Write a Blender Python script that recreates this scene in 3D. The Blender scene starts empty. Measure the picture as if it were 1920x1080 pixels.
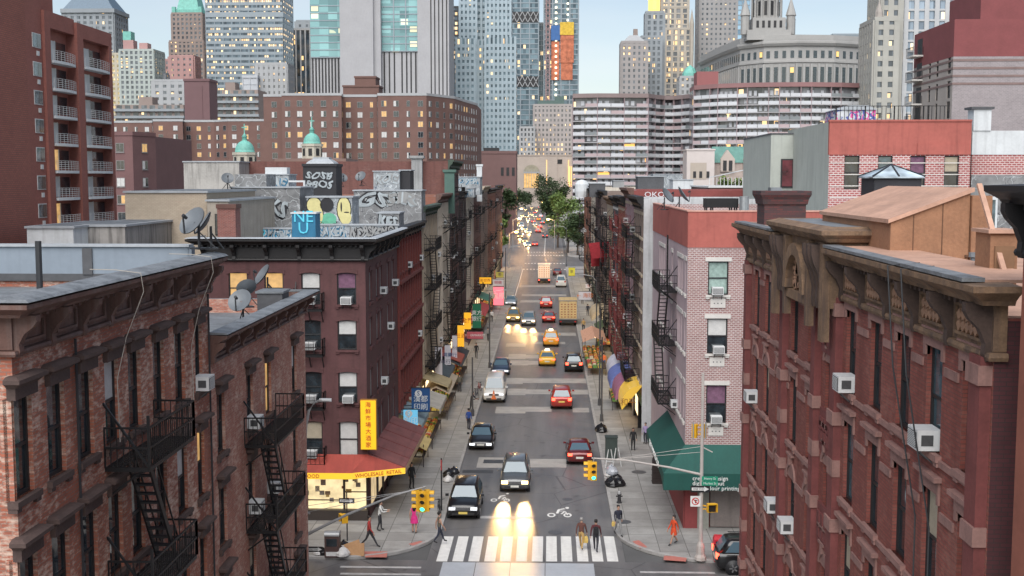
import bpy, math, random
import numpy as np
from mathutils import Vector, Matrix
PI = math.pi
RD = math.radians
rnd = random.Random(11)
S = bpy.context.scene
COL = S.collection

# ------------------------------------------------------------ camera
CAMH = 20.0
FPX = 2200.0
VPX, VPY = 1030.0, 336.0
_n = math.sqrt((VPX - 960) ** 2 + (540 - VPY) ** 2 + FPX ** 2)
YAW = math.asin((VPX - 960) / _n)
PITCH = math.asin((540 - VPY) / _n)
cam_d = bpy.data.cameras.new('camera')
cam = bpy.data.objects.new('camera', cam_d)
COL.objects.link(cam)
cam.location = (0, 0, CAMH)
cam.rotation_euler = (PI / 2 - PITCH, 0, YAW)
cam_d.sensor_width = 36.0
cam_d.lens = FPX / 1920.0 * 36.0
cam_d.clip_start = 0.5
cam_d.clip_end = 6000
S.camera = cam

# ------------------------------------------------------------ sky and sun
SUN_EL, SUN_AZ = RD(48), RD(190)      # azimuth measured clockwise from +Y
W = bpy.data.worlds.new('World')
S.world = W
W.use_nodes = True
nt = W.node_tree
sky = nt.nodes.new('ShaderNodeTexSky')
sky.sky_type = 'NISHITA'
sky.sun_disc = False
sky.sun_elevation = SUN_EL
sky.sun_rotation = SUN_AZ
sky.air_density = 1.0
sky.dust_density = 0.7
sky.ozone_density = 0.4
bgn = nt.nodes['Background']
_tc = nt.nodes.new('ShaderNodeTexCoord'); _mp = nt.nodes.new('ShaderNodeMapping'); _mp.inputs['Scale'].default_value = (2.2, 2.2, 9.0)
nt.links.new(_tc.outputs['Generated'], _mp.inputs[0])
_nz = nt.nodes.new('ShaderNodeTexNoise'); _nz.inputs['Scale'].default_value = 1.6; _nz.inputs['Detail'].default_value = 6; nt.links.new(_mp.outputs[0], _nz.inputs['Vector'])
_mr = nt.nodes.new('ShaderNodeMapRange'); _mr.inputs[1].default_value = 0.35; _mr.inputs[2].default_value = 0.75; _mr.inputs[3].default_value = 0.25; _mr.inputs[4].default_value = 0.7; nt.links.new(_nz.outputs['Fac'], _mr.inputs[0])
_hs = nt.nodes.new('ShaderNodeHueSaturation'); _hs.inputs['Saturation'].default_value = 0.35; _hs.inputs['Value'].default_value = 1.06; nt.links.new(sky.outputs[0], _hs.inputs['Color'])
_mx = nt.nodes.new('ShaderNodeMix'); _mx.data_type = 'RGBA'; nt.links.new(_mr.outputs[0], _mx.inputs[0]); nt.links.new(sky.outputs[0], _mx.inputs[6]); nt.links.new(_hs.outputs[0], _mx.inputs[7])
nt.links.new(_mx.outputs[2], bgn.inputs[0])
bgn.inputs[1].default_value = 0.072
sun_d = bpy.data.lights.new('sun', 'SUN')
sun_d.energy = 2.6
sun_d.angle = RD(62)
sun_d.color = (1.0, 0.965, 0.92)
sun = bpy.data.objects.new('sun', sun_d)
COL.objects.link(sun)
_sd = Vector((math.sin(SUN_AZ) * math.cos(SUN_EL), math.cos(SUN_AZ) * math.cos(SUN_EL), math.sin(SUN_EL)))
sun.rotation_euler = _sd.to_track_quat('Z', 'Y').to_euler()
S.view_settings.view_transform = 'Standard'
S.view_settings.look = 'None'
S.view_settings.gamma = 1.0
S.view_settings.exposure = 0.82
S.cycles.max_bounces = 6
S.cycles.diffuse_bounces = 3
S.cycles.glossy_bounces = 3
S.cycles.use_denoising = True
S.cycles.sample_clamp_indirect = 4.0

# ------------------------------------------------------------ pixel to world (where things stand)
_cy, _sy, _cp, _sp = math.cos(YAW), math.sin(YAW), math.cos(PITCH), math.sin(PITCH)
FW = Vector((-_sy * _cp, _cy * _cp, -_sp))
RT = Vector((_cy, _sy, 0))
UP = RT.cross(FW)
CAM = Vector((0, 0, CAMH))
def ray(px, py): return FW + RT * ((px - 960) / FPX) + UP * ((540 - py) / FPX)
def onY(px, py, Y): r = ray(px, py); return CAM + r * (Y / r.y)
def onX(px, py, X): r = ray(px, py); return CAM + r * (X / r.x)
def onZ(px, py, Z=0.0): r = ray(px, py); return CAM + r * ((Z - CAMH) / r.z)

# ------------------------------------------------------------ materials (all procedural)
MT = {}
def _new(name):
    m = bpy.data.materials.new(name); m.use_nodes = True
    t = m.node_tree
    return m, t, t.nodes['Principled BSDF']
def _c(c): return (c[0], c[1], c[2], 1.0)
def nd(t, typ, **kw):
    n = t.nodes.new(typ)
    for k, v in kw.items():
        if k.startswith('i_'):
            key = k[2:]
            key = int(key) if key.isdigit() else key
            n.inputs[key].default_value = v
        else: setattr(n, k, v)
    return n
def math_n(t, op, a, b=None):
    n = t.nodes.new('ShaderNodeMath'); n.operation = op
    for i, x in enumerate((a, b)):
        if x is None: continue
        if isinstance(x, (int, float)): n.inputs[i].default_value = x
        else: t.links.new(x, n.inputs[i])
    return n.outputs[0]
def mixc(t, fac, a, b):
    n = t.nodes.new('ShaderNodeMix'); n.data_type = 'RGBA'
    for i, x in ((0, fac), (6, a), (7, b)):
        if isinstance(x, (int, float)): n.inputs[i].default_value = x
        elif isinstance(x, tuple): n.inputs[i].default_value = _c(x)
        else: t.links.new(x, n.inputs[i])
    return n.outputs[2]
def noise(t, vec, scale, detail=4.0, rough=0.55):
    n = nd(t, 'ShaderNodeTexNoise'); n.inputs['Scale'].default_value = scale
    n.inputs['Detail'].default_value = detail; n.inputs['Roughness'].default_value = rough
    if vec is not None: t.links.new(vec, n.inputs['Vector'])
    return n.outputs['Fac']
def ramp(t, fac, lo, hi):
    n = nd(t, 'ShaderNodeMapRange'); n.inputs[1].default_value = lo; n.inputs[2].default_value = hi
    t.links.new(fac, n.inputs[0]); return n.outputs[0]
def bump(t, bs, height, strength, dist=0.02):
    b = nd(t, 'ShaderNodeBump'); b.inputs['Strength'].default_value = strength; b.inputs['Distance'].default_value = dist
    t.links.new(height, b.inputs['Height']); t.links.new(b.outputs[0], bs.inputs['Normal'])
def uvv(t):
    return nd(t, 'ShaderNodeUVMap', uv_map='UVMap').outputs[0]
def stretch(t, vec, sx, sy):
    m = nd(t, 'ShaderNodeMapping'); m.inputs['Scale'].default_value = (sx, sy, 1); t.links.new(vec, m.inputs[0]); return m.outputs[0]

def mat(name, col, rough=0.75, metal=0.0, var=0.18, scale=0.8, bmp=0.0, coat=0.0, streak=0.0, dirt=None):
    """plain surface with mottling, optional drip streaks and dirt colour"""
    if name in MT: return MT[name]
    m, t, b = _new(name)
    b.inputs['Roughness'].default_value = rough; b.inputs['Metallic'].default_value = metal
    if coat: b.inputs['Coat Weight'].default_value = coat
    v = uvv(t)
    n1 = noise(t, v, scale); n2 = noise(t, v, scale * 9, 3)
    f = math_n(t, 'ADD', math_n(t, 'MULTIPLY', n1, 0.65), math_n(t, 'MULTIPLY', n2, 0.35))
    f = ramp(t, f, 0.3, 0.7)
    lo = tuple(max(0, x * (1 - var)) for x in col); hi = tuple(min(1, x * (1 + var)) for x in col)
    c = mixc(t, f, lo, hi)
    if streak:
        s = noise(t, stretch(t, v, 3.2, 0.22), 1.0, 4)
        c = mixc(t, math_n(t, 'MULTIPLY', ramp(t, s, 0.5, 0.72), streak), c, dirt or tuple(x * 0.35 for x in col))
    t.links.new(c, b.inputs['Base Color'])
    if bmp: bump(t, b, n2, bmp)
    MT[name] = m; return m

def brick(name, c1, c2, mortar, bw=0.21, bh=0.072, ms=0.01, blotch=None, blot_amt=0.0, bl_lo=0.52, bl_hi=0.62, bl_scale=0.5, streak=0.0, rough=0.85):
    if name in MT: return MT[name]
    m, t, b = _new(name)
    b.inputs['Roughness'].default_value = rough
    v = uvv(t)
    br = nd(t, 'ShaderNodeTexBrick'); t.links.new(v, br.inputs['Vector'])
    br.inputs['Color1'].default_value = _c(c1); br.inputs['Color2'].default_value = _c(c2); br.inputs['Mortar'].default_value = _c(mortar)
    br.inputs['Scale'].default_value = 1.0; br.inputs['Mortar Size'].default_value = ms
    br.inputs['Brick Width'].default_value = bw; br.inputs['Row Height'].default_value = bh; br.inputs['Bias'].default_value = 0.0
    n1 = noise(t, v, 0.35, 5); n2 = noise(t, v, 3.0, 4)
    f = ramp(t, math_n(t, 'ADD', math_n(t, 'MULTIPLY', n1, 0.6), math_n(t, 'MULTIPLY', n2, 0.4)), 0.32, 0.68)
    c = mixc(t, math_n(t, 'MULTIPLY', f, 0.45), br.outputs['Color'], tuple(x * 0.45 for x in c1))
    if blotch:
        nb = noise(t, v, bl_scale, 8, 0.72); nf = noise(t, stretch(t, v, 3.2, 9.0), 1.0, 4, 0.7)
        k = ramp(t, math_n(t, 'ADD', math_n(t, 'MULTIPLY', nb, 0.5), math_n(t, 'MULTIPLY', nf, 0.5)), bl_lo, bl_hi)
        c = mixc(t, math_n(t, 'MULTIPLY', k, blot_amt), c, blotch)
    if streak:
        s = noise(t, stretch(t, v, 2.5, 0.15), 1.0, 4)
        c = mixc(t, math_n(t, 'MULTIPLY', ramp(t, s, 0.5, 0.7), streak), c, tuple(x * 0.3 for x in c1))
    t.links.new(c, b.inputs['Base Color'])
    bump(t, b, br.outputs['Fac'], -0.5, 0.01)
    MT[name] = m; return m

def emit(name, col, strength, base=None, var=0.0, scale=3.0):
    if name in MT: return MT[name]
    m, t, b = _new(name)
    b.inputs['Base Color'].default_value = _c(base or tuple(x * 0.5 for x in col))
    b.inputs['Emission Color'].default_value = _c(col); b.inputs['Emission Strength'].default_value = strength
    b.inputs['Roughness'].default_value = 0.3
    if var:
        n = noise(t, uvv(t), scale, 3)
        t.links.new(math_n(t, 'MULTIPLY', ramp(t, n, 0.5 - var / 2, 0.5 + var / 2), strength), b.inputs['Emission Strength'])
    MT[name] = m; return m

def glass(name, col=(0.02, 0.028, 0.034), rough=0.06, ior=1.9, var=0.0):
    if name in MT: return MT[name]
    m, t, b = _new(name)
    b.inputs['Base Color'].default_value = _c(col); b.inputs['Roughness'].default_value = rough
    b.inputs['IOR'].default_value = ior
    n = noise(t, uvv(t), 1.3, 2)
    t.links.new(mixc(t, ramp(t, n, 0.35, 0.65), tuple(x * 0.5 for x in col), tuple(min(1, x * 1.7) for x in col)), b.inputs['Base Color'])
    bump(t, b, n, 0.08, 0.05)
    MT[name] = m; return m

def glow_grid(name, col, pu, pv, lit, litcol=(1.0, 0.72, 0.36), es=1.0, ior=1.8, rough=0.15, bands=0.0, alt=None, fill=0.78):
    """window glass cut in cells pu x pv metres; a share of the cells is lit from inside"""
    if name in MT: return MT[name]
    m, t, b = _new(name)
    b.inputs['Roughness'].default_value = rough; b.inputs['IOR'].default_value = ior
    v = uvv(t)
    sx = nd(t, 'ShaderNodeSeparateXYZ'); t.links.new(v, sx.inputs[0])
    ux = math_n(t, 'DIVIDE', sx.outputs[0], pu); uy = math_n(t, 'DIVIDE', sx.outputs[1], pv)
    cb = nd(t, 'ShaderNodeCombineXYZ')
    t.links.new(math_n(t, 'FLOOR', ux), cb.inputs[0]); t.links.new(math_n(t, 'FLOOR', uy), cb.inputs[1])
    wn = nd(t, 'ShaderNodeTexWhiteNoise', noise_dimensions='3D'); t.links.new(cb.outputs[0], wn.inputs[0])
    wr = nd(t, 'ShaderNodeTexWhiteNoise', noise_dimensions='1D'); t.links.new(math_n(t, 'FLOOR', uy), wr.inputs['W'])
    big = noise(t, v, 0.03, 2)
    thr = math_n(t, 'SUBTRACT', 1.0 - lit, math_n(t, 'MULTIPLY', math_n(t, 'SUBTRACT', math_n(t, 'ADD', big, math_n(t, 'MULTIPLY', wr.outputs[0], bands)), 0.5 + bands / 2), 0.6))
    on = math_n(t, 'GREATER_THAN', wn.outputs['Value'], thr)
    fx = math_n(t, 'FRACT', ux); fy = math_n(t, 'FRACT', uy)
    inx = math_n(t, 'LESS_THAN', math_n(t, 'ABSOLUTE', math_n(t, 'SUBTRACT', fx, 0.5)), fill / 2)
    iny = math_n(t, 'LESS_THAN', math_n(t, 'ABSOLUTE', math_n(t, 'SUBTRACT', fy, 0.5)), fill / 2)
    on = math_n(t, 'MULTIPLY', on, math_n(t, 'MULTIPLY', inx, iny))
    sc = nd(t, 'ShaderNodeSeparateColor'); t.links.new(wn.outputs['Color'], sc.inputs[0])
    base = mixc(t, sc.outputs[1], tuple(x * 0.45 for x in col), alt or tuple(min(1, x * 1.6) for x in col))
    t.links.new(base, b.inputs['Base Color'])
    lc = mixc(t, sc.outputs[2], litcol, (1.0, 0.74, 0.4))
    t.links.new(lc, b.inputs['Emission Color'])
    t.links.new(math_n(t, 'MULTIPLY', on, math_n(t, 'ADD', math_n(t, 'MULTIPLY', math_n(t, 'POWER', sc.outputs[0], 2.0), es * 1.5), es * 0.15)), b.inputs['Emission Strength'])
    MT[name] = m; return m

def graffiti(name, base, cols, scale=1.6):
    """sprayed wall: loops and scrawls of paint over rendered masonry"""
    if name in MT: return MT[name]
    m, t, b = _new(name)
    b.inputs['Roughness'].default_value = 0.8
    v = uvv(t)
    n0 = noise(t, v, 1.2, 5)
    c = mixc(t, ramp(t, n0, 0.35, 0.65), tuple(x * 0.6 for x in base), base)
    for i, (cc, sc, w) in enumerate(cols):
        mp = nd(t, 'ShaderNodeMapping'); mp.inputs['Location'].default_value = (i * 3.7, i * 1.9, i); t.links.new(v, mp.inputs[0])
        n = noise(t, mp.outputs[0], sc * scale, 1.5, 0.4)
        line = math_n(t, 'LESS_THAN', math_n(t, 'ABSOLUTE', math_n(t, 'SUBTRACT', n, 0.5)), w)
        mask = noise(t, mp.outputs[0], 0.45, 2)
        k = math_n(t, 'MULTIPLY', line, math_n(t, 'GREATER_THAN', mask, 0.46))
        c = mixc(t, k, c, cc)
    t.links.new(c, b.inputs['Base Color'])
    MT[name] = m; return m

# ------------------------------------------------------------ mesh builder
class MB:
    def __init__(s): s.v = []; s.f = []; s.m = []
    def add(s, vs, fs, m=0):
        o = len(s.v); s.v.extend([tuple(p) for p in vs])
        for f in fs: s.f.append([i + o for i in f]); s.m.append(m)
    def quad(s, a, b, c, d, m=0): s.add([a, b, c, d], [(0, 1, 2, 3)], m)
    def tri(s, a, b, c, m=0): s.add([a, b, c], [(0, 1, 2)], m)
    def box(s, x0, x1, y0, y1, z0, z1, m=0):
        if x0 > x1: x0, x1 = x1, x0
        if y0 > y1: y0, y1 = y1, y0
        s.add([(x0, y0, z0), (x1, y0, z0), (x1, y1, z0), (x0, y1, z0), (x0, y0, z1), (x1, y0, z1), (x1, y1, z1), (x0, y1, z1)],
              [(0, 3, 2, 1), (4, 5, 6, 7), (0, 1, 5, 4), (1, 2, 6, 5), (2, 3, 7, 6), (3, 0, 4, 7)], m)
    def obox(s, c, ax, ay, az, m=0):
        """box from centre and three half-axis vectors"""
        c = Vector(c); ax = Vector(ax); ay = Vector(ay); az = Vector(az)
        vs = [c + ax * i + ay * j + az * k for k in (-1, 1) for (i, j) in ((-1, -1), (1, -1), (1, 1), (-1, 1))]
        s.add(vs, [(0, 3, 2, 1), (4, 5, 6, 7), (0, 1, 5, 4), (1, 2, 6, 5), (2, 3, 7, 6), (3, 0, 4, 7)], m)
    def bar(s, p, q, w, h, m=0, up=(0, 0, 1)):
        p = Vector(p); q = Vector(q); d = q - p
        if d.length < 1e-6: return
        u = Vector(up)
        if abs(d.normalized().dot(u)) > 0.98: u = Vector((0, 1, 0))
        a = d.cross(u).normalized(); b = a.cross(d).normalized()
        s.obox((p + q) / 2, d / 2, a * (w / 2), b * (h / 2), m)
    def loft(s, rings, m=0, cap=True, closed=True):
        n = len(rings[0]); o = len(s.v)
        for r in rings: s.v.extend([tuple(p) for p in r])
        for i in range(len(rings) - 1):
            for j in range(n if closed else n - 1):
                k = (j + 1) % n
                s.f.append([o + i * n + j, o + i * n + k, o + (i + 1) * n + k, o + (i + 1) * n + j]); s.m.append(m)
        if cap and closed:
            s.f.append([o + j for j in reversed(range(n))]); s.m.append(m)
            s.f.append([o + (len(rings) - 1) * n + j for j in range(n)]); s.m.append(m)
    def cyl(s, p, q, r0, r1=None, n=8, m=0, cap=True):
        r1 = r0 if r1 is None else r1
        p = Vector(p); q = Vector(q); d = (q - p).normalized()
        u = Vector((0, 0, 1)) if abs(d.z) < 0.9 else Vector((1, 0, 0))
        a = u.cross(d).normalized(); b = d.cross(a)
        s.loft([[p + (a * math.cos(2 * PI * i / n) + b * math.sin(2 * PI * i / n)) * r0 for i in range(n)],
                [q + (a * math.cos(2 * PI * i / n) + b * math.sin(2 * PI * i / n)) * r1 for i in range(n)]], m, cap)
    def tube(s, pts, r, n=6, m=0):
        pts = [Vector(p) for p in pts]; rings = []
        rr = r if isinstance(r, (list, tuple)) else [r] * len(pts)
        for i, p in enumerate(pts):
            d = (pts[min(i + 1, len(pts) - 1)] - pts[max(i - 1, 0)]).normalized()
            u = Vector((0, 0, 1)) if abs(d.z) < 0.9 else Vector((1, 0, 0))
            a = u.cross(d).normalized(); b = d.cross(a)
            rings.append([p + (a * math.cos(2 * PI * k / n) + b * math.sin(2 * PI * k / n)) * rr[i] for k in range(n)])
        s.loft(rings, m)
    def lathe(s, prof, c=(0, 0, 0), n=16, m=0, cap=True):
        s.loft([[(c[0] + r * math.cos(2 * PI * i / n), c[1] + r * math.sin(2 * PI * i / n), c[2] + z) for i in range(n)] for r, z in prof], m, cap)
    def prism(s, poly, z0, z1, m=0, mtop=None):
        """poly counter-clockwise in xy"""
        n = len(poly)
        s.add([(x, y, z0) for x, y in poly] + [(x, y, z1) for x, y in poly], [(i, (i + 1) % n, n + (i + 1) % n, n + i) for i in range(n)] + [tuple(reversed(range(n)))], m)
        s.add([(x, y, z1) for x, y in poly], [tuple(range(n))], m if mtop is None else mtop)
    def sweep(s, path, prof, m=0, cap=True):
        """profile (d outward, z) along an xy path; outward is to the right of travel"""
        P = [Vector((p[0], p[1], 0)) for p in path]; rings = []
        for i, p in enumerate(P):
            ns = []
            if i > 0: d = (P[i] - P[i - 1]).normalized(); ns.append(Vector((d.y, -d.x, 0)))
            if i < len(P) - 1: d = (P[i + 1] - P[i]).normalized(); ns.append(Vector((d.y, -d.x, 0)))
            n = ns[0] if len(ns) == 1 else (ns[0] + ns[1]) / (1 + ns[0].dot(ns[1]))
            rings.append([(p.x + n.x * dd, p.y + n.y * dd, z) for dd, z in prof])
        s.loft(rings, m, cap)
    def blob(s, c, rx, ry, rz, n=8, k=5, m=0, jit=0.0, r=None):
        rings = []
        for i in range(1, k):
            th = PI * i / k
            rings.append([(c[0] + rx * math.sin(th) * math.cos(2 * PI * j / n) * (1 + (r.uniform(-jit, jit) if r else 0)), c[1] + ry * math.sin(th) * math.sin(2 * PI * j / n) * (1 + (r.uniform(-jit, jit) if r else 0)), c[2] - rz * math.cos(th)) for j in range(n)])
        s.loft(rings, m)
    def build(s, name, mats, parent=None, loc=None, rot=0.0, smooth=False):
        me = s.mesh(name, mats, smooth)
        return put(name, me, parent, loc, rot)
    def mesh(s, name, mats, smooth=False):
        me = bpy.data.meshes.new(name)
        me.from_pydata(s.v, [], s.f)
        if not isinstance(mats, (list, tuple)): mats = [mats]
        for x in mats: me.materials.append(x)
        n = len(me.polygons)
        if n:
            me.polygons.foreach_set('material_index', np.array(s.m, dtype=np.int32))
            if smooth: me.polygons.foreach_set('use_smooth', np.ones(n, dtype=bool))
            co = np.array([c for p in s.v for c in p], dtype=np.float32).reshape(-1, 3)
            nl = len(me.loops); vi = np.zeros(nl, dtype=np.int32); me.loops.foreach_get('vertex_index', vi)
            nr = np.zeros(n * 3, dtype=np.float32); me.polygons.foreach_get('normal', nr); nr = np.abs(nr.reshape(-1, 3))
            lt = np.zeros(n, dtype=np.int32); me.polygons.foreach_get('loop_total', lt)
            ax = np.repeat(np.where((nr[:, 2] > nr[:, 0]) & (nr[:, 2] > nr[:, 1]), 2, np.where(nr[:, 1] >= nr[:, 0], 1, 0)), lt)
            c = co[vi]
            u = np.where(ax == 0, c[:, 1], c[:, 0]); w = np.where(ax == 2, c[:, 1], c[:, 2])
            l = me.uv_layers.new(name='UVMap'); l.data.foreach_set('uv', np.stack([u, w], 1).ravel())
        return me

def put(name, data, parent=None, loc=None, rot=0.0):
    o = bpy.data.objects.new(name, data); COL.objects.link(o)
    if parent is not None: o.parent = parent
    if loc is not None: o.location = loc
    if rot: o.rotation_euler = (0, 0, rot)
    return o
def tag(o, label=None, cat=None, group=None, kind=None):
    if label: o['label'] = label
    if cat: o['category'] = cat
    if group: o['group'] = group
    if kind: o['kind'] = kind
    return o
def thing(name, label, cat, loc=(0, 0, 0), rot=0.0, group=None):
    o = put(name, None, None, loc, rot); o.empty_display_size = 0.3
    return tag(o, label, cat, group)
def children_of(o): return [c for c in COL.objects if c.parent is o]
def text(s, parent, size, loc, rot, m, name='lettering', ext=0.012, align='CENTER', rx=PI / 2, sx=1.0, space=1.0, fat=0.0):
    cu = bpy.data.curves.new(name, 'FONT'); cu.body = s; cu.size = size; cu.extrude = ext
    cu.align_x = align; cu.align_y = 'CENTER'; cu.materials.append(m); cu.resolution_u = 2; cu.offset = fat; cu.space_line = space
    tmp = bpy.data.objects.new('t', cu)
    me = bpy.data.meshes.new_from_object(tmp); bpy.data.objects.remove(tmp)
    me.name = name
    if not me.materials: me.materials.append(m)
    o = put(name, me, parent, loc); o.rotation_euler = (rx, 0, rot); o.scale = (sx, 1, 1)
    return o
# ------------------------------------------------------------ shared materials
iron = mat('black_iron', (0.009, 0.0085, 0.01), 0.5, 0.2, 0.3, 3)
iron_red = mat('rusty_red_iron', (0.16, 0.03, 0.03), 0.6, 0.1, 0.3, 3)
frame_dark = mat('window_frame_dark', (0.018, 0.018, 0.02), 0.5, 0, 0.2)
frame_grey = mat('window_frame_grey', (0.2, 0.21, 0.22), 0.5, 0, 0.2)
frame_white = mat('window_frame_white', (0.55, 0.56, 0.56), 0.5, 0, 0.1)
g_dark = glass('glass_dark')
g_blue = glass('glass_blue', (0.06, 0.10, 0.12))
blind_w = mat('blind_white', (0.5, 0.5, 0.49), 0.8, 0, 0.2, 2)
blind_b = mat('blind_beige', (0.38, 0.33, 0.25), 0.8, 0, 0.2, 2)
curtain_p = mat('curtain_purple', (0.16, 0.08, 0.13), 0.9, 0, 0.4, 4)
curtain_g = mat('curtain_green', (0.25, 0.34, 0.31), 0.9, 0, 0.35, 5)
lit_warm = emit('lit_warm', (1.0, 0.58, 0.2), 0.6, (0.3, 0.2, 0.1), 0.9, 1.6)
lit_shop = emit('lit_shop', (1.0, 0.74, 0.42), 2.4, (0.4, 0.35, 0.25), 0.7, 2.0)
lit_cool = emit('lit_cool', (0.8, 0.95, 1.0), 0.9, (0.3, 0.35, 0.36), 0.5, 2.5)
ac_white = mat('white_metal', (0.62, 0.63, 0.63), 0.5, 0, 0.12, 2, streak=0.2)
ac_dark = mat('dark_grille', (0.06, 0.062, 0.065), 0.6, 0, 0.3, 12)
brown_stone = mat('brown_stone', (0.075, 0.048, 0.042), 0.8, 0, 0.35, 1.6, bmp=0.3, streak=0.3)
pink_stone = mat('pink_brownstone', (0.33, 0.19, 0.175), 0.8, 0, 0.25, 1.5, bmp=0.2, streak=0.35)
white_stone = mat('white_stone', (0.55, 0.53, 0.5), 0.8, 0, 0.12, 1.5, streak=0.15)
roof_grey = mat('roof_grey', (0.15, 0.165, 0.18), 0.7, 0, 0.45, 0.7, bmp=0.2, streak=0.4)
roof_silver = mat('roof_silver', (0.34, 0.365, 0.39), 0.6, 0, 0.2, 0.4, bmp=0.1, streak=0.2)
roof_dark = mat('roof_dark', (0.07, 0.072, 0.078), 0.7, 0, 0.3, 0.5, bmp=0.1)
paint_white = mat('white_render', (0.56, 0.585, 0.6), 0.8, 0, 0.12, 0.8, streak=0.3, dirt=(0.2, 0.2, 0.2))

FROT = {'F': 0.0, 'R': PI / 2, 'L': -PI / 2}
WM = {}
PANES = {'dark': (g_dark, g_dark), 'blue': (g_blue, g_blue), 'blind': (blind_w, g_dark), 'blind2': (blind_w, blind_w), 'beige': (blind_b, g_dark),
         'purple': (curtain_p, g_dark), 'green': (curtain_g, curtain_g), 'lit': (lit_warm, lit_warm), 'litup': (lit_warm, g_dark), 'cool': (lit_cool, lit_cool)}
def win_mesh(w, h, fm, arch=0.0, mull=False):
    k = ('f', round(w, 2), round(h, 2), fm.name, arch, mull)
    if k not in WM:
        b = MB(); t = min(0.07, w * 0.09); a, c = 0.1, 0.17
        b.box(-w / 2, -w / 2 + t, a, c, 0, h); b.box(w / 2 - t, w / 2, a, c, 0, h)
        b.box(-w / 2 + t, w / 2 - t, a, c, h - t - arch * 0.5, h); b.box(-w / 2 + t, w / 2 - t, a, c, 0, t)
        b.box(-w / 2 + t, w / 2 - t, a + 0.01, c - 0.005, h * 0.5 - t / 2, h * 0.5 + t / 2)
        if mull: b.box(-t / 2, t / 2, a + 0.012, c - 0.006, t, h - t)
        WM[k] = b.mesh('window', fm)
    return WM[k]
def pane_mesh(w, h, pk):
    k = ('p', round(w, 2), round(h, 2), pk)
    if k not in WM:
        b = MB(); t = min(0.07, w * 0.09)
        b.quad((-w / 2 + t, 0.135, h * 0.5), (w / 2 - t, 0.135, h * 0.5), (w / 2 - t, 0.135, h - t), (-w / 2 + t, 0.135, h - t), 0)
        b.quad((-w / 2 + t, 0.155, t), (w / 2 - t, 0.155, t), (w / 2 - t, 0.155, h * 0.5), (-w / 2 + t, 0.155, h * 0.5), 1)
        WM[k] = b.mesh('pane', list(PANES[pk]))
    return WM[k]
def lintel_mesh(w, kind, m):
    k = ('l', round(w, 2), kind, m.name)
    if k not in WM:
        b = MB(); v = w / 2
        if kind == 'hood':
            b.box(-v - 0.06, v + 0.06, -0.12, 0.06, 0.0, 0.24)
            b.loft([[(-v - 0.08 - e, -0.14 - e, z), (v + 0.08 + e, -0.14 - e, z), (v + 0.08 + e, 0.05, z), (-v - 0.08 - e, 0.05, z)] for e, z in ((0, 0.24), (0.06, 0.3), (0.14, 0.34), (0.14, 0.42), (0.02, 0.47))])
        elif kind == 'ears':
            b.box(-v - 0.14, v + 0.14, -0.05, 0.06, 0.0, 0.34); b.box(-v - 0.18, v + 0.18, -0.08, 0.06, 0.3, 0.38)
            b.box(-v - 0.14, -v, -0.045, 0.06, -0.22, 0.0); b.box(v, v + 0.14, -0.045, 0.06, -0.22, 0.0)
        elif kind == 'cap':
            b.box(-v - 0.12, v + 0.12, -0.05, 0.06, 0.0, 0.28); b.box(-v - 0.2, v + 0.2, -0.16, 0.06, 0.28, 0.38)
            b.box(-v - 0.12, -v, -0.045, 0.06, -0.2, 0.0); b.box(v, v + 0.12, -0.045, 0.06, -0.2, 0.0)
        elif kind == 'arch':
            n = 10; R0, R1 = v, v + 0.16
            o = [(R1 * math.cos(PI * i / n), R1 * 0.85 * math.sin(PI * i / n)) for i in range(n + 1)]
            q = [(R0 * math.cos(PI * i / n), R0 * 0.8 * math.sin(PI * i / n)) for i in range(n + 1)]
            for i in range(n):
                b.loft([[(o[i][0], y, o[i][1]), (o[i + 1][0], y, o[i + 1][1]), (q[i + 1][0], y, q[i + 1][1]), (q[i][0], y, q[i][1])] for y in (-0.06, 0.06)])
            b.box(-0.09, 0.09, -0.12, 0.06, R1 * 0.72, R1 + 0.1); b.box(-v * .8, v * .8, -0.12, 0.06, R1 + 0.1, R1 + 0.17)
            b.add([(x, -0.025, z) for x, z in q], [tuple(range(n + 1))], 0)
        elif kind == 'flat':
            b.box(-v - 0.16, v + 0.16, -0.05, 0.06, 0.0, 0.24)
        elif kind == 'seg':
            for i in range(4):
                x0, x1 = -v - 0.1 + (w + 0.2) * i / 4, -v - 0.1 + (w + 0.2) * (i + 1) / 4
                z0 = 0.1 * (1 - (x0 / (v + 0.1)) ** 2); z1 = 0.1 * (1 - (x1 / (v + 0.1)) ** 2)
                b.loft([[(x0, y, z0 - 0.1), (x1, y, z1 - 0.1), (x1, y, z1 + 0.14), (x0, y, z0 + 0.14)] for y in (-0.05, 0.06)])
        WM[k] = b.mesh('lintel', m)
    return WM[k]
def sill_mesh(w, m, d=0.12, hh=0.13):
    k = ('s', round(w, 2), m.name, d, hh)
    if k not in WM:
        b = MB(); b.box(-w / 2 - 0.12, w / 2 + 0.12, -d, 0.1, -hh, 0.0); b.box(-w / 2 - 0.1, -w / 2 + 0.1, -d + 0.03, 0.1, -hh - 0.1, -hh); b.box(w / 2 - 0.1, w / 2 + 0.1, -d + 0.03, 0.1, -hh - 0.1, -hh)
        WM[k] = b.mesh('sill', m)
    return WM[k]
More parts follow.
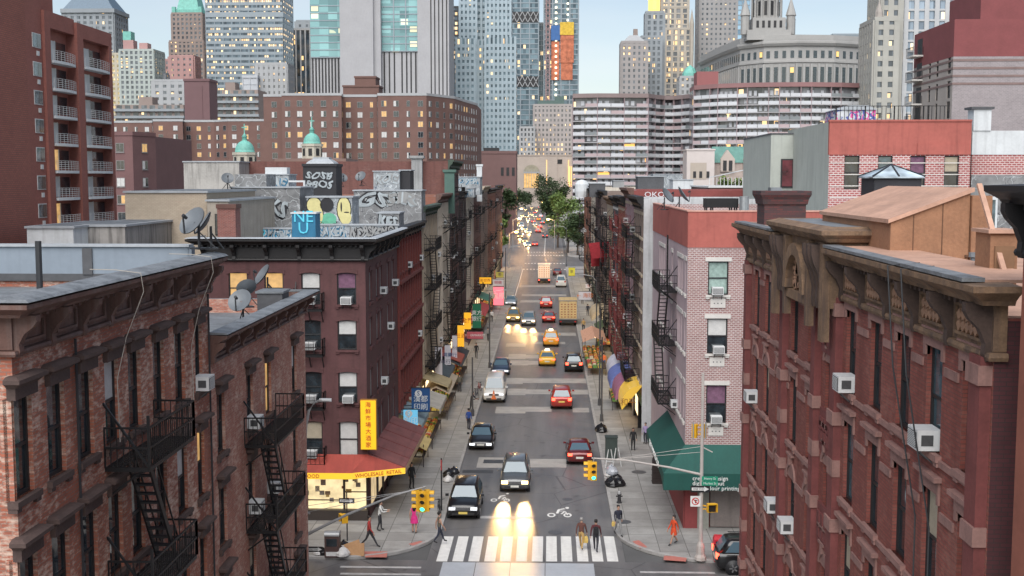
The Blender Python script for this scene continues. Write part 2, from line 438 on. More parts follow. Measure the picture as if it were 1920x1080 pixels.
def ac_mesh():
    if 'ac' not in WM:
        b = MB()
        b.box(-0.31, 0.31, -0.38, 0.1, 0.0, 0.42, 0); b.box(-0.27, 0.27, -0.395, -0.382, 0.05, 0.37, 1)
        for i in range(9): b.box(-0.25, 0.25, -0.405, -0.396, 0.07 + i * 0.034, 0.082 + i * 0.034, 0)
        for s in (-1, 1):
            b.box(s * 0.315, s * 0.318, -0.3, -0.06, 0.1, 0.32, 1)
            b.bar((s * 0.24, -0.34, 0.0), (s * 0.24, 0.0, -0.3), 0.03, 0.03, 1)
        WM['ac'] = b.mesh('air_conditioner', [ac_white, ac_dark])
    return WM['ac']
def cover_mesh():
    if 'cov' not in WM:
        b = MB(); b.box(-0.42, 0.42, -0.05, 0.05, -0.62, -0.1, 0)
        for x in (-0.2, 0, 0.2): b.box(x - 0.03, x + 0.03, -0.06, -0.05, -0.4, -0.34, 1)
        WM['cov'] = b.mesh('sleeve_cover', [white_stone, ac_dark])
    return WM['cov']

class Bld:
    def __init__(s, name, label, W, D, H, loc, rot=0.0, cat='building', group=None):
        s.W, s.D, s.H = W, D, H
        s.root = thing(name, label, cat, loc, RD(rot), group)
        s.wb = MB(); s.holes = {'F': [], 'R': [], 'L': []}; s.done = set()
    def P(s, f, u, z, d=0.0):
        if f == 'F': return (u, -d, z)
        if f == 'R': return (s.W + d, u, z)
        return (-d, u, z)
    def wall(s, f, u0=None, u1=None, z0=0.0, z1=None, m=0, dep=0.2, off=0.0):
        u0 = 0.0 if u0 is None else u0; u1 = (s.W if f == 'F' else s.D) if u1 is None else u1; z1 = s.H if z1 is None else z1
        hs = [h for h in s.holes[f] if h[1] > u0 and h[0] < u1 and h[3] > z0 and h[2] < z1]
        us = sorted({u0, u1} | {x for h in hs for x in h[:2] if u0 < x < u1}); zs = sorted({z0, z1} | {x for h in hs for x in h[2:] if z0 < x < z1})
        for j in range(len(zs) - 1):
            zc = (zs[j] + zs[j + 1]) / 2; i = 0
            row = [h for h in hs if h[2] < zc < h[3]]
            st = None
            for i in range(len(us) - 1):
                uc = (us[i] + us[i + 1]) / 2
                solid = not any(h[0] < uc < h[1] for h in row)
                if solid and st is None: st = us[i]
                if st is not None and (not solid or i == len(us) - 2):
                    en = us[i + 1] if solid else us[i]
                    s.wb.quad(s.P(f, st, zs[j], off), s.P(f, en, zs[j], off), s.P(f, en, zs[j + 1], off), s.P(f, st, zs[j + 1], off), m); st = None
        for h in hs:
            a, b, c, d = h
            for (p, q) in (((a, c), (b, c)), ((b, c), (b, d)), ((b, d), (a, d)), ((a, d), (a, c))):
                s.wb.quad(s.P(f, p[0], p[1], off), s.P(f, q[0], q[1], off), s.P(f, q[0], q[1], -dep), s.P(f, p[0], p[1], -dep), m)
        s.done.add(f)
    def win(s, f, u, z, w, h, pane='dark', fm=None, lintel=None, lm=None, sill=True, sm=None, ac=False, mull=False, hole=True):
        fm = fm or frame_dark
        if hole: s.holes[f].append((u - w / 2, u + w / 2, z, z + h))
        o = put('window', win_mesh(w, h, fm, 0, mull), s.root, s.P(f, u, z), FROT[f])
        put('pane', pane_mesh(w, h, pane), o)
        if lintel: put('lintel', lintel_mesh(w, lintel, lm or brown_stone), o, (0, 0, h))
        if sill: put('sill', sill_mesh(w, sm or lm or brown_stone), o)
        if ac: put('air_conditioner', ac_mesh(), s.root, s.P(f, u + rnd.uniform(-0.08, 0.08), z + 0.03), FROT[f])
        return o
    def shell(s, m=0, mroof=1, par=0.6, th=0.3, H=None, base=0.0, cope=None):
        W, D = s.W, s.D; H = H or s.H; b = s.wb; c = mroof if cope is None else cope
        if 'F' not in s.done: b.quad((0, 0, base), (W, 0, base), (W, 0, H), (0, 0, H), m)
        if 'R' not in s.done: b.quad((W, 0, base), (W, D, base), (W, D, H), (W, 0, H), m)
        if 'L' not in s.done: b.quad((0, D, base), (0, 0, base), (0, 0, H), (0, D, H), m)
        b.quad((W, D, base), (0, D, base), (0, D, H), (W, D, H), m)
        o = [(0, 0), (W, 0), (W, D), (0, D)]; i = [(th, th), (W - th, th), (W - th, D - th), (th, D - th)]
        for k in range(4):
            l = (k + 1) % 4
            b.quad((*o[k], H), (*o[l], H), (*i[l], H), (*i[k], H), c)
            b.quad((*i[k], H), (*i[l], H), (*i[l], H - par), (*i[k], H - par), m)
        b.quad(*[(*p, H - par) for p in i], mroof)
    def finish(s, mats, name='wall'):
        s.wb.build(name, mats, s.root); return s.root
    def part(s, name, mb, mats, parent=None): return mb.build(name, mats, parent or s.root)
    def fe(s, f, u0, u1, z, drop=None, sdir=1, dep=1.05, m=None, roofladder=0.0, detail=True, box=False):
        """one level of fire escape: slatted platform (part) with railing and stair (sub-parts)"""
        m = m or iron; P = lambda u, d, zz: s.P(f, u, zz, d)
        b = MB(); L = u1 - u0
        def bx(mb, ua, ub, da, db, za, zb):
            p = P(ua, da, za); q = P(ub, db, zb); mb.box(p[0], q[0], p[1], q[1], za, zb)
        bx(b, u0, u1, dep - 0.05, dep, z - 0.1, z); bx(b, u0, u1, 0.0, 0.05, z - 0.1, z)
        bx(b, u0, u0 + 0.05, 0.05, dep - 0.05, z - 0.1, z); bx(b, u1 - 0.05, u1, 0.05, dep - 0.05, z - 0.1, z)
        ng = int((dep - 0.1) / (0.07 if detail else 0.16))
        so = (u0 + 0.15, u0 + 1.0) if sdir > 0 else (u1 - 1.0, u1 - 0.15)
        for i in range(ng):
            d = 0.07 + i * (dep - 0.14) / max(1, ng - 1)
            if drop and d > dep * 0.42:
                if sdir > 0: bx(b, so[1], u1 - 0.05, d - 0.018, d + 0.018, z - 0.035, z - 0.005)
                else: bx(b, u0 + 0.05, so[0], d - 0.018, d + 0.018, z - 0.035, z - 0.005)
            else: bx(b, u0 + 0.05, u1 - 0.05, d - 0.018, d + 0.018, z - 0.035, z - 0.005)
        for k in (0.04, 0.5, 0.96):
            uu = u0 + L * k; b.bar(P(uu, 0.0, z - 0.75), P(uu, dep * 0.8, z - 0.1), 0.05, 0.05)
        pl = s.part('fire_escape', b, m)
        r = MB(); rh = 0.95
        pts = [(u0, 0.0), (u0, dep), (u1, dep), (u1, 0.0)]
        for i in range(3):
            (a, d0), (c, d1) = pts[i], pts[i + 1]
            ln = math.hypot(c - a, d1 - d0)
            for hz in (rh, rh * 0.5): r.bar(P(a, d0, z + hz), P(c, d1, z + hz), 0.045, 0.045)
            n = max(2, int(ln / (0.14 if detail else 0.26)))
            for k in range(n + 1):
                uu = a + (c - a) * k / n; dd = d0 + (d1 - d0) * k / n; t = 0.055 if k in (0, n) else 0.02
                r.bar(P(uu, dd, z), P(uu, dd, z + rh), t, t)
        r.bar(P(u0, dep, z + rh + 0.3), P(u0, dep, z), 0.06, 0.06); r.bar(P(u0, 0, z + rh + 0.6), P(u0, dep, z), 0.05, 0.05)
        s.part('railing', r, m, pl)
        if drop:
            st = MB(); ua = so[0] + 0.1 if sdir > 0 else so[1] - 0.1
            run = min(L - 0.7, drop * 0.62) * sdir
            zs, ze = z - 0.02, z - drop + 0.02
            dd0, dd1 = dep * 0.48, dep - 0.08
            for d in (dd0, dd1):
                st.bar(P(ua, d, zs), P(ua + run, d, ze), 0.05, 0.16)
                st.bar(P(ua, d, zs + 0.75), P(ua + run, d, ze + 0.75), 0.035, 0.035)
                for k in (0.15, 0.5, 0.85): st.bar(P(ua + run * k, d, zs + (ze - zs) * k), P(ua + run * k, d, zs + (ze - zs) * k + 0.75), 0.03, 0.03)
            n = int(drop / 0.25)
            for k in range(1, n):
                uu = ua + run * k / n; zz = zs + (ze - zs) * k / n
                bx(st, uu - 0.09, uu + 0.09, dd0, dd1, zz - 0.02, zz + 0.02)
            s.part('stair', st, m, pl)
        return pl

def bracket(mb, x, d, z0, z1, w=0.16, m=0, face=None, P=None):
    """scrolled cornice bracket standing out d from the wall between z0 and z1"""
    h = z1 - z0
    prof = [(0, z0), (d * 0.25, z0), (d * 0.32, z0 + h * 0.12), (d * 0.28, z0 + h * 0.3), (d * 0.5, z0 + h * 0.55), (d * 0.85, z0 + h * 0.72), (d, z0 + h * 0.85), (d, z1), (0, z1)]
    mb.loft([[P(x + e, zz, dd) for dd, zz in prof] for e in (-w / 2, w / 2)], m)

# ------------------------------------------------------------ setting: ground, streets, pavements
XL, XR, CL, CR = -10.5, 7.75, -6.1, 3.75
YC0, YC1 = 50.6, 60.1                       # the cross street's kerbs
def asphalt_mat():
    m, t, b = _new('asphalt'); v = uvv(t)
    b.inputs['Roughness'].default_value = 0.5
    n1 = noise(t, v, 0.25, 6, 0.6); n2 = noise(t, v, 14, 3); n3 = noise(t, stretch(t, v, 1.0, 0.08), 0.9, 5)
    f = math_n(t, 'ADD', math_n(t, 'ADD', math_n(t, 'MULTIPLY', n1, 0.4), math_n(t, 'MULTIPLY', n2, 0.15)), math_n(t, 'MULTIPLY', n3, 0.45))
    c = mixc(t, ramp(t, f, 0.35, 0.65), (0.075, 0.073, 0.076), (0.19, 0.182, 0.178))
    mp = nd(t, 'ShaderNodeTexVoronoi', feature='DISTANCE_TO_EDGE'); t.links.new(v, mp.inputs['Vector']); mp.inputs['Scale'].default_value = 0.16
    st_ = noise(t, v, 0.9, 3, 0.6); c = mixc(t, math_n(t, 'MULTIPLY', ramp(t, st_, 0.62, 0.72), 0.6), c, (0.045, 0.043, 0.043))
    c = mixc(t, math_n(t, 'MULTIPLY', math_n(t, 'LESS_THAN', math_n(t, 'ADD', mp.outputs['Distance'], math_n(t, 'MULTIPLY', n1, 0.02)), 0.0145), 0.6), c, (0.03, 0.03, 0.032))
    t.links.new(c, b.inputs['Base Color'])
    t.links.new(math_n(t, 'ADD', 0.28, math_n(t, 'MULTIPLY', n1, 0.4)), b.inputs['Roughness'])
    bump(t, b, n2, 0.15, 0.01); return m
asphalt = asphalt_mat()
def walk_mat():
    m, t, b = _new('concrete_walk'); v = uvv(t); b.inputs['Roughness'].default_value = 0.8
    br = nd(t, 'ShaderNodeTexBrick'); t.links.new(v, br.inputs['Vector']); br.offset = 0.0
    br.inputs['Color1'].default_value = _c((0.27, 0.262, 0.25)); br.inputs['Color2'].default_value = _c((0.36, 0.352, 0.335)); br.inputs['Mortar'].default_value = _c((0.11, 0.105, 0.1))
    br.inputs['Scale'].default_value = 1; br.inputs['Brick Width'].default_value = 1.5; br.inputs['Row Height'].default_value = 1.5; br.inputs['Mortar Size'].default_value = 0.02
    n = noise(t, v, 0.8, 6, 0.65); n2 = noise(t, v, 9, 2)
    c = mixc(t, math_n(t, 'MULTIPLY', ramp(t, n, 0.4, 0.7), 0.55), br.outputs['Color'], (0.17, 0.16, 0.15))
    c = mixc(t, math_n(t, 'MULTIPLY', math_n(t, 'GREATER_THAN', n2, 0.68), 0.5), c, (0.09, 0.085, 0.08))
    t.links.new(c, b.inputs['Base Color']); bump(t, b, br.outputs['Fac'], -0.3, 0.01); return m
walk = walk_mat()
kerb_m = mat('granite_kerb', (0.33, 0.32, 0.31), 0.75, 0, 0.25, 2)
paintw = mat('road_paint', (0.72, 0.71, 0.68), 0.6, 0, 0.12, 3, streak=0.25, dirt=(0.35, 0.33, 0.31))
paintold = mat('road_paint_worn', (0.42, 0.41, 0.4), 0.65, 0, 0.3, 3)
patch_m = mat('concrete_patch', (0.36, 0.34, 0.315), 0.6, 0, 0.25, 0.9)
patch_d = mat('tar_patch', (0.05, 0.05, 0.052), 0.5, 0, 0.3, 1.2)
plate_m = mat('pale_concrete', (0.42, 0.44, 0.47), 0.4, 0, 0.12, 0.6)
red_tile = mat('tactile_red', (0.45, 0.16, 0.13), 0.7, 0, 0.15, 4)
ground_m = mat('far_ground', (0.1, 0.1, 0.1), 0.9, 0, 0.3, 0.05)

g = MB(); g.quad((-2500, -300, -0.06), (2500, -300, -0.06), (2500, 4500, -0.06), (-2500, 4500, -0.06))
tag(g.build('ground', ground_m), kind='structure')
r = MB()
r.quad((CL - 0.3, -40, 0), (CR + 0.3, -40, 0), (CR + 0.3, YC0, 0), (CL - 0.3, YC0, 0))
r.quad((-160, YC0, 0), (160, YC0, 0), (160, YC1, 0), (-160, YC1, 0))
r.quad((CL - 0.3, YC1, 0), (CR + 0.3, YC1, 0), (CR + 0.3, 268, 0), (CL - 0.3, 268, 0))
r.quad((-160, 268, 0), (160, 268, 0), (160, 302, 0), (-160, 302, 0))
r.quad((-15.5, 302, 0), (4, 302, 0), (6, 1200, 0), (-52, 1200, 0))
tag(r.build('road', asphalt), kind='structure')

def corner_block(name, x0, x1, y0, y1, rad, corner):
    """pavement block with one rounded corner and a granite kerb"""
    b = MB(); z = 0.14
    cx, cy = {'se': (x1 - rad, y0 + rad), 'sw': (x0 + rad, y0 + rad), 'ne': (x1 - rad, y1 - rad), 'nw': (x0 + rad, y1 - rad)}[corner]
    a0 = {'se': -90, 'ne': 0, 'nw': 90, 'sw': 180}[corner]
    arc = [(cx + rad * math.cos(RD(a0 + 9 * i)), cy + rad * math.sin(RD(a0 + 9 * i))) for i in range(11)]
    rect = [(x0, y0), (x1, y0), (x1, y1), (x0, y1)]
    idx = {'sw': 0, 'se': 1, 'ne': 2, 'nw': 3}[corner]
    poly = rect[:idx] + arc + rect[idx + 1:]
    b.prism(poly, -0.05, z)
    o = tag(b.build(name, walk), kind='structure')
    k = MB(); kp = [rect[idx - 1]] + arc + [rect[(idx + 1) % 4]]
    k.sweep(kp, [(0.02, -0.02), (0.02, 0.135), (-0.01, 0.155), (-0.17, 0.155), (-0.17, 0.0)])
    tag(k.build('kerb', kerb_m), kind='structure')
    return o
corner_block('pavement', -160, CL, YC1, 268, 5.0, 'se')
corner_block('pavement', CR, 160, YC1, 268, 5.5, 'sw')
corner_block('pavement', -160, CL, -40, YC0, 4.0, 'ne')
corner_block('pavement', CR, 160, -40, YC0, 4.0, 'nw')
corner_block('pavement', -160, -15.5, 302, 900, 4.0, 'se')
corner_block('pavement', 5.0, 160, 302, 900, 4.0, 'sw')

# painted markings and patches: thin sheets on the asphalt
def sheet(name, quads, m, z=0.006, t=0.004):
    b = MB()
    for (x0, x1, y0, y1) in quads: b.box(x0, x1, y0, y1, z - t, z)
    return tag(b.build(name, m), kind='structure')
cw = []
for xp in (835, 864, 893, 922, 950, 979, 1008, 1034, 1062, 1091, 1118, 1145):
    p = onZ(xp, 1028); cw.append((p.x - 0.29, p.x + 0.29, onZ(xp, 1053).y, onZ(xp, 1006).y))
sheet('crosswalk_markings', cw, paintw, 0.012)
p0 = onZ(1000, 1079); plates = []
xs = [onZ(x, 1068).x for x in (826, 890, 956, 1022, 1115)]
ye = onZ(1000, 1056).y
for i in range(4): plates.append((xs[i] + 0.02, xs[i + 1] - 0.02, YC0 - 8, ye))
sheet('concrete_road_plates', plates, plate_m, 0.01)
sl = []
for y in (1063, 1076):
    a = onZ(638, y); bq = onZ(790, y); sl.append((a.x, bq.x, a.y - 0.13, a.y + 0.13))
a = onZ(1200, 1073); bq = onZ(1340, 1073); sl.append((a.x, bq.x, a.y - 0.13, a.y + 0.13))
a = onZ(900, 970); sl.append((a.x, onZ(1000, 970).x, a.y - 0.25, a.y + 0.25))
sheet('stop_lines', sl, paintold, 0.012)
# trench patches right across the street
ps = []
for (xa, xb, ya, yb) in ((893, 950, 858, 877), (950, 1062, 861, 876), (928, 985, 763, 775), (985, 1034, 763, 772), (1074, 1105, 765, 773), (950, 985, 729, 741), (985, 1108, 731, 739), (948, 980, 709, 720), (980, 1100, 710, 718),
                         (956, 990, 676, 685), (990, 1010, 677, 684), (952, 985, 664, 673), (985, 1012, 666, 672), (948, 985, 644, 650), (960, 1080, 624, 629), (975, 1012, 563, 567), (975, 1062, 535, 538), (978, 1062, 552, 555), (1000, 1060, 641, 645)):
    a = onZ(xa, yb); b2 = onZ(xb, ya); c2 = onZ(xb, yb); ps.append((a.x, c2.x, a.y, b2.y))
sheet('road_patches', ps, patch_m, 0.007)
a = onZ(905, 872); sheet('tar_patches', [(a.x, a.x + 2.2, a.y + 0.5, a.y + 1.6), (-5.9, -3.8, 78.6, 79.4)], patch_d, 0.0105, 0.003)
far = []
for yy in (505, 494, 479, 473):
    p = onZ(1000, yy)
    for i in range(13): far.append((CL + 0.3 + i * 0.76, CL + 0.68 + i * 0.76, p.y - 1.1, p.y + 1.1))
sheet('far_crosswalk_markings', far, paintw, 0.012)
cl = [(-1.35, -1.2, 306, 420), (-5.9, -5.75, 195, 262), (-14.9, -14.7, 310, 420)]
sheet('lane_lines', cl, paintw, 0.012)
# bicycle symbols
def bike_mark(px, py, s=1.0):
    p = onZ(px, py); b = MB(); z0, z1 = 0.006, 0.012
    def ring(cx, cy, r0, r1):
        n = 14; A = [(cx + r1 * math.cos(2 * PI * i / n), cy + 1.7 * r1 * math.sin(2 * PI * i / n)) for i in range(n)]; B = [(cx + r0 * math.cos(2 * PI * i / n), cy + 1.7 * r0 * math.sin(2 * PI * i / n)) for i in range(n)]
        for i in range(n):
            j = (i + 1) % n; b.prism([A[i], A[j], B[j], B[i]], z0, z1)
    ring(p.x - 0.42 * s, p.y, 0.13 * s, 0.22 * s); ring(p.x + 0.42 * s, p.y, 0.13 * s, 0.22 * s)
    def seg(a, c, w=0.07): b.bar((p.x + a[0] * s, p.y + a[1] * s, 0.009), (p.x + c[0] * s, p.y + c[1] * s, 0.009), w * s, 0.006)
    seg((-0.12, 0.3), (-0.02, 1.0), 0.14); seg((-0.02, 1.0), (0.28, 1.2), 0.16); seg((0.02, 0.75), (0.3, 0.75)); seg((0.3, 0.75), (0.42, 0.0)); seg((0.1, 0.2), (0.3, 0.75), 0.1)
    ring(p.x + 0.42 * s, p.y + 1.55, 0.0, 0.1 * s)
    return tag(b.build('bicycle_marking', paintw), kind='structure')
bike_mark(1049, 966, 1.15); bike_mark(938, 938, 0.95)
mh = MB()
for (px, py, r_) in ((1041, 998, 0.42), (1064, 936, 0.33), (1170, 983, 0.42), (1198, 889, 0.5)):
    p = onZ(px, py); zz = 0.15 if px > 1150 else 0.012
    mh.lathe([(r_ * 0.8, zz + 0.004), (r_ * 0.97, zz + 0.004), (r_, zz)], (p.x, p.y, 0), 18)
tag(mh.build('manhole_covers', mat('cast_iron_cover', (0.12, 0.12, 0.125), 0.45, 0.4, 0.3, 8)), kind='structure')
tt = MB()
for pts in (((683, 1034), (727, 1034), (725, 1045), (685, 1045)), ((766, 1020), (788, 1014), (797, 1018), (778, 1025)), ((1186, 1015), (1198, 1013), (1214, 1026), (1200, 1028)), ((1245, 1042), (1288, 1044), (1286, 1053), (1244, 1050))):
    q = [onZ(x, y, 0.14) for x, y in pts]; q = [(a.x, a.y) for a in q]
    tt.prism(list(reversed(q)), 0.141, 0.147)
tag(tt.build('tactile_paving', red_tile), kind='structure')
# ============================================================ near buildings
brA = brick('brick_peeling_red', (0.42, 0.13, 0.075), (0.31, 0.095, 0.06), (0.24, 0.15, 0.12), 0.23, 0.08, 0.012, (0.62, 0.48, 0.39), 0.85, 0.49, 0.6, 0.5, 0.3)
brB = brick('brick_weathered_rose', (0.43, 0.15, 0.1), (0.33, 0.115, 0.08), (0.32, 0.22, 0.18), 0.23, 0.08, 0.012, (0.58, 0.44, 0.36), 0.75, 0.48, 0.62, 0.8, 0.35)
brC = mat('maroon_painted_brick', (0.088, 0.035, 0.036), 0.75, 0, 0.25, 0.7, bmp=0.15, streak=0.4)
corn_brown = mat('cornice_brown', (0.115, 0.058, 0.045), 0.7, 0, 0.4, 2.0, bmp=0.3, streak=0.5, dirt=(0.2, 0.17, 0.16))
corn_black = mat('cornice_black', (0.011, 0.01, 0.011), 0.55, 0, 0.3, 2.0)
wblue = mat('pale_blue_parapet', (0.21, 0.25, 0.295), 0.8, 0, 0.1, 0.6, streak=0.15)
pipe_d = mat('dark_pipe', (0.03, 0.032, 0.036), 0.5)
dish_m = mat('dish_grey', (0.13, 0.145, 0.16), 0.5, 0, 0.15, 3)
tar_edge = mat('tar_roof_edge', (0.16, 0.172, 0.185), 0.55, 0, 0.6, 1.8, bmp=0.3, streak=0.3)
wire_m = mat('cable_pale', (0.36, 0.33, 0.29), 0.7)

def bracket_cornice(B, path, ztop, zbot, dep, faces, m, spacing, panels=True, name='cornice', capm=None, dent=True, m2=None):
    c = MB(); q2 = 1 if m2 else 0; h = ztop - zbot
    c.sweep(path, [(-0.05, ztop - h * 0.26), (dep * 0.55, ztop - h * 0.26), (dep * 0.62, ztop - h * 0.2), (dep * 0.8, ztop - h * 0.14), (dep * 0.95, ztop - h * 0.1), (dep, ztop - h * 0.08), (dep, ztop), (-0.05, ztop + 0.03)])
    c.sweep(path, [(-0.05, zbot), (dep * 0.2, zbot), (dep * 0.24, zbot + h * 0.05), (dep * 0.2, zbot + h * 0.1), (-0.05, zbot + h * 0.12)])
    c.sweep(path, [(-0.05, zbot + h * 0.12), (0.04, zbot + h * 0.12), (0.04, ztop - h * 0.26), (-0.05, ztop - h * 0.26)])
    for f, u0, u1 in faces:
        P = lambda u, z, d, f=f: B.P(f, u, z, d)
        n = max(1, round((u1 - u0) / spacing)); st = (u1 - u0) / n
        for i in range(n + 1):
            bracket(c, min(max(u0 + i * st, u0 + 0.12), u1 - 0.12), dep * 0.82, zbot - h * 0.02, ztop - h * 0.25, 0.2, q2, f, P)
            if i < n:
                if panels:
                    a, b = u0 + i * st + 0.3, u0 + (i + 1) * st - 0.3; za, zb = zbot + h * 0.2, ztop - h * 0.36
                    for (ua, ub, z0, z1) in ((a, b, za, za + 0.06), (a, b, zb - 0.06, zb), (a, a + 0.06, za + 0.06, zb - 0.06), (b - 0.06, b, za + 0.06, zb - 0.06)):
                        p, q = P(ua, z0, 0.05), P(ub, z1, 0.1); c.box(p[0], q[0], p[1], q[1], z0, z1)
                if dent:
                    k = int(st / 0.28)
                    for j in range(k):
                        uu = u0 + i * st + (j + 0.5) * st / k; p, q = P(uu - 0.06, 0, 0.05), P(uu + 0.06, 0, dep * 0.4)
                        c.box(p[0], q[0], p[1], q[1], ztop - h * 0.34, ztop - h * 0.262, q2)
    return B.part(name, c, [m, m2 or m])

# ---- A: red brick tenement at the lower left
A = Bld('brick_tenement', 'red brick tenement with peeling paint and heavy brown bracketed cornice, nearest on the left', 13.3, 14, 17.5, (XL, 22.4, 0), 90)
aw = [20.6 - 22.4 + 0.1, 0, 0, 0]
uA = [0.55, 2.15, 3.75, 5.35, 6.95, 8.5, 10.05, 11.55, 12.75]
uA = [Y - 22.4 for Y in (22.75, 24.35, 25.95, 27.55, 29.1, 30.95, 32.75, 34.55)]
pk = ['dark', 'dark', 'blind', 'dark', 'dark', 'dark', 'dark', 'lit', 'dark', 'beige']
for fl in range(4):
    z = 13.68 - fl * 3.23
    for i, u in enumerate(uA):
        lit = 'litup' if (fl, i) in ((1, 7),) else pk[(i * 3 + fl * 5) % 7]
        A.win('F', u, z, 0.9 if i < 7 else 0.72, 2.02, lit, frame_dark, 'hood', brown_stone, ac=(fl, i) in ((0, 7), (2, 7)))
A.wall('F', z0=0, z1=17.4, dep=0.24)
A.shell(0, 1, 0.7, 0.25, 17.4)
bracket_cornice(A, [(0.0, 1.5), (0.0, 0), (13.3, 0)], 17.62, 16.55, 0.62, [('F', 0, 13.3)], corn_brown, 1.66)
cp = MB(); cp.sweep([(0.02, 1.5), (0.02, 0), (13.26, 0)], [(0.0, 17.66), (0.6, 17.655), (0.66, 17.67), (0.58, 17.72), (0.25, 17.78), (0.0, 17.76)])
A.part('coping', cp, tar_edge)
# far parapet of the roof, painted pale blue
pw = MB(); pw.box(13.0, 13.35, 0.4, 14, 17.4, 17.95, 0); pw.box(12.98, 13.0, 0.5, 14, 16.95, 17.95, 0); pw.box(12.96, 12.98, 0.5, 14, 16.9, 17.12, 1); pw.box(12.9, 13.4, 0.45, 14, 17.95, 18.02, 2)
pw.box(12.92, 12.97, 3.45, 3.75, 17.1, 17.9, 1); pw.box(12.92, 12.97, 6.7, 7.0, 17.1, 17.9, 1)
A.part('party_wall', pw, [wblue, roof_dark, roof_silver])
A.finish([brA, roof_grey])
A.fe('F', 26.95 - 22.4, 30.45 - 22.4, 13.2, 3.23, 1, 1.07)
A.fe('F', 26.95 - 22.4, 30.45 - 22.4, 9.97, 3.23, 1, 1.07)
# drooping cables over the cornice
for (u, zend) in ((5.3, 13.7), (11.2, 12.5)):
    cb = MB(); cb.tube([(u, 0.5, 17.85), (u + 0.1, -0.1, 17.83), (u + 0.15, -0.68, 17.75), (u + 0.2, -0.72, 17.3), (u + 0.1, -0.3, 16.2), (u - 0.1, -0.12, 15.2), (u - 0.25, -0.2, zend)], 0.011, 5)
    A.part('cable', cb, wire_m)
for u in (2.95, 13.05): dp = MB(); dp.tube([(u, -0.06, 16.5), (u, -0.06, 4)], 0.03, 6); A.part('drain_pipe', dp, pipe_d)

# ---- B: lower brick tenement beside it
B = Bld('corner_tenement', 'lower weathered brick tenement with fire escapes and roof dishes at the left corner', 14.1, 12, 15.0, (XL, 35.72, 0), 90)
uB = [Y - 35.7 for Y in (36.75, 40.4, 43.1, 47.6)]
for fl in range(4):
    z = 11.25 - fl * 3.03
    for i, u in enumerate(uB):
        B.win('F', u, z, 0.92, 1.98, ['dark', 'beige', 'dark', 'dark', 'lit', 'dark', 'blind'][(i * 2 + fl * 3) % 7], frame_dark, 'hood', brown_stone, ac=(fl, i) in ((0, 1), (1, 1), (2, 0), (1, 2)))
B.wall('F', z0=0, z1=14.9, dep=0.24)
B.shell(0, 1, 0.6, 0.25, 14.9)
bracket_cornice(B, [(0.0, 0), (14.1, 0), (14.1, 1.2)], 15.16, 14.3, 0.55, [('F', 0, 14.1)], corn_brown, 1.76)
cp = MB(); cp.sweep([(0.02, 0), (14.08, 0), (14.08, 1.2)], [(0.0, 15.2), (0.53, 15.195), (0.57, 15.21), (0.5, 15.25), (0.0, 15.28)])
B.part('coping', cp, tar_edge)
B.finish([brB, roof_grey])
for k in range(3): B.fe('F', 39.55 - 35.72, 44.2 - 35.72, 10.85 - 3.03 * k, 3.03, 1, 1.08)

# ---- C: maroon corner building across the side street
C = Bld('maroon_corner_building', 'dark maroon painted corner tenement with black cornice above a red shop awning', 9.4, 14.0, 16.5, (XL - 9.4, 66.6, 0), 0)
cx = [0.95, 3.9, 6.05, 8.25]
cp_ = [['purple', 'lit', 'litup', 'purple', 'purple'], ['blind', 'dark', 'dark', 'beige', 'blind'], ['dark', 'dark', 'dark', 'blind2', 'dark'], ['dark', 'dark', 'beige', 'blind', 'dark'], ['dark', 'dark', 'dark', 'blind', 'dark']]
cols = [onY(x, 560, 66.6).x - (XL - 9.4) for x in (447, 514, 583, 650)]
for fl, (za, zb) in enumerate(((571, 511), (656, 600), (755, 697), (858, 790))):
    z0 = onY(650, za, 66.6).z; z1 = onY(650, zb, 66.6).z
    for i, u in enumerate(cols):
        pn = [['lit', 'lit', 'blind', 'purple'], ['dark', 'dark', 'dark', 'blind'], ['dark', 'dark', 'dark', 'blind'], ['dark', 'dark', 'beige', 'blind2']][fl][i]
        C.win('F', u, z0, 1.1, z1 - z0, pn, frame_dark, 'seg', brC, ac=(fl, i) in ((0, 2), (0, 3), (1, 2), (2, 3), (3, 2), (2, 2)))
    for j, u in enumerate((1.9, 4.6, 6.2, 9.4, 11.8)):
        C.win('R', u, z0, 0.95, z1 - z0, ['dark', 'blind', 'beige', 'dark', 'blind2'][(fl * 2 + j) % 5], frame_grey, 'seg', brC, ac=(fl, j) in ((0, 2), (1, 3), (2, 2), (0, 4)))
C.wall('F', z0=3.3, z1=16.4); C.wall('R', z0=0, z1=16.4)
C.wb.quad((0, 0.6, 0), (9.4, 0.6, 0), (9.4, 0.6, 3.3), (0, 0.6, 3.3)); C.wb.quad((0, 0, 3.3), (9.4, 0, 3.3), (9.4, 0.6, 3.3), (0, 0.6, 3.3))
C.shell(0, 1, 0.45, 0.3, 16.4)
bracket_cornice(C, [(0, 2), (0, 0), (9.4, 0), (9.4, 14)], 16.6, 15.35, 0.75, [('F', 0, 9.4), ('R', 0, 14)], corn_black, 2.05, panels=False)
cp = MB(); cp.sweep([(0, 2), (0, 0), (9.4, 0), (9.4, 14)], [(0.35, 16.64), (0.72, 16.635), (0.78, 16.65), (0.7, 16.7), (0.35, 16.72)])
C.part('coping', cp, roof_silver)
C.finish([brC, roof_silver])
# fire balconies on the front (small guard rails with the left column)
for z0 in (571, 656, 755, 858):
    z = onY(583, z0, 66.6).z - 0.25
    C.fe('F', cols[2] - 0.85, cols[2] + 0.75, z, None, 1, 0.6, detail=False)
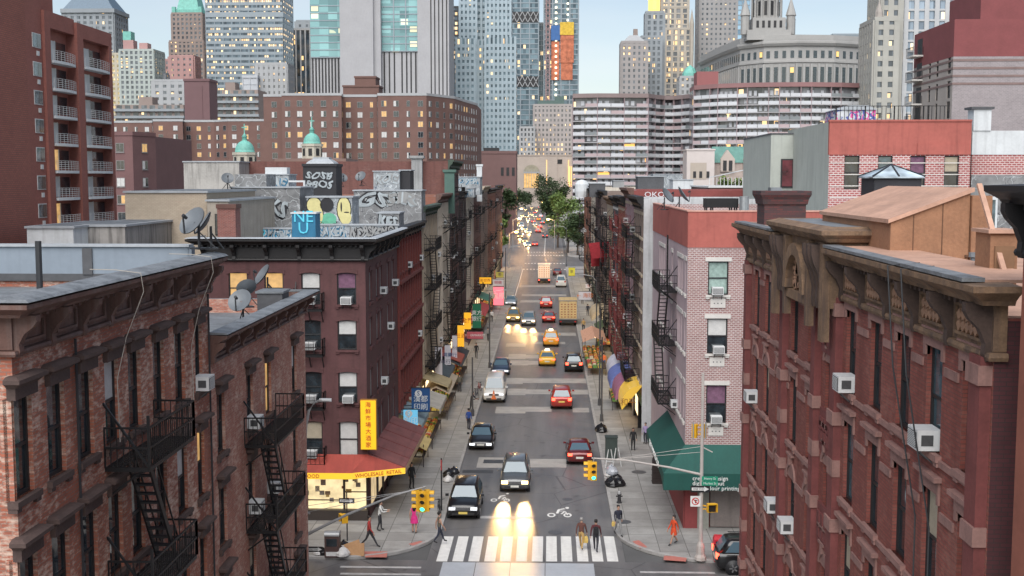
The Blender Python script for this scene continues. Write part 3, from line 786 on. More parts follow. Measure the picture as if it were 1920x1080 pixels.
# shop front
sf = MB(); x = [0, 3.6, 5.75, 7.95, 9.4]
sf.box(0.0, 9.4, 0.08, 0.5, 0.14, 0.75, 1)
for i in range(4):
    sf.quad((x[i] + 0.06, 0.45, 0.75), (x[i + 1] - 0.06, 0.45, 0.75), (x[i + 1] - 0.06, 0.45, 3.1), (x[i] + 0.06, 0.45, 3.1), 0)
    sf.box(x[i] - 0.06, x[i] + 0.06, 0.3, 0.5, 0.75, 3.2, 1); sf.box(x[i] + 0.06, x[i + 1] - 0.06, 0.36, 0.44, 1.75 - 0.5 * (i == 2), 1.8 - 0.5 * (i == 2), 1)
sf.box(9.25, 9.4, 0.3, 0.5, 0.14, 3.2, 1)
C.part('shop_window', sf, [emit('shop_window_glow', (1.0, 0.8, 0.45), 1.05, (0.4, 0.33, 0.2), 1.3, 1.6), mat('shopfront_dark', (0.05, 0.04, 0.035), 0.5)])
sf2 = MB()
for i in range(4):
    sf2.box(9.402, 9.44, 1.2 + i * 2.4, 3.0 + i * 2.4, 0.8, 2.6, 0); sf2.box(9.402, 9.5, 3.0 + i * 2.4, 3.6 + i * 2.4, 0.14, 3.2, 1)
C.part('side_shop_window', sf2, [emit('side_shop_glow', (1.0, 0.75, 0.42), 0.7, (0.3, 0.22, 0.12), 1.2, 1.2), mat('shopfront_dark', (0.05, 0.04, 0.035), 0.5)])
pm_ = [mat('poster%s' % n, c, 0.6) for n, c in (('red', (0.5, 0.12, 0.06)), ('cream', (0.6, 0.55, 0.42)), ('brown', (0.3, 0.2, 0.12)), ('grey', (0.3, 0.27, 0.24)), ('ochre', (0.5, 0.33, 0.1)))]
for k in range(48):
    u = rnd.uniform(0.3, 8.8); z = rnd.uniform(0.85, 2.7); w = rnd.uniform(0.12, 0.34); h = rnd.uniform(0.12, 0.36)
    ps_ = MB(); ps_.box(u, u + w, 0.37 + 0.0005 * k, 0.42, z, z + h); C.part('poster', ps_, pm_[k % 5])
# awning with yellow valance wrapping the corner
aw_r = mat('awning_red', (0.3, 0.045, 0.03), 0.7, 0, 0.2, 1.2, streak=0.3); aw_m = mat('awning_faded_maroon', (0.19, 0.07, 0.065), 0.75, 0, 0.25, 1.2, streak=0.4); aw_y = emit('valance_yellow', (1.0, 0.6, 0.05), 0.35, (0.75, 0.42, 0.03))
ad = 1.05; sd = 2.3
pth_o = [(0.0, -ad), (8.6, -ad), (9.4 + sd - 0.15, 0.35), (9.4 + sd - 0.1, 11.2)]
pth_i = [(0.0, 0.0), (9.4, 0.0), (9.4, 0.0), (9.4, 11.2)]
aw = MB(); zt, zo = 4.1, 3.25
for i in range(3):
    aw.quad((*pth_o[i], zo), (*pth_o[i + 1], zo), (*pth_i[i + 1], zt), (*pth_i[i], zt), 0 if i < 2 else 1)
    aw.quad((*pth_o[i], zo - 0.04), (*pth_o[i + 1], zo - 0.04), (*pth_i[i + 1], zt - 0.04), (*pth_i[i], zt - 0.04), 0 if i < 2 else 1)
for i, (p, q) in enumerate(zip([(2.6, -ad), (5.2, -ad)] + [(11.55, 0.35 + 2.2 * k) for k in range(5)], [(2.6, 0), (5.2, 0)] + [(9.4, 2.2 * k + 0.3) for k in range(5)])):
    aw.bar((*p, zo + 0.015), (*q, zt + 0.015), 0.05, 0.03, 2)
aw.tri((9.4, 11.2, zt), (9.4, 11.2, zo), (9.4 + sd - 0.1, 11.2, zo), 1)
awo = C.part('awning', aw, [aw_r, aw_m, mat('awning_seam', (0.14, 0.03, 0.03), 0.8)])
va = MB()
for i in range(3):
    va.loft([[(*pth_o[j], zo), (*pth_o[j], zo - 0.36), (pth_o[j][0], pth_o[j][1] + 0.03, zo - 0.36), (pth_o[j][0], pth_o[j][1] + 0.03, zo)] for j in (i, i + 1)], 0 if i < 2 else 1)
C.part('valance', va, [aw_y, mat('valance_faded', (0.5, 0.33, 0.2), 0.7)], awo)
ink = mat('sign_ink_red', (0.45, 0.05, 0.02), 0.6)
text('FISH  MARKET  FRESH  SEAFOOD', awo, 0.3, (4.6, -ad - 0.015, zo - 0.19), 0, ink)
th = math.atan2(pth_o[2][1] - pth_o[1][1], pth_o[2][0] - pth_o[1][0])
text('WHOLESALE  RETAIL', awo, 0.3, ((pth_o[1][0] + pth_o[2][0]) / 2 + 0.008, (pth_o[1][1] + pth_o[2][1]) / 2 - 0.015, zo - 0.19), th, ink)
# vertical yellow sign on the corner
vs = MB(); vs.box(9.42 - 0.32, 9.42 + 0.55, -0.42, -0.1, 4.5, 7.35, 0); vs.box(9.42 - 0.36, 9.42 + 0.59, -0.4, -0.12, 4.46, 7.39, 1)
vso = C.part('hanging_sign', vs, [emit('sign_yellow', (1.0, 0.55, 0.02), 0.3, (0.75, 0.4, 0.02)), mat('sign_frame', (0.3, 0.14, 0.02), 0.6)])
text('\n'.join('海鮮市場大酒家'), vso, 0.34, (9.53, -0.432, 5.92), 0, ink, space=1.15)
lp = MB(); lp.box(9.55, 9.7, -0.05, 0.2, 4.55, 4.75); C.part('wall_lamp', lp, ac_white)

# ---- F: pink brick corner building on the right, red parapet band
brF = brick('brick_pink_white', (0.3, 0.13, 0.115), (0.22, 0.095, 0.088), (0.5, 0.44, 0.43), 0.25, 0.105, 0.026)
rosewall = mat('pale_rose_render', (0.43, 0.34, 0.36), 0.8, 0, 0.1, 0.7, streak=0.25, dirt=(0.3, 0.2, 0.2))
red_band = mat('brick_red_render', (0.36, 0.1, 0.08), 0.75, 0, 0.18, 0.5, streak=0.35)
F = Bld('pink_corner_building', 'pink brick corner building with red parapet band and green shop canopy on the right corner', 14, 22, 18.2, (XR, 65.8, 0), 0)
for fl, (za, zb) in enumerate(((553, 490), (663, 597), (793, 722))):
    z0 = onY(1347, za, 65.8).z; z1 = onY(1347, zb, 65.8).z; u = onY(1347, 500, 65.8).x - XR
    for k, uu in enumerate((u, u + 5.2)):
        o = F.win('F', uu, z0, 1.14, z1 - z0, ['green', 'blind', 'purple'][fl], frame_dark, 'flat', white_stone, ac=True)
        put('sleeve_cover', cover_mesh(), F.root, (uu, 0, z0 - 0.1))
    for j, v in enumerate((0.9, 2.6, 3.7, 4.5, 8.2, 13.2, 14.3, 15.4, 16.5)):
        F.win('L', v, z0, 0.72, z1 - z0, 'dark', frame_dark, 'flat', white_stone, ac=(fl, j) == (2, 3))
F.wall('F', z0=4.0, z1=16.2); F.wall('L', z0=0, z1=16.2, m=2)
F.wb.quad((0, 0.3, 0), (14, 0.3, 0), (14, 0.3, 4.0), (0, 0.3, 4.0), 3); F.wb.quad((0, 0, 4.0), (14, 0, 4.0), (14, 0.3, 4.0), (0, 0.3, 4.0))
F.wb.box(-0.015, 14, -0.03, 0.25, 16.2, 18.2, 4); F.wb.box(-0.03, 0.25, 0.25, 22, 16.2, 18.2, 4)
F.shell(0, 1, 0.7, 0.28, 18.15, cope=5)
cp = MB(); cp.sweep([(0, 22), (0, 0), (14, 0)], [(-0.32, 18.2), (0.07, 18.2), (0.07, 18.27), (-0.32, 18.27)]); F.part('coping', cp, mat('salmon_coping', (0.55, 0.3, 0.24), 0.7))
F.finish([brF, roof_silver, rosewall, mat('dark_red_shopwall', (0.22, 0.04, 0.04), 0.7), red_band, roof_silver])
for k, z in enumerate((13.25, 10.0, 6.4)): F.fe('L', 5.1, 9.6, z, [3.25, 3.6, 0][k] or None, -1 if k % 2 else 1, 1.1)
rl = MB(); rl.bar((-0.5, 6.0, 13.4), (-0.5, 6.0, 16.6), 0.05, 0.05); rl.bar((-0.5, 6.5, 13.4), (-0.5, 6.5, 16.6), 0.05, 0.05)
for i in range(10): rl.bar((-0.5, 6.0, 13.6 + i * 0.3), (-0.5, 6.5, 13.6 + i * 0.3), 0.03, 0.03)
F.part('roof_ladder', rl, iron)
# roller shutter and pier
sh = MB()
for i in range(30): sh.box(1.5, 7.6, 0.15, 0.2 + (i % 2) * 0.03, 0.2 + i * 0.115, 0.2 + (i + 1) * 0.115)
F.part('roller_shutter', sh, mat('shutter_grey_brown', (0.25, 0.215, 0.2), 0.5, 0.2, 0.2, 1, streak=0.3))
pr = MB(); pr.box(0.75, 1.4, -0.05, 0.3, 0.14, 3.6, 0); pr.box(0.02, 0.75, 0.0, 0.3, 0.14, 3.6, 1); pr.box(-0.05, 0.0, 0.0, 9, 0.14, 3.4, 1)
F.part('shop_pier', pr, [mat('grey_green_pier', (0.27, 0.27, 0.24), 0.7), mat('shop_side_red', (0.25, 0.05, 0.05), 0.7)])
can_g = mat('canopy_green', (0.008, 0.07, 0.057), 0.75, 0, 0.15, 0.8, streak=0.15)
cn = MB()
cn.loft([[(x_, 0.0, 5.0), (x_, -1.5, 3.7), (x_, -1.5, 2.75), (x_, -1.44, 2.75), (x_, -1.44, 3.66), (x_, 0.0, 4.94)] for x_ in (0.0, 5.39)])
cn.loft([[(0.0, y_, 5.0), (-1.35, y_, 3.7), (-1.35, y_, 3.2), (-1.3, y_, 3.2), (-1.3, y_, 3.66), (0.0, y_, 4.94)] for y_ in (0.0, 10)])
cn.tri((-1.35, -1.5, 3.7), (0, -1.5, 3.7), (0, 0, 5.0)); cn.tri((-1.35, -1.5, 3.7), (0, 0, 5.0), (-1.35, 0, 3.7)); cn.quad((-1.35, -1.5, 3.7), (0, -1.5, 3.7), (0, -1.5, 2.75), (-1.35, -1.5, 2.75)); cn.quad((-1.35, -1.5, 3.7), (-1.35, 0, 3.7), (-1.35, 0, 3.2), (-1.35, -1.5, 2.75))
cn.loft([[(x_, 0.0, 5.6), (x_, -1.55, 5.45), (x_, -1.6, 2.6), (x_, -1.5, 2.6), (x_, -1.45, 5.3), (x_, 0.0, 5.45)] for x_ in (5.4, 8.2)])
cno = F.part('canopy', cn, can_g)
wht = mat('sign_white', (0.75, 0.77, 0.75), 0.6)
text('creative design\ndigital output\nfour colour printing', cno, 0.33, (0.25, -1.52, 3.15), 0, wht, align='LEFT', space=0.85)
text('M', cno, 0.75, (5.75, -1.63, 3.05), 0, wht)
text('設 計 印 刷 廣 告 公 司', cno, 0.42, (-1.37, 4.4, 3.45), -PI / 2, wht, sx=1.5)

# ---- K: ornate red brick building on the right
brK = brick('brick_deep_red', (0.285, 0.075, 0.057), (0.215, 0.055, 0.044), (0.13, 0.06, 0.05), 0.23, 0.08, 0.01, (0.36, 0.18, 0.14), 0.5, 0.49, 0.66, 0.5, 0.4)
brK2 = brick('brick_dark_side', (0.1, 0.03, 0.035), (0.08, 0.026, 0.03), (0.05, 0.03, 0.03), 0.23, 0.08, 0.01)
pstone = mat('brownstone_rose', (0.27, 0.15, 0.13), 0.8, 0, 0.3, 1.5, bmp=0.25, streak=0.5)
pilm = mat('pilaster_deep_red', (0.17, 0.048, 0.045), 0.7, 0, 0.3, 1.5, streak=0.3)
ochre = mat('cornice_ochre', (0.185, 0.115, 0.068), 0.75, 0, 0.55, 2.2, bmp=0.5, streak=0.85, dirt=(0.06, 0.042, 0.04))
ochre_d = mat('cornice_umber_and_shade', (0.07, 0.045, 0.036), 0.75, 0, 0.5, 2, bmp=0.3)  # dark brown brackets; on the dentils this tone also paints in underside shade
ochre2 = mat('cornice_pink_terracotta', (0.33, 0.19, 0.12), 0.7, 0, 0.35, 2.5, bmp=0.3, streak=0.5, dirt=(0.1, 0.06, 0.055))
salmon = mat('salmon_roof', (0.45, 0.27, 0.195), 0.75, 0, 0.3, 0.9, bmp=0.3, streak=0.3, dirt=(0.2, 0.13, 0.11))
YK = 45.6; WK = 25.1
K = Bld('ornate_red_building', 'deep red brick tenement with ornate ochre cornice and central arched pediment, nearest on the right', WK, 14, 18.2, (XR, YK, 0), -90)
kY = [43.75, 41.6, 39.3, 37.0, 34.6, 30.1, 27.8, 25.65, 23.6, 21.5]
kp = ['dark', 'dark', 'dark', 'blue', 'dark', 'beige', 'dark']
for fl in range(5):
    z = 14.55 - fl * 2.9
    for i, Y in enumerate(kY):
        lk = ('ears' if fl == 0 else 'cap') if not (fl in (2, 3) and i in (0, 1, 2, 3, 4)) else 'arch'
        if fl == 1 and i < 3: lk = 'arch'
        K.win('F', YK - Y, z, 0.95, 2.1 if lk != 'arch' else 1.75, kp[(i * 3 + fl * 2) % 7], frame_dark, lk, pstone, ac=(fl, i) in ((1, 0), (0, 5), (0, 8), (2, 2), (2, 3), (3, 4), (4, 4)))
    K.win('F', YK - 32.4, z - 1.3, 0.75, 1.7, 'dark', frame_dark, 'arch', pstone)
K.wall('F', z0=0, z1=17.6, dep=0.26)
K.shell(0, 1, 0.4, 0.3, 17.6)
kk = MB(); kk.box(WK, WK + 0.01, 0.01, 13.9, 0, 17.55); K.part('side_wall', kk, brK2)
# pilasters, belt courses
pl = MB(); st = MB()
for Yp, w in ((45.3, 0.5), (38.2, 0.55), (33.55, 0.5), (31.2, 0.55), (20.85, 0.55)):
    u = YK - Yp; pl = MB(); pl.box(u - w / 2, u + w / 2, -0.2, 0.0, 0, 16.9); K.part('pilaster', pl, pilm)
    for fl in range(6):
        z = 16.7 - fl * 2.9; st.box(u - w / 2 - 0.05, u + w / 2 + 0.05, -0.25, 0, z - 0.3, z + 0.05)
        if fl % 2: st.box(u - w / 2 - 0.02, u + w / 2 + 0.02, -0.215, 0, z - 1.7, z - 1.25)
for fl in range(5):
    z = 14.55 - fl * 2.9
    for (ya, yb) in ((45.0, 38.5), (37.9, 33.8), (30.9, 21.15)): st.box(YK - ya, YK - yb, -0.06, 0, z - 0.21, z - 0.08)
    for (ya, yb) in ((38.6, 37.8), (34.0, 33.2)): pass
    for i in range(len(kY) - 1):
        ua, ub = YK - kY[i] + 0.66, YK - kY[i + 1] - 0.66
        if 0.2 < ub - ua < 2.0: st.box(ua, ub, -0.04, 0, z + 1.62, z + 1.8)
K.part('belt_courses', st, pstone)
pn = MB()
for z in (15.4, 12.6, 9.9):
    u = YK - 32.4; pn.box(u - 0.62, u + 0.62, -0.08, 0, z - 0.2, z + 1.0)
    for dx in (-0.4, 0, 0.4):
        for dz in (0.2, 0.6): pn.box(u + dx - 0.15, u + dx + 0.15, -0.12, -0.08, z + dz - 0.17, z + dz + 0.17)
K.part('brick_panel', pn, pilm)
# cornice: two side runs, a raised centre with arched niche
def kcornice(u0, u1, ztop, zbot, dep, name, spacing, path):
    o = bracket_cornice(K, path, ztop, zbot, dep, [('F', u0, u1)], ochre, spacing, True, name, m2=ochre_d)
    d = MB(); h = ztop - zbot; n = max(1, round((u1 - u0) / spacing)); s_ = (u1 - u0) / n
    for i in range(n):
        a, b = u0 + i * s_ + 0.5, u0 + (i + 1) * s_ - 0.5; k = 5; d = MB()
        for j in range(k):
            for q in range(2):
                uu = a + (b - a) * (j + 0.5) / k; zz = zbot + h * (0.3 + 0.14 * q)
                d.lathe([(0.02, -0.02), (0.075, 0.0), (0.02, 0.02)], (0, 0, 0), 6) if False else d.obox((uu, -0.09, zz + 0.05), (0.07, 0, 0.05), (0, 0.03, 0), (-0.05, 0, 0.07))
        K.part('frieze_ornament', d, ochre2, o)
    return o
kcornice(YK - 38.0, YK - 45.55 + 7.5, 0, 0, 0, '', 1, []) if False else None
kcornice(0.05, YK - 38.3, 18.3, 16.85, 0.62, 'cornice', 1.75, [(0.0, 1.2), (0.0, 0), (YK - 38.3, 0)])
kcornice(YK - 30.95, WK, 18.2, 16.85, 0.62, 'cornice', 2.1, [(YK - 30.95, 0), (WK, 0), (WK, 0.2)])
pd = MB(); ua, ub = YK - 38.2, YK - 31.0; um = (ua + ub) / 2
pd.box(ua, ub, -0.35, 1.0, 16.6, 18.45, 0)
pd.sweep([(ua, 1.0), (ua, -0.35), (ub, -0.35), (ub, 1.0)], [(-0.02, 18.3), (0.15, 18.36), (0.22, 18.45), (0.34, 18.55), (0.34, 18.66), (-0.02, 18.76)])
pd.box(ua, ub, -0.33, 0.98, 18.68, 18.74, 3)
n = 12; R0, R1 = 1.05, 1.4
for i in range(n):
    t0, t1 = PI * i / n, PI * (i + 1) / n
    pd.loft([[(um + R1 * math.cos(t0), y_, 16.75 + R1 * math.sin(t0)), (um + R1 * math.cos(t1), y_, 16.75 + R1 * math.sin(t1)), (um + R0 * math.cos(t1), y_, 16.75 + R0 * math.sin(t1)), (um + R0 * math.cos(t0), y_, 16.75 + R0 * math.sin(t0))] for y_ in (-0.62, -0.34)], 0)
for s_ in (-1, 1):
    pd.box(um + s_ * 1.55 - 0.14, um + s_ * 1.55 + 0.14, -0.55, -0.34, 15.9, 18.3, 0); pd.box(um + s_ * 3.35 - 0.2, um + s_ * 3.35 + 0.2, -0.55, -0.34, 15.7, 18.3, 0)
    for k in range(3): bracket(pd, um + s_ * (1.95 + k * 0.5), 0.4, 16.5, 18.25, 0.18, 2, None, lambda u, z, d: (u, -0.34 - d, z))
for k in range(40):
    a = rnd.uniform(0, PI); q = rnd.uniform(0.15, 0.95); pd.obox((um + q * math.cos(a), -0.38, 16.8 + q * math.sin(a)), (0.08, 0, 0.03), (0, 0.05, 0), (-0.03, 0, 0.08), 1)
pd.box(um - 1.7, um + 1.7, -0.5, -0.1, 16.45, 16.72, 0)
K.part('pediment', pd, [ochre, ochre2, ochre_d, tar_edge])
cp = MB()
for (u0, u1) in ((0.0, YK - 38.25), (YK - 30.9, WK)):
    z = 18.33 if u0 == 0 else 18.23
    cp = MB(); cp.box(u0, u1, -0.6, -0.2, z, z + 0.07, 0); cp.box(u0, u1, -0.2, 1.3, z - 0.02, z + 0.035, 1); K.part('roof_edge', cp, [tar_edge, salmon])
K.finish([brK, salmon])
for (Y, z0) in ((23.2, 18.3), (24.1, 18.3)):
    cb = MB(); u = YK - Y; cb.tube([(u, -0.2, z0), (u, -0.85, z0 - 0.05), (u + 0.05, -0.7, 16.2), (u - 0.1, -0.1, 13), (u + 0.05, -0.15, 9), (u, -0.1, 4)], 0.018, 5); K.part('cable', cb, pipe_d)
# ============================================================ tenement rows down both sides of the street
def awn(b, side_d, u0, u1, zt, zo, m=0):
    b.loft([[(u, 0.0, zt), (u, -side_d, zo), (u, -side_d, zo - 0.35), (u, -side_d + 0.05, zo - 0.35), (u, -side_d + 0.05, zo - 0.05), (u, 0.0, zt - 0.06)] for u in (u0, u1)], m)
AWC = {}
def awm(c):
    k = 'awning_%d_%d_%d' % tuple(int(x * 100) for x in c)
    return mat(k, c, 0.7, 0, 0.2, 1.5, streak=0.3)
def tenement(name, label, side, Y0, Y1, H, wm, tm, floors, nwin, D=16, fe=None, fem=None, piers=None, corn=None, aws=(), xoff=0.0, par=0.5, roofm=None, shop=True, sidem=None, bars=False, acs=2, seed=0):
    rr = random.Random(seed + int(Y0 * 10)); X = (XL if side == 'L' else 7.05) + xoff; Wd = Y1 - Y0
    b = Bld(name, label, Wd, D, H, (X, Y0, 0) if side == 'L' else (X, Y1, 0), 90 if side == 'L' else -90)
    far = Y0 > 125; zb = 3.9; fh = (H - 0.9 - zb) / floors; sp = Wd / nwin
    for fl in range(floors):
        z = zb + fl * fh + fh * 0.22; h = fh * 0.6
        for i in range(nwin):
            u = (i + 0.5) * sp
            pk = rr.choice(['dark', 'dark', 'dark', 'blind', 'beige', 'dark', 'purple', 'blue', 'litup' if rr.random() < 0.5 else 'dark'])
            b.win('F', u, z, min(0.95, sp * 0.6), h, pk, frame_dark if rr.random() < 0.7 else frame_white, None if far else 'flat', tm, not far, tm, ac=rr.random() < (0.05 * acs if not far else 0.04))
    b.wall('F', z0=3.6, z1=H - 0.15, dep=0.2)
    b.wb.quad((0, 0.35, 0), (Wd, 0.35, 0), (Wd, 0.35, 3.6), (0, 0.35, 3.6), 2); b.wb.quad((0, 0, 3.6), (Wd, 0, 3.6), (Wd, 0.35, 3.6), (0, 0.35, 3.6), 2)
    b.shell(3 if sidem else 0, 1, par, 0.28, H - 0.15, cope=4)
    if piers:
        for i in range(nwin + 1):
            u = min(max(i * sp, 0.12), Wd - 0.12); b.wb.box(u - 0.13, u + 0.13, -0.16, 0, 3.7, H - 0.9, 5)
    if piers and Y0 < 90:
        for fl in range(1, floors): b.wb.box(0, Wd, -0.3, 0, zb + fl * fh - 0.1, zb + fl * fh + 0.12, 5)
    b.finish([wm, roofm or roof_silver, mat('shopfront_brown', (0.09, 0.07, 0.06), 0.6, 0, 0.4, 1), sidem or wm, roof_silver, piers or wm])
    cm = corn or corn_black
    c = MB(); zt = H; dp = 0.6
    c.sweep([(0, 0), (Wd, 0)], [(0, zt - 0.75), (dp * 0.3, zt - 0.75), (dp * 0.35, zt - 0.35), (dp * 0.8, zt - 0.22), (dp, zt - 0.18), (dp, zt), (0, zt + 0.03)])
    k = max(2, int(Wd / 1.6))
    for i in range(k + 1): bracket(c, min(max(i * Wd / k, 0.1), Wd - 0.1), dp * 0.8, zt - 0.95, zt - 0.25, 0.18, 0, None, lambda u, z, d: (u, -d, z))
    b.part('cornice', c, cm)
    if shop:
        s = MB(); n = max(2, int(Wd / 3.4)); w = Wd / n
        for i in range(n):
            s.box(i * w + 0.1, i * w + w - 0.1, 0.25, 0.32, 0.7, 2.7, 0 if rr.random() < 0.75 else 1); s.box(i * w - 0.08, i * w + 0.08, 0.1, 0.34, 0.14, 3.5, 2)
        s.box(0.1, Wd - 0.1, 0.02, 0.3, 2.75, 3.5, 3)
        b.part('shopfront', s, [lit_shop, g_dark, frame_dark, mat('fascia%d' % rr.randint(0, 3), rr.choice([(0.3, 0.06, 0.04), (0.08, 0.16, 0.12), (0.4, 0.33, 0.2), (0.06, 0.08, 0.16)]), 0.6)])
    for (a, c_, d_, col, zt_) in aws:
        q = MB(); awn(q, d_, a, c_, zt_, zt_ - 0.8); b.part('awning', q, awm(col))
    if fe:
        for (ua, ub) in fe:
            for fl in range(floors):
                if far and fl % 2 and side == 'L': continue
                b.fe('F', ua, ub, zb + fl * fh + fh * 0.15, fh if fl else None, 1 if fl % 2 else -1, 1.1, fem or iron, detail=Y0 < 105)
    return b

tan = mat('tan_stone', (0.36, 0.3, 0.23), 0.8, 0, 0.25, 1, streak=0.35)
cream = mat('cream_paint', (0.5, 0.45, 0.38), 0.8, 0, 0.2, 1, streak=0.35)
redp = brick('deep_red_row_brick', (0.24, 0.055, 0.045), (0.18, 0.045, 0.04), (0.12, 0.05, 0.045), 0.24, 0.085, 0.01, streak=0.3)
orb = brick('brick_orange_brown', (0.3, 0.1, 0.06), (0.24, 0.08, 0.05), (0.2, 0.14, 0.11))
brn = brick('brick_brown', (0.17, 0.07, 0.055), (0.13, 0.055, 0.045), (0.15, 0.1, 0.09))
drk = brick('brick_dark', (0.095, 0.05, 0.05), (0.075, 0.04, 0.042), (0.09, 0.07, 0.07))
grb = brick('brick_greybrown', (0.24, 0.17, 0.14), (0.2, 0.14, 0.12), (0.2, 0.17, 0.15))
green_cop = mat('green_copper_cornice', (0.05, 0.075, 0.055), 0.7, 0, 0.4, 1.5, streak=0.3)
mauve = mat('mauve_render', (0.25, 0.17, 0.19), 0.8, 0, 0.2, 0.8, streak=0.3)
partyr = brick('brick_party_wall', (0.2, 0.075, 0.06), (0.15, 0.055, 0.048), (0.13, 0.08, 0.07), 0.24, 0.085, 0.012, (0.3, 0.22, 0.2), 0.4, 0.55, 0.68, 0.3, 0.4)
T = tenement
rT = 'tenement'
T('red_pier_tenement', 'deep red tenement with projecting piers next to the maroon corner building', 'L', 80.75, 94.9, 16.7, redp, redp, 4, 9, 14, fe=None, piers=redp, corn=corn_black, aws=((0.4, 5, 1.6, (0.22, 0.3, 0.33), 3.6), (5.5, 11, 2.4, (0.45, 0.42, 0.36), 3.7)), acs=3)
T('tan_pier_tenement', 'tenement with pale tan piers, green cornice and black fire escapes, third along the left row', 'L', 95.05, 108.4, 17.8, brn, tan, 4, 9, 14, fe=((2.0, 7.0),), piers=tan, corn=green_cop, aws=((0.5, 4.5, 2.2, (0.4, 0.32, 0.18), 3.7), (6, 12.5, 1.8, (0.06, 0.08, 0.09), 3.6)))
T('orange_brick_tenement', 'orange brown brick tenement with tall pale window strips, left row before the high party wall', 'L', 108.55, 121.8, 18.6, orb, tan, 5, 8, 14, fe=((5, 10),), corn=corn_brown, piers=cream, aws=((1, 6, 2.2, (0.3, 0.07, 0.05), 3.6),))
T('high_party_wall_tenement', 'tallest left row tenement with long red brown brick party wall above the graffiti roofs', 'L', 122, 136, 22.0, drk, brn, 5, 6, 24, fe=((4, 9),), corn=green_cop, sidem=partyr, aws=((1, 6, 2.0, (0.1, 0.05, 0.06), 3.6),))
T('dark_brick_tenement', 'dark brick tenement with black fire escapes just past the high party wall', 'L', 136.2, 148, 18.6, drk, brn, 5, 6, 16, fe=((1, 6),), aws=((2, 8, 2.0, (0.32, 0.09, 0.08), 3.6),))
T('pale_tenement', 'pale grey tan painted tenement standing out in the middle of the left row', 'L', 148.2, 163, 18.7, cream, cream, 5, 6, 16, fe=((8, 13),), corn=tan)
T('brown_brick_tenement', 'brown brick tenement after the pale grey tan one on the left', 'L', 163.2, 180, 18.3, brn, brn, 5, 7, 16, fe=((2, 8),), aws=((2, 10, 2, (0.06, 0.2, 0.14), 3.6),))
T('tan_brick_tenement', 'tan brick tenement far along the left row with silver roof edge', 'L', 180.2, 200, 18.9, grb, tan, 5, 7, 16, fe=((8, 14),), corn=tan)
T('red_brown_tenement', 'red brown tenement second from the far end of the left row', 'L', 200.2, 228, 18.4, orb, brn, 5, 9, 16, fe=((3, 10),))
T('end_tenement', 'dark tenement at the far end of the left row by the street trees', 'L', 228.2, 262, 18.8, brn, brn, 5, 10, 16, fe=((5, 12),))
# right row
G = T('white_wall_tenement', 'tenement with tall white painted party wall rising behind the pink corner building', 'R', 88.0, 98, 18.7, grb, tan, 5, 5, 11, fe=((1.5, 7),), sidem=mat('party_white', (0.43, 0.44, 0.45), 0.8, 0, 0.18, 0.5, streak=0.45), par=0.4, fem=iron)
T('graffiti_band_tenement', 'mauve tenement with dark red roof band tagged in white letters behind the white party wall', 'R', 98.2, 109, 19.25, mauve, tan, 5, 5, 12, fe=((2, 7),), fem=iron_red, sidem=mat('dark_red_band', (0.2, 0.05, 0.045), 0.8, 0, 0.2, 1), corn=corn_brown)
gb = bpy.data.objects['graffiti_band_tenement']
text('OKO', gb, 0.62, (10.81, 1.7, 18.72), PI / 2, mat('spray_white', (0.6, 0.6, 0.62), 0.7), sx=1.2)
T('red_escape_tenement', 'red brick tenement with rust red fire escapes past the mauve one on the right', 'R', 109.2, 120, 18.4, orb, tan, 5, 5, 13, fe=((4, 9),), fem=iron_red)
T('blue_dark_tenement', 'blue black painted tenement in the middle of the right row', 'R', 120.2, 130, 18.2, mat('blue_black_paint', (0.04, 0.055, 0.07), 0.6, 0, 0.3, 1), frame_white, 5, 5, 13, fe=((2, 7),), roofm=roof_dark)
T('ochre_tenement', 'ochre fronted tenement beside the blue black one on the right', 'R', 130.2, 143, 18.0, tan, tan, 5, 6, 13, fe=((5, 10),), corn=ochre, roofm=roof_dark)
T('olive_tan_tenement', 'olive tan tenement with black balconies stacked up its front, right row', 'R', 143.2, 160, 18.6, grb, tan, 5, 6, 14, fe=((5, 10),), roofm=roof_grey)
T('plum_tenement', 'plum brick tenement past the olive tan one on the right', 'R', 160.2, 180, 18.3, drk, brn, 5, 7, 14, fe=((3, 9),), roofm=roof_grey)
T('beige_tenement', 'tall narrow beige fronted tenement near the right row end', 'R', 180.2, 198, 18.9, cream, tan, 5, 6, 14, fe=((8, 14),), roofm=roof_dark)
T('rust_tenement', 'rust brick tenement last on the right before the big trees', 'R', 198.2, 238, 18.5, orb, brn, 5, 10, 14, fe=((3, 9),), roofm=roof_dark)
# ============================================================ rooftops and middle distance
def solid(name, label, cat, mb, mats, group=None, loc=None, rot=0.0):
    o = mb.build(name, mats, None, loc, rot); return tag(o, label, cat, group)
def pxb(px0, px1, py, Y): a, b = onY(px0, py, Y), onY(px1, py, Y); return a.x, b.x, (a.z + b.z) / 2
def roofbox(name, label, px0, px1, py, Y, dep, zb, m, cope=roof_silver, cat='bulkhead', extra=None, cap=0.1):
    x0, x1, zt = pxb(px0, px1, py, Y); b = MB()
    b.box(x0, x1, Y, Y + dep, zb, zt - cap, 0); b.box(x0 - 0.08, x1 + 0.08, Y - 0.08, Y + dep + 0.08, zt - cap, zt, 1)
    if extra: extra(b, x0, x1, zt)
    return solid(name, label, cat, b, [m, cope, iron, g_dark, paint_white])
gr1 = graffiti('graffiti_grey', (0.25, 0.255, 0.26), [((0.38, 0.4, 0.41), 0.9, 0.012), ((0.07, 0.07, 0.08), 1.3, 0.008)])
gr2 = graffiti('graffiti_white', (0.36, 0.39, 0.41), [((0.12, 0.14, 0.18), 1.4, 0.012), ((0.48, 0.52, 0.54), 1.0, 0.016)])
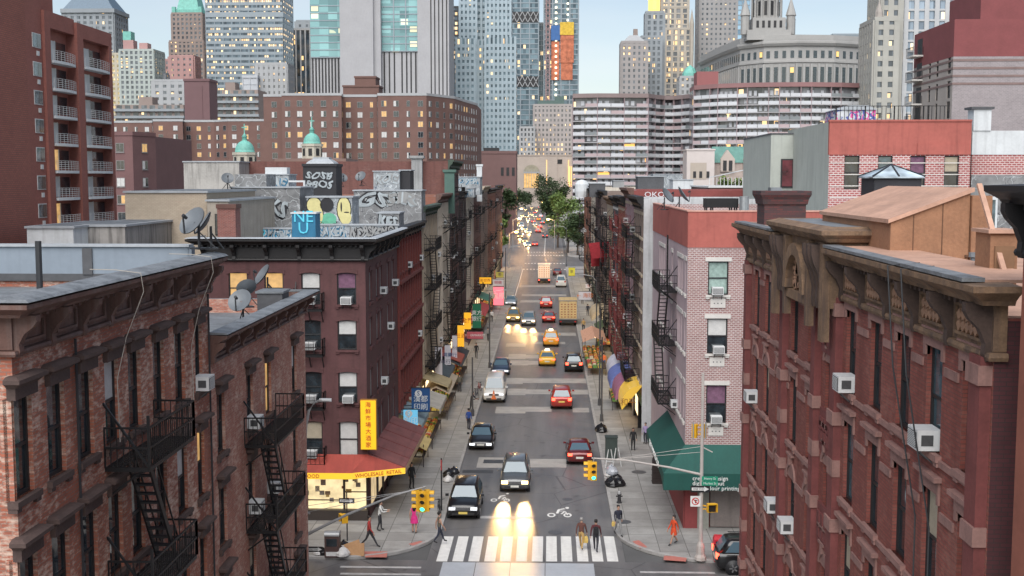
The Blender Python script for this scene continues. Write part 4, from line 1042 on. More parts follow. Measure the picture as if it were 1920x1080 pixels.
gr3 = graffiti('graffiti_teal', (0.28, 0.38, 0.42), [((0.03, 0.3, 0.5), 1.2, 0.09), ((0.6, 0.66, 0.68), 2.0, 0.06), ((0.03, 0.04, 0.06), 1.5, 0.03)])
gr4 = graffiti('graffiti_black', (0.03, 0.032, 0.038), [((0.36, 0.44, 0.48), 0.5, 0.07), ((0.3, 0.36, 0.38), 0.9, 0.02)])
gr5 = graffiti('graffiti_pink', (0.58, 0.6, 0.62), [((0.6, 0.08, 0.28), 1.6, 0.06), ((0.08, 0.1, 0.3), 1.2, 0.045)])
spray_w = mat('spray_pale', (0.58, 0.62, 0.64), 0.7, 0, 0.15, 3)
spray_k = mat('spray_black', (0.02, 0.02, 0.024), 0.7); spray_f = mat('spray_faded', (0.33, 0.37, 0.39), 0.8, 0, 0.45, 2.2, streak=0.5, dirt=(0.16, 0.17, 0.18))
spray_y = mat('spray_yellow', (0.6, 0.55, 0.26), 0.7, 0, 0.15, 3)
spray_g = mat('spray_green', (0.12, 0.4, 0.27), 0.7, 0, 0.15, 3)
spray_b = mat('spray_cyan', (0.1, 0.55, 0.72), 0.7, 0, 0.2, 2); spray_db = mat('spray_blue_dark', (0.02, 0.14, 0.25), 0.7, 0, 0.2, 2)
stucco_g = mat('stucco_grey', (0.28, 0.285, 0.285), 0.85, 0, 0.2, 0.8, streak=0.45)
concrete_w = mat('concrete_weathered', (0.36, 0.35, 0.33), 0.85, 0, 0.2, 0.6, streak=0.6)

ch = MB(); x0, x1, zt = pxb(407, 441, 383, 68.5); ch.box(x0, x1, 68.5, 69.6, 15.9, zt - 0.25, 0); ch.box(x0 - 0.06, x1 + 0.06, 68.44, 69.66, zt - 0.25, zt, 1)
solid('brick_chimney', 'squat red brick chimney at the corner of the maroon building roof', 'chimney', ch, [brick('chimney_brick', (0.3, 0.1, 0.08), (0.2, 0.06, 0.05), (0.26, 0.2, 0.18)), mat('chimney_cap', (0.12, 0.06, 0.05), 0.8)])
bb = roofbox('graffiti_block', 'small roof hut painted cyan with bubble letters', 547, 591, 398, 74, 1.6, 16.0, spray_db, paint_white)
bt = text('NE\nU', bb, 1.02, ((onY(569, 420, 74).x), 73.97, 17.25), 0, spray_b, ext=0.03, space=0.72); bt.data.transform(Matrix.Shear('XZ', 4, (0.15, 0))) if False else None
for (nm, lb, a, b_, py, Y, d, zb, m) in (
    ('graffiti_parapet', 'low roof parapet with cyan and white tags left of the cyan hut', 418, 546, 427, 79.6, 0.5, 15.9, gr3),
    ('graffiti_parapet', 'low roof parapet with grey white scrawl right of the cyan hut', 592, 746, 420, 79.7, 0.5, 15.9, gr2),
    ('stucco_bulkhead', 'grey stucco stair bulkhead with white bubble tags above the black cornice', 432, 562, 350, 85, 5, 16.1, gr1),
    ('yellow_graffiti_bulkhead', 'roof bulkhead painted with yellow and green faces', 575, 660, 368, 84, 3, 16.1, gr2),
    ('tag_wall_bulkhead', 'long dark bulkhead with outlined white capital letters', 663, 790, 356, 93.5, 3, 16.1, gr1),
    ('plain_roof_bulkhead', 'grey tagged bulkhead beside the red pier tenement cornice', 708, 748, 398, 88, 3, 16.1, gr1),
    ('white_roof_shed', 'white tagged roof shed with open doorway', 478, 541, 326, 99, 3, 17.2, gr2),
    ('pale_tagged_bulkhead', 'pale bulkhead with faint tags below the brick party wall', 700, 749, 320, 112, 3, 18.0, gr2),
    ('black_door_bulkhead', 'narrow black stair head beside the pale tagged one', 749, 769, 318, 112.5, 3, 18.0, spray_k),
    ('silver_penthouse', 'silver tagged penthouse far along the left row roofs', 849, 900, 331, 150, 5, 18.0, gr2),
    ('lower_silver_penthouse', 'smaller white tagged bulkhead below the silver penthouse', 862, 889, 352, 143, 3, 17.8, gr2)):
    def ex(b, x0, x1, zt, nm=nm):
        if nm == 'white_roof_shed':
            b.box(x1, x1 + 1.4, 98.9, 99.1, 17.2, 17.4, 4); b.box(x1, x1 + 1.4, 98.9, 99.1, zt - 0.7, zt - 0.55, 4); b.box(x1 + 1.25, x1 + 1.4, 98.9, 99.1, 17.4, zt - 0.7, 4); b.box(x0 + 0.8, x1 - 0.2, 99.3, 100.5, zt, zt + 0.55, 4)
        if nm == 'stucco_bulkhead': b.box(x0 + 0.05, x0 + 2.4, 86, 89, zt, zt + 0.9, 0)
    roofbox(nm, lb, a, b_, py, Y, d, zb, m, extra=ex)
yb = bpy.data.objects['yellow_graffiti_bulkhead']
q = MB()
def disc(b, px, py, Y, rx, rz, m, y0=0.03, n=14, a0=0, a1=360):
    c = onY(px, py, Y); pts = [(c.x + rx * math.cos(RD(a0 + (a1 - a0) * i / n)), Y - y0, c.z + rz * math.sin(RD(a0 + (a1 - a0) * i / n))) for i in range(n)]
    b.add(pts, [tuple(range(n))], m)
disc(q, 589, 385, 84, 0.6, 0.65, 1, 0.02); disc(q, 589, 385, 84, 0.52, 0.56, 0, 0.03); disc(q, 597, 404, 84, 0.4, 0.72, 1, 0.024); disc(q, 597, 404, 84, 0.34, 0.64, 0, 0.034)
disc(q, 613, 384, 84, 0.5, 0.52, 1, 0.03); disc(q, 617, 410, 84, 0.55, 0.42, 2, 0.03); disc(q, 645, 393, 84, 0.55, 0.98, 1, 0.02); disc(q, 645, 393, 84, 0.48, 0.9, 0, 0.03); disc(q, 648, 408, 84, 0.42, 0.5, 0, 0.036)
disc(q, 640, 388, 84, 0.06, 0.35, 1, 0.04); disc(q, 650, 398, 84, 0.2, 0.05, 1, 0.04)
q.build('painted_faces', [spray_y, spray_k, spray_g], yb)


# black water-house with pyramid roof
x0, x1, zt = pxb(568, 630, 312, 108); h = MB(); xm = (x0 + x1) / 2
h.box(x0, x1, 108, 111, 18.0, zt, 0); h.box(x0 - 0.1, x1 + 0.1, 107.9, 111.1, zt, zt + 0.25, 0)
h.loft([[(xm - a, 109.5 - a, z), (xm + a, 109.5 - a, z), (xm + a, 109.5 + a, z), (xm - a, 109.5 + a, z)] for a, z in ((1.3, zt + 0.25), (1.2, zt + 0.4), (0.75, zt + 0.7), (0.75, zt + 0.85))], 1)
bh = solid('black_roof_house', 'black square roof house covered in pale ring tags with white hipped top', 'bulkhead', h, [spray_k, roof_silver])
def fit(me, w, h_, shear=0.12):
    co = np.zeros(len(me.vertices) * 3, dtype=np.float32); me.vertices.foreach_get('co', co); co = co.reshape(-1, 3)
    lo, hi = co.min(0), co.max(0); co[:, 0] = (co[:, 0] - (lo[0] + hi[0]) / 2) * w / (hi[0] - lo[0]); co[:, 1] = (co[:, 1] - (lo[1] + hi[1]) / 2) * h_ / (hi[1] - lo[1]); x_, y_ = co[:, 0].copy(), co[:, 1].copy(); co[:, 0] += y_ * shear + 0.09 * h_ * np.sin(y_ * 7 / h_ + w * 5); co[:, 1] += 0.13 * h_ * np.sin(x_ * 3.1 / h_ + w * 3) + 0.06 * h_ * np.sin(x_ * 7.7 / h_); me.vertices.foreach_set('co', co.ravel()); me.update()
def bubbles(o, px0, px1, py0, py1, Y, fill, line, s_, shear=0.12):
    """fat sprayed letters with a dark rim"""
    a, c = onY(px0, py1, Y), onY(px1, py0, Y); w, h_ = c.x - a.x, c.z - a.z
    for off, m, d, k, nm in ((0.09, line, 0.02, 1.0, 'tag_outline'), (0.035, fill, 0.035, 0.93, 'tag_fill')):
        t = text(s_, o, 1.0, ((a.x + c.x) / 2, Y - d, (a.z + c.z) / 2), 0, m, name=nm, ext=0.008, fat=off); fit(t.data, w * k, h_ * k, shear)
def oo(k): return bpy.data.objects[k]
bubbles(bh, 572, 626, 322, 336, 108, spray_f, spray_k, 'SOSB'); bubbles(bh, 572, 626, 338, 353, 108, spray_f, spray_k, '8BOS')
bubbles(oo('stucco_bulkhead'), 474, 540, 375, 408, 85, spray_f, spray_k, 'REKS'); bubbles(oo('stucco_bulkhead'), 440, 476, 388, 410, 85, stucco_g, spray_k, 'OE')
bubbles(oo('graffiti_parapet.001'), 596, 650, 424, 445, 79.7, spray_f, spray_db, 'SAKER'); bubbles(oo('graffiti_parapet.001'), 655, 742, 424, 446, 79.7, stucco_g, spray_k, 'NORSKEMO')
bubbles(oo('graffiti_parapet'), 424, 500, 430, 448, 79.6, spray_b, spray_w, 'AYERSKO'); bubbles(oo('graffiti_parapet'), 502, 544, 430, 448, 79.6, spray_f, spray_db, 'MOSKE')
bubbles(oo('white_roof_shed'), 482, 538, 332, 352, 99, spray_f, spray_db, 'SKAE'); bubbles(oo('pale_tagged_bulkhead'), 702, 747, 326, 345, 112, spray_f, stucco_g, 'ROE')
bubbles(oo('plain_roof_bulkhead'), 710, 746, 402, 428, 88, spray_f, spray_k, 'KES'); bubbles(oo('silver_penthouse'), 851, 898, 334, 346, 150, spray_f, spray_db, 'SOVER'); bubbles(oo('lower_silver_penthouse'), 863, 888, 355, 368, 143, spray_f, spray_db, 'RASK')
bubbles(oo('tag_wall_bulkhead'), 668, 730, 360, 388, 93.5, spray_f, spray_k, 'GS'); bubbles(oo('tag_wall_bulkhead'), 722, 786, 360, 384, 93.5, stucco_g, spray_f, 'SIR'); bubbles(oo('yellow_graffiti_bulkhead'), 592, 632, 414, 421, 84, spray_g, spray_k, 'OSO')
# tall chimneys and vents
for (px, pyt, Y, w, zb, m, lb) in ((782, 292, 121.6, 0.55, 18, stucco_g, 'grey rendered chimney stack against the brick party wall'), (899, 308, 160, 0.35, 18.5, paint_white, 'slim white vent pipe with dark top on left row roofs'),
                                (843, 318, 121, 0.5, 18, mat('green_vent', (0.06, 0.12, 0.1), 0.6), 'green topped vent stack at the street end of the party wall')):
    p = onY(px, pyt, Y); b = MB(); b.box(p.x - w, p.x + w, Y - 0.4, Y + 0.4, zb - 1.5, p.z - 0.4, 0); b.loft([[(p.x + sx * e, Y + sy * e * 0.8, z) for sx, sy in ((-1, -1), (1, -1), (1, 1), (-1, 1))] for e, z in ((w, p.z - 0.4), (w * 1.35, p.z - 0.25), (w * 1.35, p.z))], 0)
    solid('roof_stack', lb, 'chimney', b, m)

def dish(label, loc, r, yaw, tilt=35):
    o = thing('satellite_dish', label, 'satellite dish', loc, RD(yaw))
    d = MB(); n = 16; c = Vector((0, -0.1, r * 0.9 + 0.35)); T_ = Matrix.Rotation(RD(90 - tilt), 3, 'X')
    rings = [[c + T_ @ Vector((k * r * math.cos(2 * PI * i / n), k * r * math.sin(2 * PI * i / n), 0.28 * r * k * k)) for i in range(n)] for k in (0.05, 0.4, 0.75, 1.0)]
    d.loft(rings, 0, cap=False)
    d.loft([[p + T_ @ Vector((0, 0, -0.03)) for p in q_] for q_ in rings], 0, cap=False); d.build('reflector', dish_m, o, smooth=True)
    a = MB(); f = c + T_ @ Vector((0, -0.1 * r, 1.0 * r)); a.bar(c + T_ @ Vector((0, -r, 0.25 * r)), f, 0.04, 0.04); a.cyl(f, f - T_ @ Vector((0, 0, 0.16)), 0.06, 0.05, 8)
    a.build('feed_arm', pipe_d, o)
    s_ = MB(); s_.cyl((0, 0.05, 0), (0, 0.05, r * 0.9 + 0.3), 0.04); s_.bar((0, 0.05, 0.5), (0.35, 0.4, 0), 0.03, 0.03); s_.bar((0, 0.05, 0.5), (-0.35, 0.4, 0), 0.03, 0.03); s_.box(-0.2, 0.2, -0.15, 0.25, -0.02, 0.03); s_.build('mast', pipe_d, o)
    return o
dish('large grey satellite dish at the far corner of the peeling brick tenement roof', onY(371, 466, 34.6), 0.47, -35)
dish('second grey dish half hidden behind the large roof dish', onY(393, 466, 35.4), 0.42, -70)
dish('grey dish on a pale mast beside the green roof planter', onY(455, 603, 44.5), 0.48, -15)
dish('small dish tucked behind the mast dish on the corner tenement roof', onY(465, 575, 47.3), 0.42, -150)
dish('grey dish behind the black chimney at the corner tenement edge', onY(500, 553, 48.7), 0.5, -60)
dish('small dish left of the grey stucco bulkhead among the graffiti', onY(427, 355, 84.4), 0.45, 20)
dish('dish on thin mast against the brick party wall right of the black roof house', onY(641, 350, 112), 0.5, 30)
dish('dish further right on the roofs below the brick party wall', onY(678, 348, 114), 0.55, -20)
dish('dark dish cluster on the pink corner building roof', onY(1247, 393, 76), 0.55, 60)
dish('pale dish lone on the pink corner building roof behind the red parapet', onY(1275, 393, 74.5), 0.6, 80)
# planter and black chimneys on the corner tenement roof
pl = thing('roof_planter', 'black roof box with bright green plants spilling from its top', 'planter', (-13.0, 37.0, 14.5))
b = MB(); b.box(-0.62, 0.95, -0.45, 1.0, 0, 1.25); b.box(-0.7, 1.02, -0.53, 1.07, 1.25, 1.33); b.build('box', roof_dark, pl)
lf = MB(); r2 = random.Random(5)
for i in range(420):
    a = r2.uniform(0, 2 * PI); q_ = math.sqrt(r2.random()); c = Vector((0.15 + 0.8 * q_ * math.cos(a), 0.25 + 0.7 * q_ * math.sin(a), 1.33 + r2.uniform(0, 0.42) * (1.1 - q_)))
    d1 = Vector((r2.uniform(-1, 1), r2.uniform(-1, 1), r2.uniform(-0.3, 1))).normalized() * 0.12; d2 = d1.cross(Vector((r2.random(), r2.random(), r2.random()))).normalized() * 0.05
    lf.quad(c - d1, c + d2, c + d1, c - d2)
lf.build('foliage', mat('leaf_bright', (0.22, 0.36, 0.05), 0.6, 0, 0.4, 3), pl)
for (px, py, Y, w, d, h_, lb) in ((512, 545, 46.5, 0.5, 0.6, 1.1, 'black tarred chimney near the street edge of the corner tenement roof'), (548, 556, 48.6, 0.35, 0.4, 0.5, 'low black roof vent at the far corner of the corner tenement')):
    p = onY(px, py, Y); b = MB(); b.box(p.x - w, p.x + w, Y - d, Y + d, 14.4, 14.4 + h_, 0); b.box(p.x - w - 0.06, p.x + w + 0.06, Y - d - 0.06, Y + d + 0.06, 14.4 + h_, 14.48 + h_, 1); solid('tarred_chimney', lb, 'chimney', b, [roof_dark, roof_grey])
for (px, y0, y1, Y, r_, lb) in ((75, 452, 550, 33.5, 0.09, 'black vent pipe on the peeling brick tenement roof'),):
    p = onY(px, y1, Y); b = MB(); b.cyl((p.x, Y, 16.8), (p.x, Y, onY(px, y0, Y).z), r_, r_, 10); solid('vent_pipe', lb, 'pipe', b, pipe_d)

# ---- left middle: brick walls and lower buildings
bn = brick('brick_plain_red', (0.38, 0.13, 0.095), (0.31, 0.105, 0.08), (0.17, 0.09, 0.075), 0.3, 0.115, 0.016)
yN = 30 * FPX / (VPX - 50)
n_ = MB(); n_.box(-46, -30, 44, yN, 0, 34); n_.box(-46, -29.94, 43.9, yN + 0.06, 34, 34.4)
solid('blank_brick_building', 'tall blank red brick wall at the left edge of the view', 'building', n_, bn)
def lowb(name, label, px0, px1, py, Y, dep, m, cope=roof_silver, zb=0.0):
    x0, x1, zt = pxb(px0, px1, py, Y); b = MB()
    b.box(x0, x1, Y, Y + dep, zb, zt - 0.12, 0); b.box(x0 - 0.1, x1 + 0.1, Y - 0.1, Y + dep + 0.1, zt - 0.12, zt, 1); b.box(x0 + 0.3, x1 - 0.3, Y + 0.3, Y + dep - 0.3, zt, zt + 0.02, 2)
    return solid(name, label, 'building', b, [m, cope, roof_grey]), x0, x1, zt
lowb('white_rendered_building', 'low white rendered rear wall beside the blank red brick wall', 50, 137, 424, 62, 8, paint_white)
lowb('stained_concrete_building', 'low grey building with dark vertical stains', 137, 234, 421, 64, 8, mat('stained_concrete', (0.3, 0.285, 0.27), 0.85, 0, 0.15, 0.6, streak=0.85, dirt=(0.055, 0.05, 0.048)))
beig = brick('brick_beige_wash', (0.52, 0.44, 0.34), (0.47, 0.39, 0.3), (0.4, 0.33, 0.26), 0.24, 0.085, 0.012, (0.45, 0.26, 0.2), 0.5, 0.55, 0.7, 0.5)
o, xa, xb, zt = lowb('beige_blank_building', 'blank beige washed brick building with pink weathering', 234, 387, 358, 72, 12, beig)
o2, xa, xb, zt2 = lowb('narrow_stucco_building', 'narrow grey beige building squeezed between beige wall and red chimney', 388, 428, 374, 71, 12, mat('stucco_beige_grey', (0.36, 0.32, 0.27), 0.85, 0, 0.2, 0.8, streak=0.5))
for (za, zb_) in ((16.6, 17.9), (13.6, 14.9)):
    b = MB(); xm = (xa + xb) / 2 + 0.1; b.box(xm - 0.28, xm + 0.28, 70.93, 70.99, za, zb_, 0); b.box(xm - 0.22, xm + 0.22, 70.9, 70.93, za + 0.06, zb_ - 0.06, 1); b.build('window', [frame_dark, g_dark], o2)
lowb('concrete_bulkhead_building', 'grey weathered concrete building top behind the graffiti roofs', 344, 448, 302, 118, 12, concrete_w)
lowb('brown_rear_building', 'long low brown brick building behind the beige wall', 446, 505, 303, 124, 10, partyr)

# ---- high-rise with white balconies
MXX = -50.0
MY = [-MXX * FPX / (VPX - p) for p in (42, 86, 98, 141, 154, 201, 207)]
M = Bld('balcony_apartment_tower', 'red brown brick apartment tower with stacked white curved balconies', MY[6] - MY[0], 16, 37, (MXX, MY[0], 0), 90)
br_m = brick('brick_tower_red', (0.34, 0.11, 0.085), (0.28, 0.09, 0.07), (0.25, 0.14, 0.12), 0.3, 0.1, 0.012)
o = M.root; X = [y - MY[0] for y in MY]
wb = MB(); zt2 = onX(178, 55, MXX).z; zt1 = onX(118, 30, MXX).z
wb.box(0, X[1], 0.3, 16, 0, 44); wb.box(X[1], X[2] - 0.15, 0, 16, 0, zt1); wb.box(X[2] - 0.15, X[3] + 0.12, 0.9, 16, 0, zt1 - 0.4); wb.box(X[3] + 0.12, X[4] - 0.1, -0.3, 16, 0, zt1 if False else zt2); wb.box(X[4] - 0.1, X[5] + 0.02, 0.7, 16, 0, zt2 - 0.3); wb.box(X[5] + 0.02, X[6], -0.3, 16, 0, zt2)
wb.box(X[2] - 0.15, X[3] + 0.12, 0, 0.9, zt1 - 1.6, zt1); wb.box(X[4] - 0.1, X[5] + 0.02, -0.3, 0.7, zt2 - 1.5, zt2)
wb.box(X[1] + 0.6, X[4] + 0.2, 3, 16, zt1, 46)
wb.build('wall', br_m, o)
def balcony(xm, z, w, y0, lit):
    s_ = MB(); n = 8; arc = [(-w / 2 + w * i / n, -0.75 * math.sin(PI * (0.18 + 0.64 * i / n))) for i in range(n + 1)]
    s_.prism([(a, b) for a, b in arc] + [(w / 2, 0.4), (-w / 2, 0.4)], -0.28, 0.0)
    ob = s_.build('balcony', paint_white, o, (xm, y0, z))
    r_ = MB()
    for hz in (0.2, 0.4, 0.6, 0.8, 0.98): r_.tube([(a, b + 0.05, hz) for a, b in arc], 0.02, 4)
    for a, b in arc: r_.bar((a, b + 0.05, 0), (a, b + 0.05, 1.0), 0.03, 0.03)
    r_.build('railing', frame_white, ob)
    d = MB(); d.box(-w / 2 + 0.15, -0.1, 0.62, 0.66, 0.05, 2.15, 0); d.box(0.05, w / 2 - 0.15, 0.62, 0.66, 0.3, 2.1, 1); d.box(-0.1, 0.05, 0.6, 0.68, 0, 2.2, 2)
    d.build('glazed_door', [lit_warm if lit else frame_white, g_dark, frame_white], ob)
for k in range(8):
    z = onX(118, 117 + 50.7 * k, MXX).z; balcony((X[2] + X[3]) / 2, z, X[3] - X[2] - 0.2, 0.25, k in (4, 6))
    z = onX(178, 130 + 47.6 * k, MXX).z; balcony((X[4] + X[5]) / 2, z, X[5] - X[4] - 0.2, 0.0, False)
    z = onX(68, 88 + 53.6 * k, MXX).z
    for (xx, w) in ((X[1] - 1.35, 1.9), (0.7, 1.0)):
        b = MB(); b.box(-w / 2, w / 2, -0.06, 0.0, 0, 1.4, 0); b.box(-w / 2 + 0.08, -0.03, -0.09, -0.06, 0.08, 1.32, 1); b.box(0.03, w / 2 - 0.08, -0.09, -0.06, 0.08, 1.32, 2)
        b.build('window', [frame_white, g_blue, g_dark], o, (xx, 0.3, z)); 
        b = MB(); b.box(-0.25, 0.25, -0.1, 0, -0.75, -0.3); b.build('air_conditioner', frame_white, o, (xx + 0.2, 0.3, z))

# ---- right: stucco stair head, chimneys on the ornate building
st_o = mat('orange_stucco', (0.285, 0.145, 0.08), 0.8, 0, 0.28, 1.4, bmp=0.4, streak=0.4, dirt=(0.2, 0.09, 0.05))
b = MB(); za, zb_ = 18.95, 19.72
fr = [(8.35, 29.0, 17.2), (10.25, 29.0, 17.2), (10.25, 29.0, zb_), (8.35, 29.0, za)]
b.loft([fr, [(x, 36.2, z) for x, y, z in fr]], 0)
b.loft([[(8.27, y, za - 0.02), (10.33, y, zb_ - 0.02), (10.33, y, zb_ + 0.08), (8.27, y, za + 0.08)] for y in (28.93, 36.27)], 1)
b.box(10.27, 10.75, 28.9, 36, 17.2, 19.6, 0)
for x in (8.9, 9.6): b.box(x - .012, x + .012, 28.99, 29.0, 17.3, 18.9 + (x - 8.35) * .4, 2)
b.box(8.34, 10.26, 28.985, 29.0, 18.72, 18.76, 2) if False else None
b.box(10.16, 10.27, 28.95, 29.0, 18.1, 18.16, 2)
solid('stucco_stair_head', 'orange stucco stair bulkhead with sloping salmon roof on the ornate building', 'bulkhead', b, [st_o, salmon, mat('stucco_joint', (0.12, 0.06, 0.035), 0.9)])
b = MB(); x0, x1, zt = pxb(1640, 1728, 334, 38); b.box(x0, x1, 38, 39.6, 17.4, zt, 0); xm, ym = (x0 + x1) / 2, 38.8; hw = (x1 - x0) / 2 + 0.08
b.loft([[(xm - hw * k, ym - 0.9 * k, z), (xm + hw * k, ym - 0.9 * k, z), (xm + hw * k, ym + 0.9 * k, z), (xm - hw * k, ym + 0.9 * k, z)] for k, z in ((1, zt), (1, zt + 0.05), (0.06, zt + 0.42))], 1)
for (sx, sy) in ((-1, -1), (1, -1), (0, -1), (1, 1), (-1, 1)): b.bar((xm + sx * hw, ym + sy * 0.9, zt + 0.06), (xm, ym, zt + 0.44), 0.05, 0.05, 0)
solid('skylight_hut', 'black roof hut with glazed pyramid skylight', 'bulkhead', b, [mat('black_tarpaper', (0.025, 0.027, 0.034), 0.7, 0, 0.3, 1), glass('skylight_glass', (0.35, 0.42, 0.47), 0.15, 1.5)])
b = MB(); x0, x1, zt = pxb(1434, 1512, 358, 42.5)
b.loft([[(x0 - e, 42.5 - e, z), (x1 + e, 42.5 - e, z), (x1 + e, 44 + e, z), (x0 - e, 44 + e, z)] for e, z in ((0, 17.4), (0, zt - 0.5), (0.05, zt - 0.48), (0.08, zt - 0.3), (0.16, zt - 0.14), (0.16, zt))], 0)
b.box(x0 + 0.3, x0 + 0.7, 43, 43.5, zt, zt + 0.12, 1)
solid('flared_chimney', 'wide black and red brick chimney with flared top on the ornate building', 'chimney', b, [brick('sooty_brick', (0.13, 0.04, 0.04), (0.04, 0.035, 0.04), (0.05, 0.04, 0.04), 0.23, 0.08, 0.01), roof_grey])
b = MB(); b.box(8.62, 9.15, 23.2, 24.0, 17.6, 18.95, 0); b.box(8.7, 9.08, 23.15, 23.2, 17.6, 18.7, 1); b.box(8.55, 9.22, 23.12, 24.08, 18.95, 19.02, 2); b.bar((8.8, 22.9, 18.2), (8.72, 24.2, 19.9), 0.1, 0.06, 2)
solid('stucco_chimney', 'small orange stucco chimney with leaning plank near the right edge', 'chimney', b, [st_o, mat('chimney_dark_board', (0.2, 0.11, 0.06), 0.8), salmon])  # second material: darker brown board on the chimney front

for lb, x, y, h_ in (('thin grey vent pipe on the salmon roof near the front edge', 9.3, 26.0, .9), ('short grey vent pipe behind the first on the salmon roof', 9.0, 27.6, .6), ('thin vent pipe beside the flared chimney', 9.3, 41.0, 1.1)):
    b = MB(); b.cyl((x, y, 17.2), (x, y, 17.4 + h_), .06, .06, 8); b.cyl((x, y, 17.4 + h_), (x, y, 17.5 + h_), .1, .1, 8); b.lathe([(.2, 17.2), (.07, 17.36)], (x, y, 0), 8); solid('vent_pipe', lb, 'pipe', b, roof_grey)
# ---- black corniced neighbour at the right edge
Lb = Bld('black_cornice_building', 'building with black cast cornice cut off by the right edge', 10, 10, 19.8, (7.75, 19.4, 0), -90)
Lb.shell(0, 1, 0.3); Lb.finish([mat('brown_red_render', (0.26, 0.09, 0.06), 0.8, 0, 0.2, 1), roof_dark])
bracket_cornice(Lb, [(0, 0.8), (0, 0), (10, 0)], 19.9, 18.75, 0.5, [('F', 0, 10)], corn_black, 1.2)

# ---- red parapet building and neighbours behind the ornate one
brS = brick('brick_red_white_joint', (0.38, 0.09, 0.085), (0.3, 0.07, 0.07), (0.6, 0.5, 0.48), 0.3, 0.14, 0.03)
greyg = mat('grey_green_render', (0.36, 0.38, 0.345), 0.8, 0, 0.1, 0.7, streak=0.3)
x0, x1, zt = pxb(1556, 1822, 228, 75)
Sb = Bld('red_parapet_building', 'grey green sided building with red parapet, striped brick front and roof railing', x1 - x0, 13, zt, (x0, 75, 0), 0)
for (pa, pb, ya, yb) in ((1582, 1612, 355, 292), (1645, 1674, 355, 292), (1705, 1736, 358, 292), (1769, 1799, 353, 292)):
    p, q = onY(pa, ya, 75), onY(pb, yb, 75); Sb.win('F', (p.x + q.x) / 2 - x0, p.z, q.x - p.x, q.z - p.z, ['dark', 'blue', 'purple', 'beige'][(pa - 1582) // 60 % 4], frame_dark, None, None, False, mull=False)
Sb.win('L', 9, 16.5, 0.5, 2.6, 'dark', frame_dark, None, None, False)
zr = onY(1600, 290, 75).z
Sb.wall('F', z0=0, z1=zr); Sb.wall('L', m=1); Sb.wb.box(-0.02, x1 - x0, -0.04, 0.25, zr, zt, 2); Sb.wb.box(-0.06, x1 - x0, -0.1, 0.3, zt, zt + 0.12, 2)
bz = onY(1600, 270, 75).z; Sb.wb.box((x1 - x0) * 0.62, (x1 - x0) * 0.97, -0.09, -0.04, zr, bz, 2)
for k in range(5):
    z = zr - 0.55 - k * 0.72; Sb.wb.box(0.1, x1 - x0 - 0.1, -0.015, 0.0, z, z + 0.06, 4)
    
Sb.shell(1, 3, 0.4); Sb.finish([brS, greyg, red_band, roof_silver, white_stone])
b = MB()
for i in range(28):
    x = 0.5 + i * 0.26; b.bar((x, 0.5, zt - 0.2), (x, 0.5, zt + 1.0), 0.03 + 0.05 * (i % 7 == 0), 0.04)
b.bar((0.4, 0.5, zt + 1.0), (7.6, 0.5, zt + 1.0), 0.04, 0.04); Sb.part('roof_railing', b, iron)
b = MB(); xx0, xx1, z2 = pxb(1568, 1642, 206, 79); b.box(xx0, xx1, 79, 82, zt - 0.4, z2, 0); b.loft([[(xx0 - 0.1, y, z2), (xx1 + 0.1, y, z2), (xx1 - 0.5, y, z2 + 0.3), (xx0 + 0.8, y, z2 + 0.3)] for y in (78.9, 82.1)], 1)
solid('pink_tag_hut', 'white roof hut with pink and blue tags behind a railing', 'bulkhead', b, [gr5, roof_silver])
x0, x1, zt = pxb(1446, 1491, 252, 86)
b = MB(); b.box(x0, x1, 86, 98, 0, zt, 0); b.box(x0 - 0.05, x1 + 0.05, 85.95, 98, zt, zt + 0.1, 1)
so = solid('grey_green_annex', 'grey green rendered block with one tall dark window', 'building', b, [greyg, roof_dark])
p, q = onY(1463, 352, 86), onY(1488, 298, 86); b = MB(); b.box(p.x, q.x, 85.9, 85.99, p.z, q.z, 0); b.box(p.x + 0.1, q.x - 0.1, 85.86, 85.9, p.z + 0.1, q.z - 0.1, 1); b.build('window', [frame_dark, glass('glass_reddish', (0.09, 0.02, 0.025))], so)
x0, x1, zt = pxb(1824, 1990, 245, 76)
b = MB(); zw = onY(1850, 290, 76).z; b.box(x0, x1, 76, 86, 0, zw, 0); b.box(x0 - 0.02, x1, 75.97, 86, zw, zt, 1); b.box(x0, x0 + 1.1, 75.9, 77, zt, zt + 1.35, 1); b.box(x0 - 0.2, x0 + 1.25, 75.8, 77.1, zt + 1.35, zt + 1.5, 2); b.box(x0, x1, 75.95, 75.99, 14, onY(1850, 328, 76).z, 3)
b.box(x0 + 0.4, x0 + 1.7, 75.9, 75.96, 15.8, 18.9, 1); b.box(x0 + 0.55, x0 + 1.55, 75.86, 75.9, 16, 18.7, 4)
solid('white_parapet_building', 'brick building with white parapet, white chimney and tagged grey wall at the right', 'building', b, [brS, paint_white, roof_dark, gr1, g_blue])
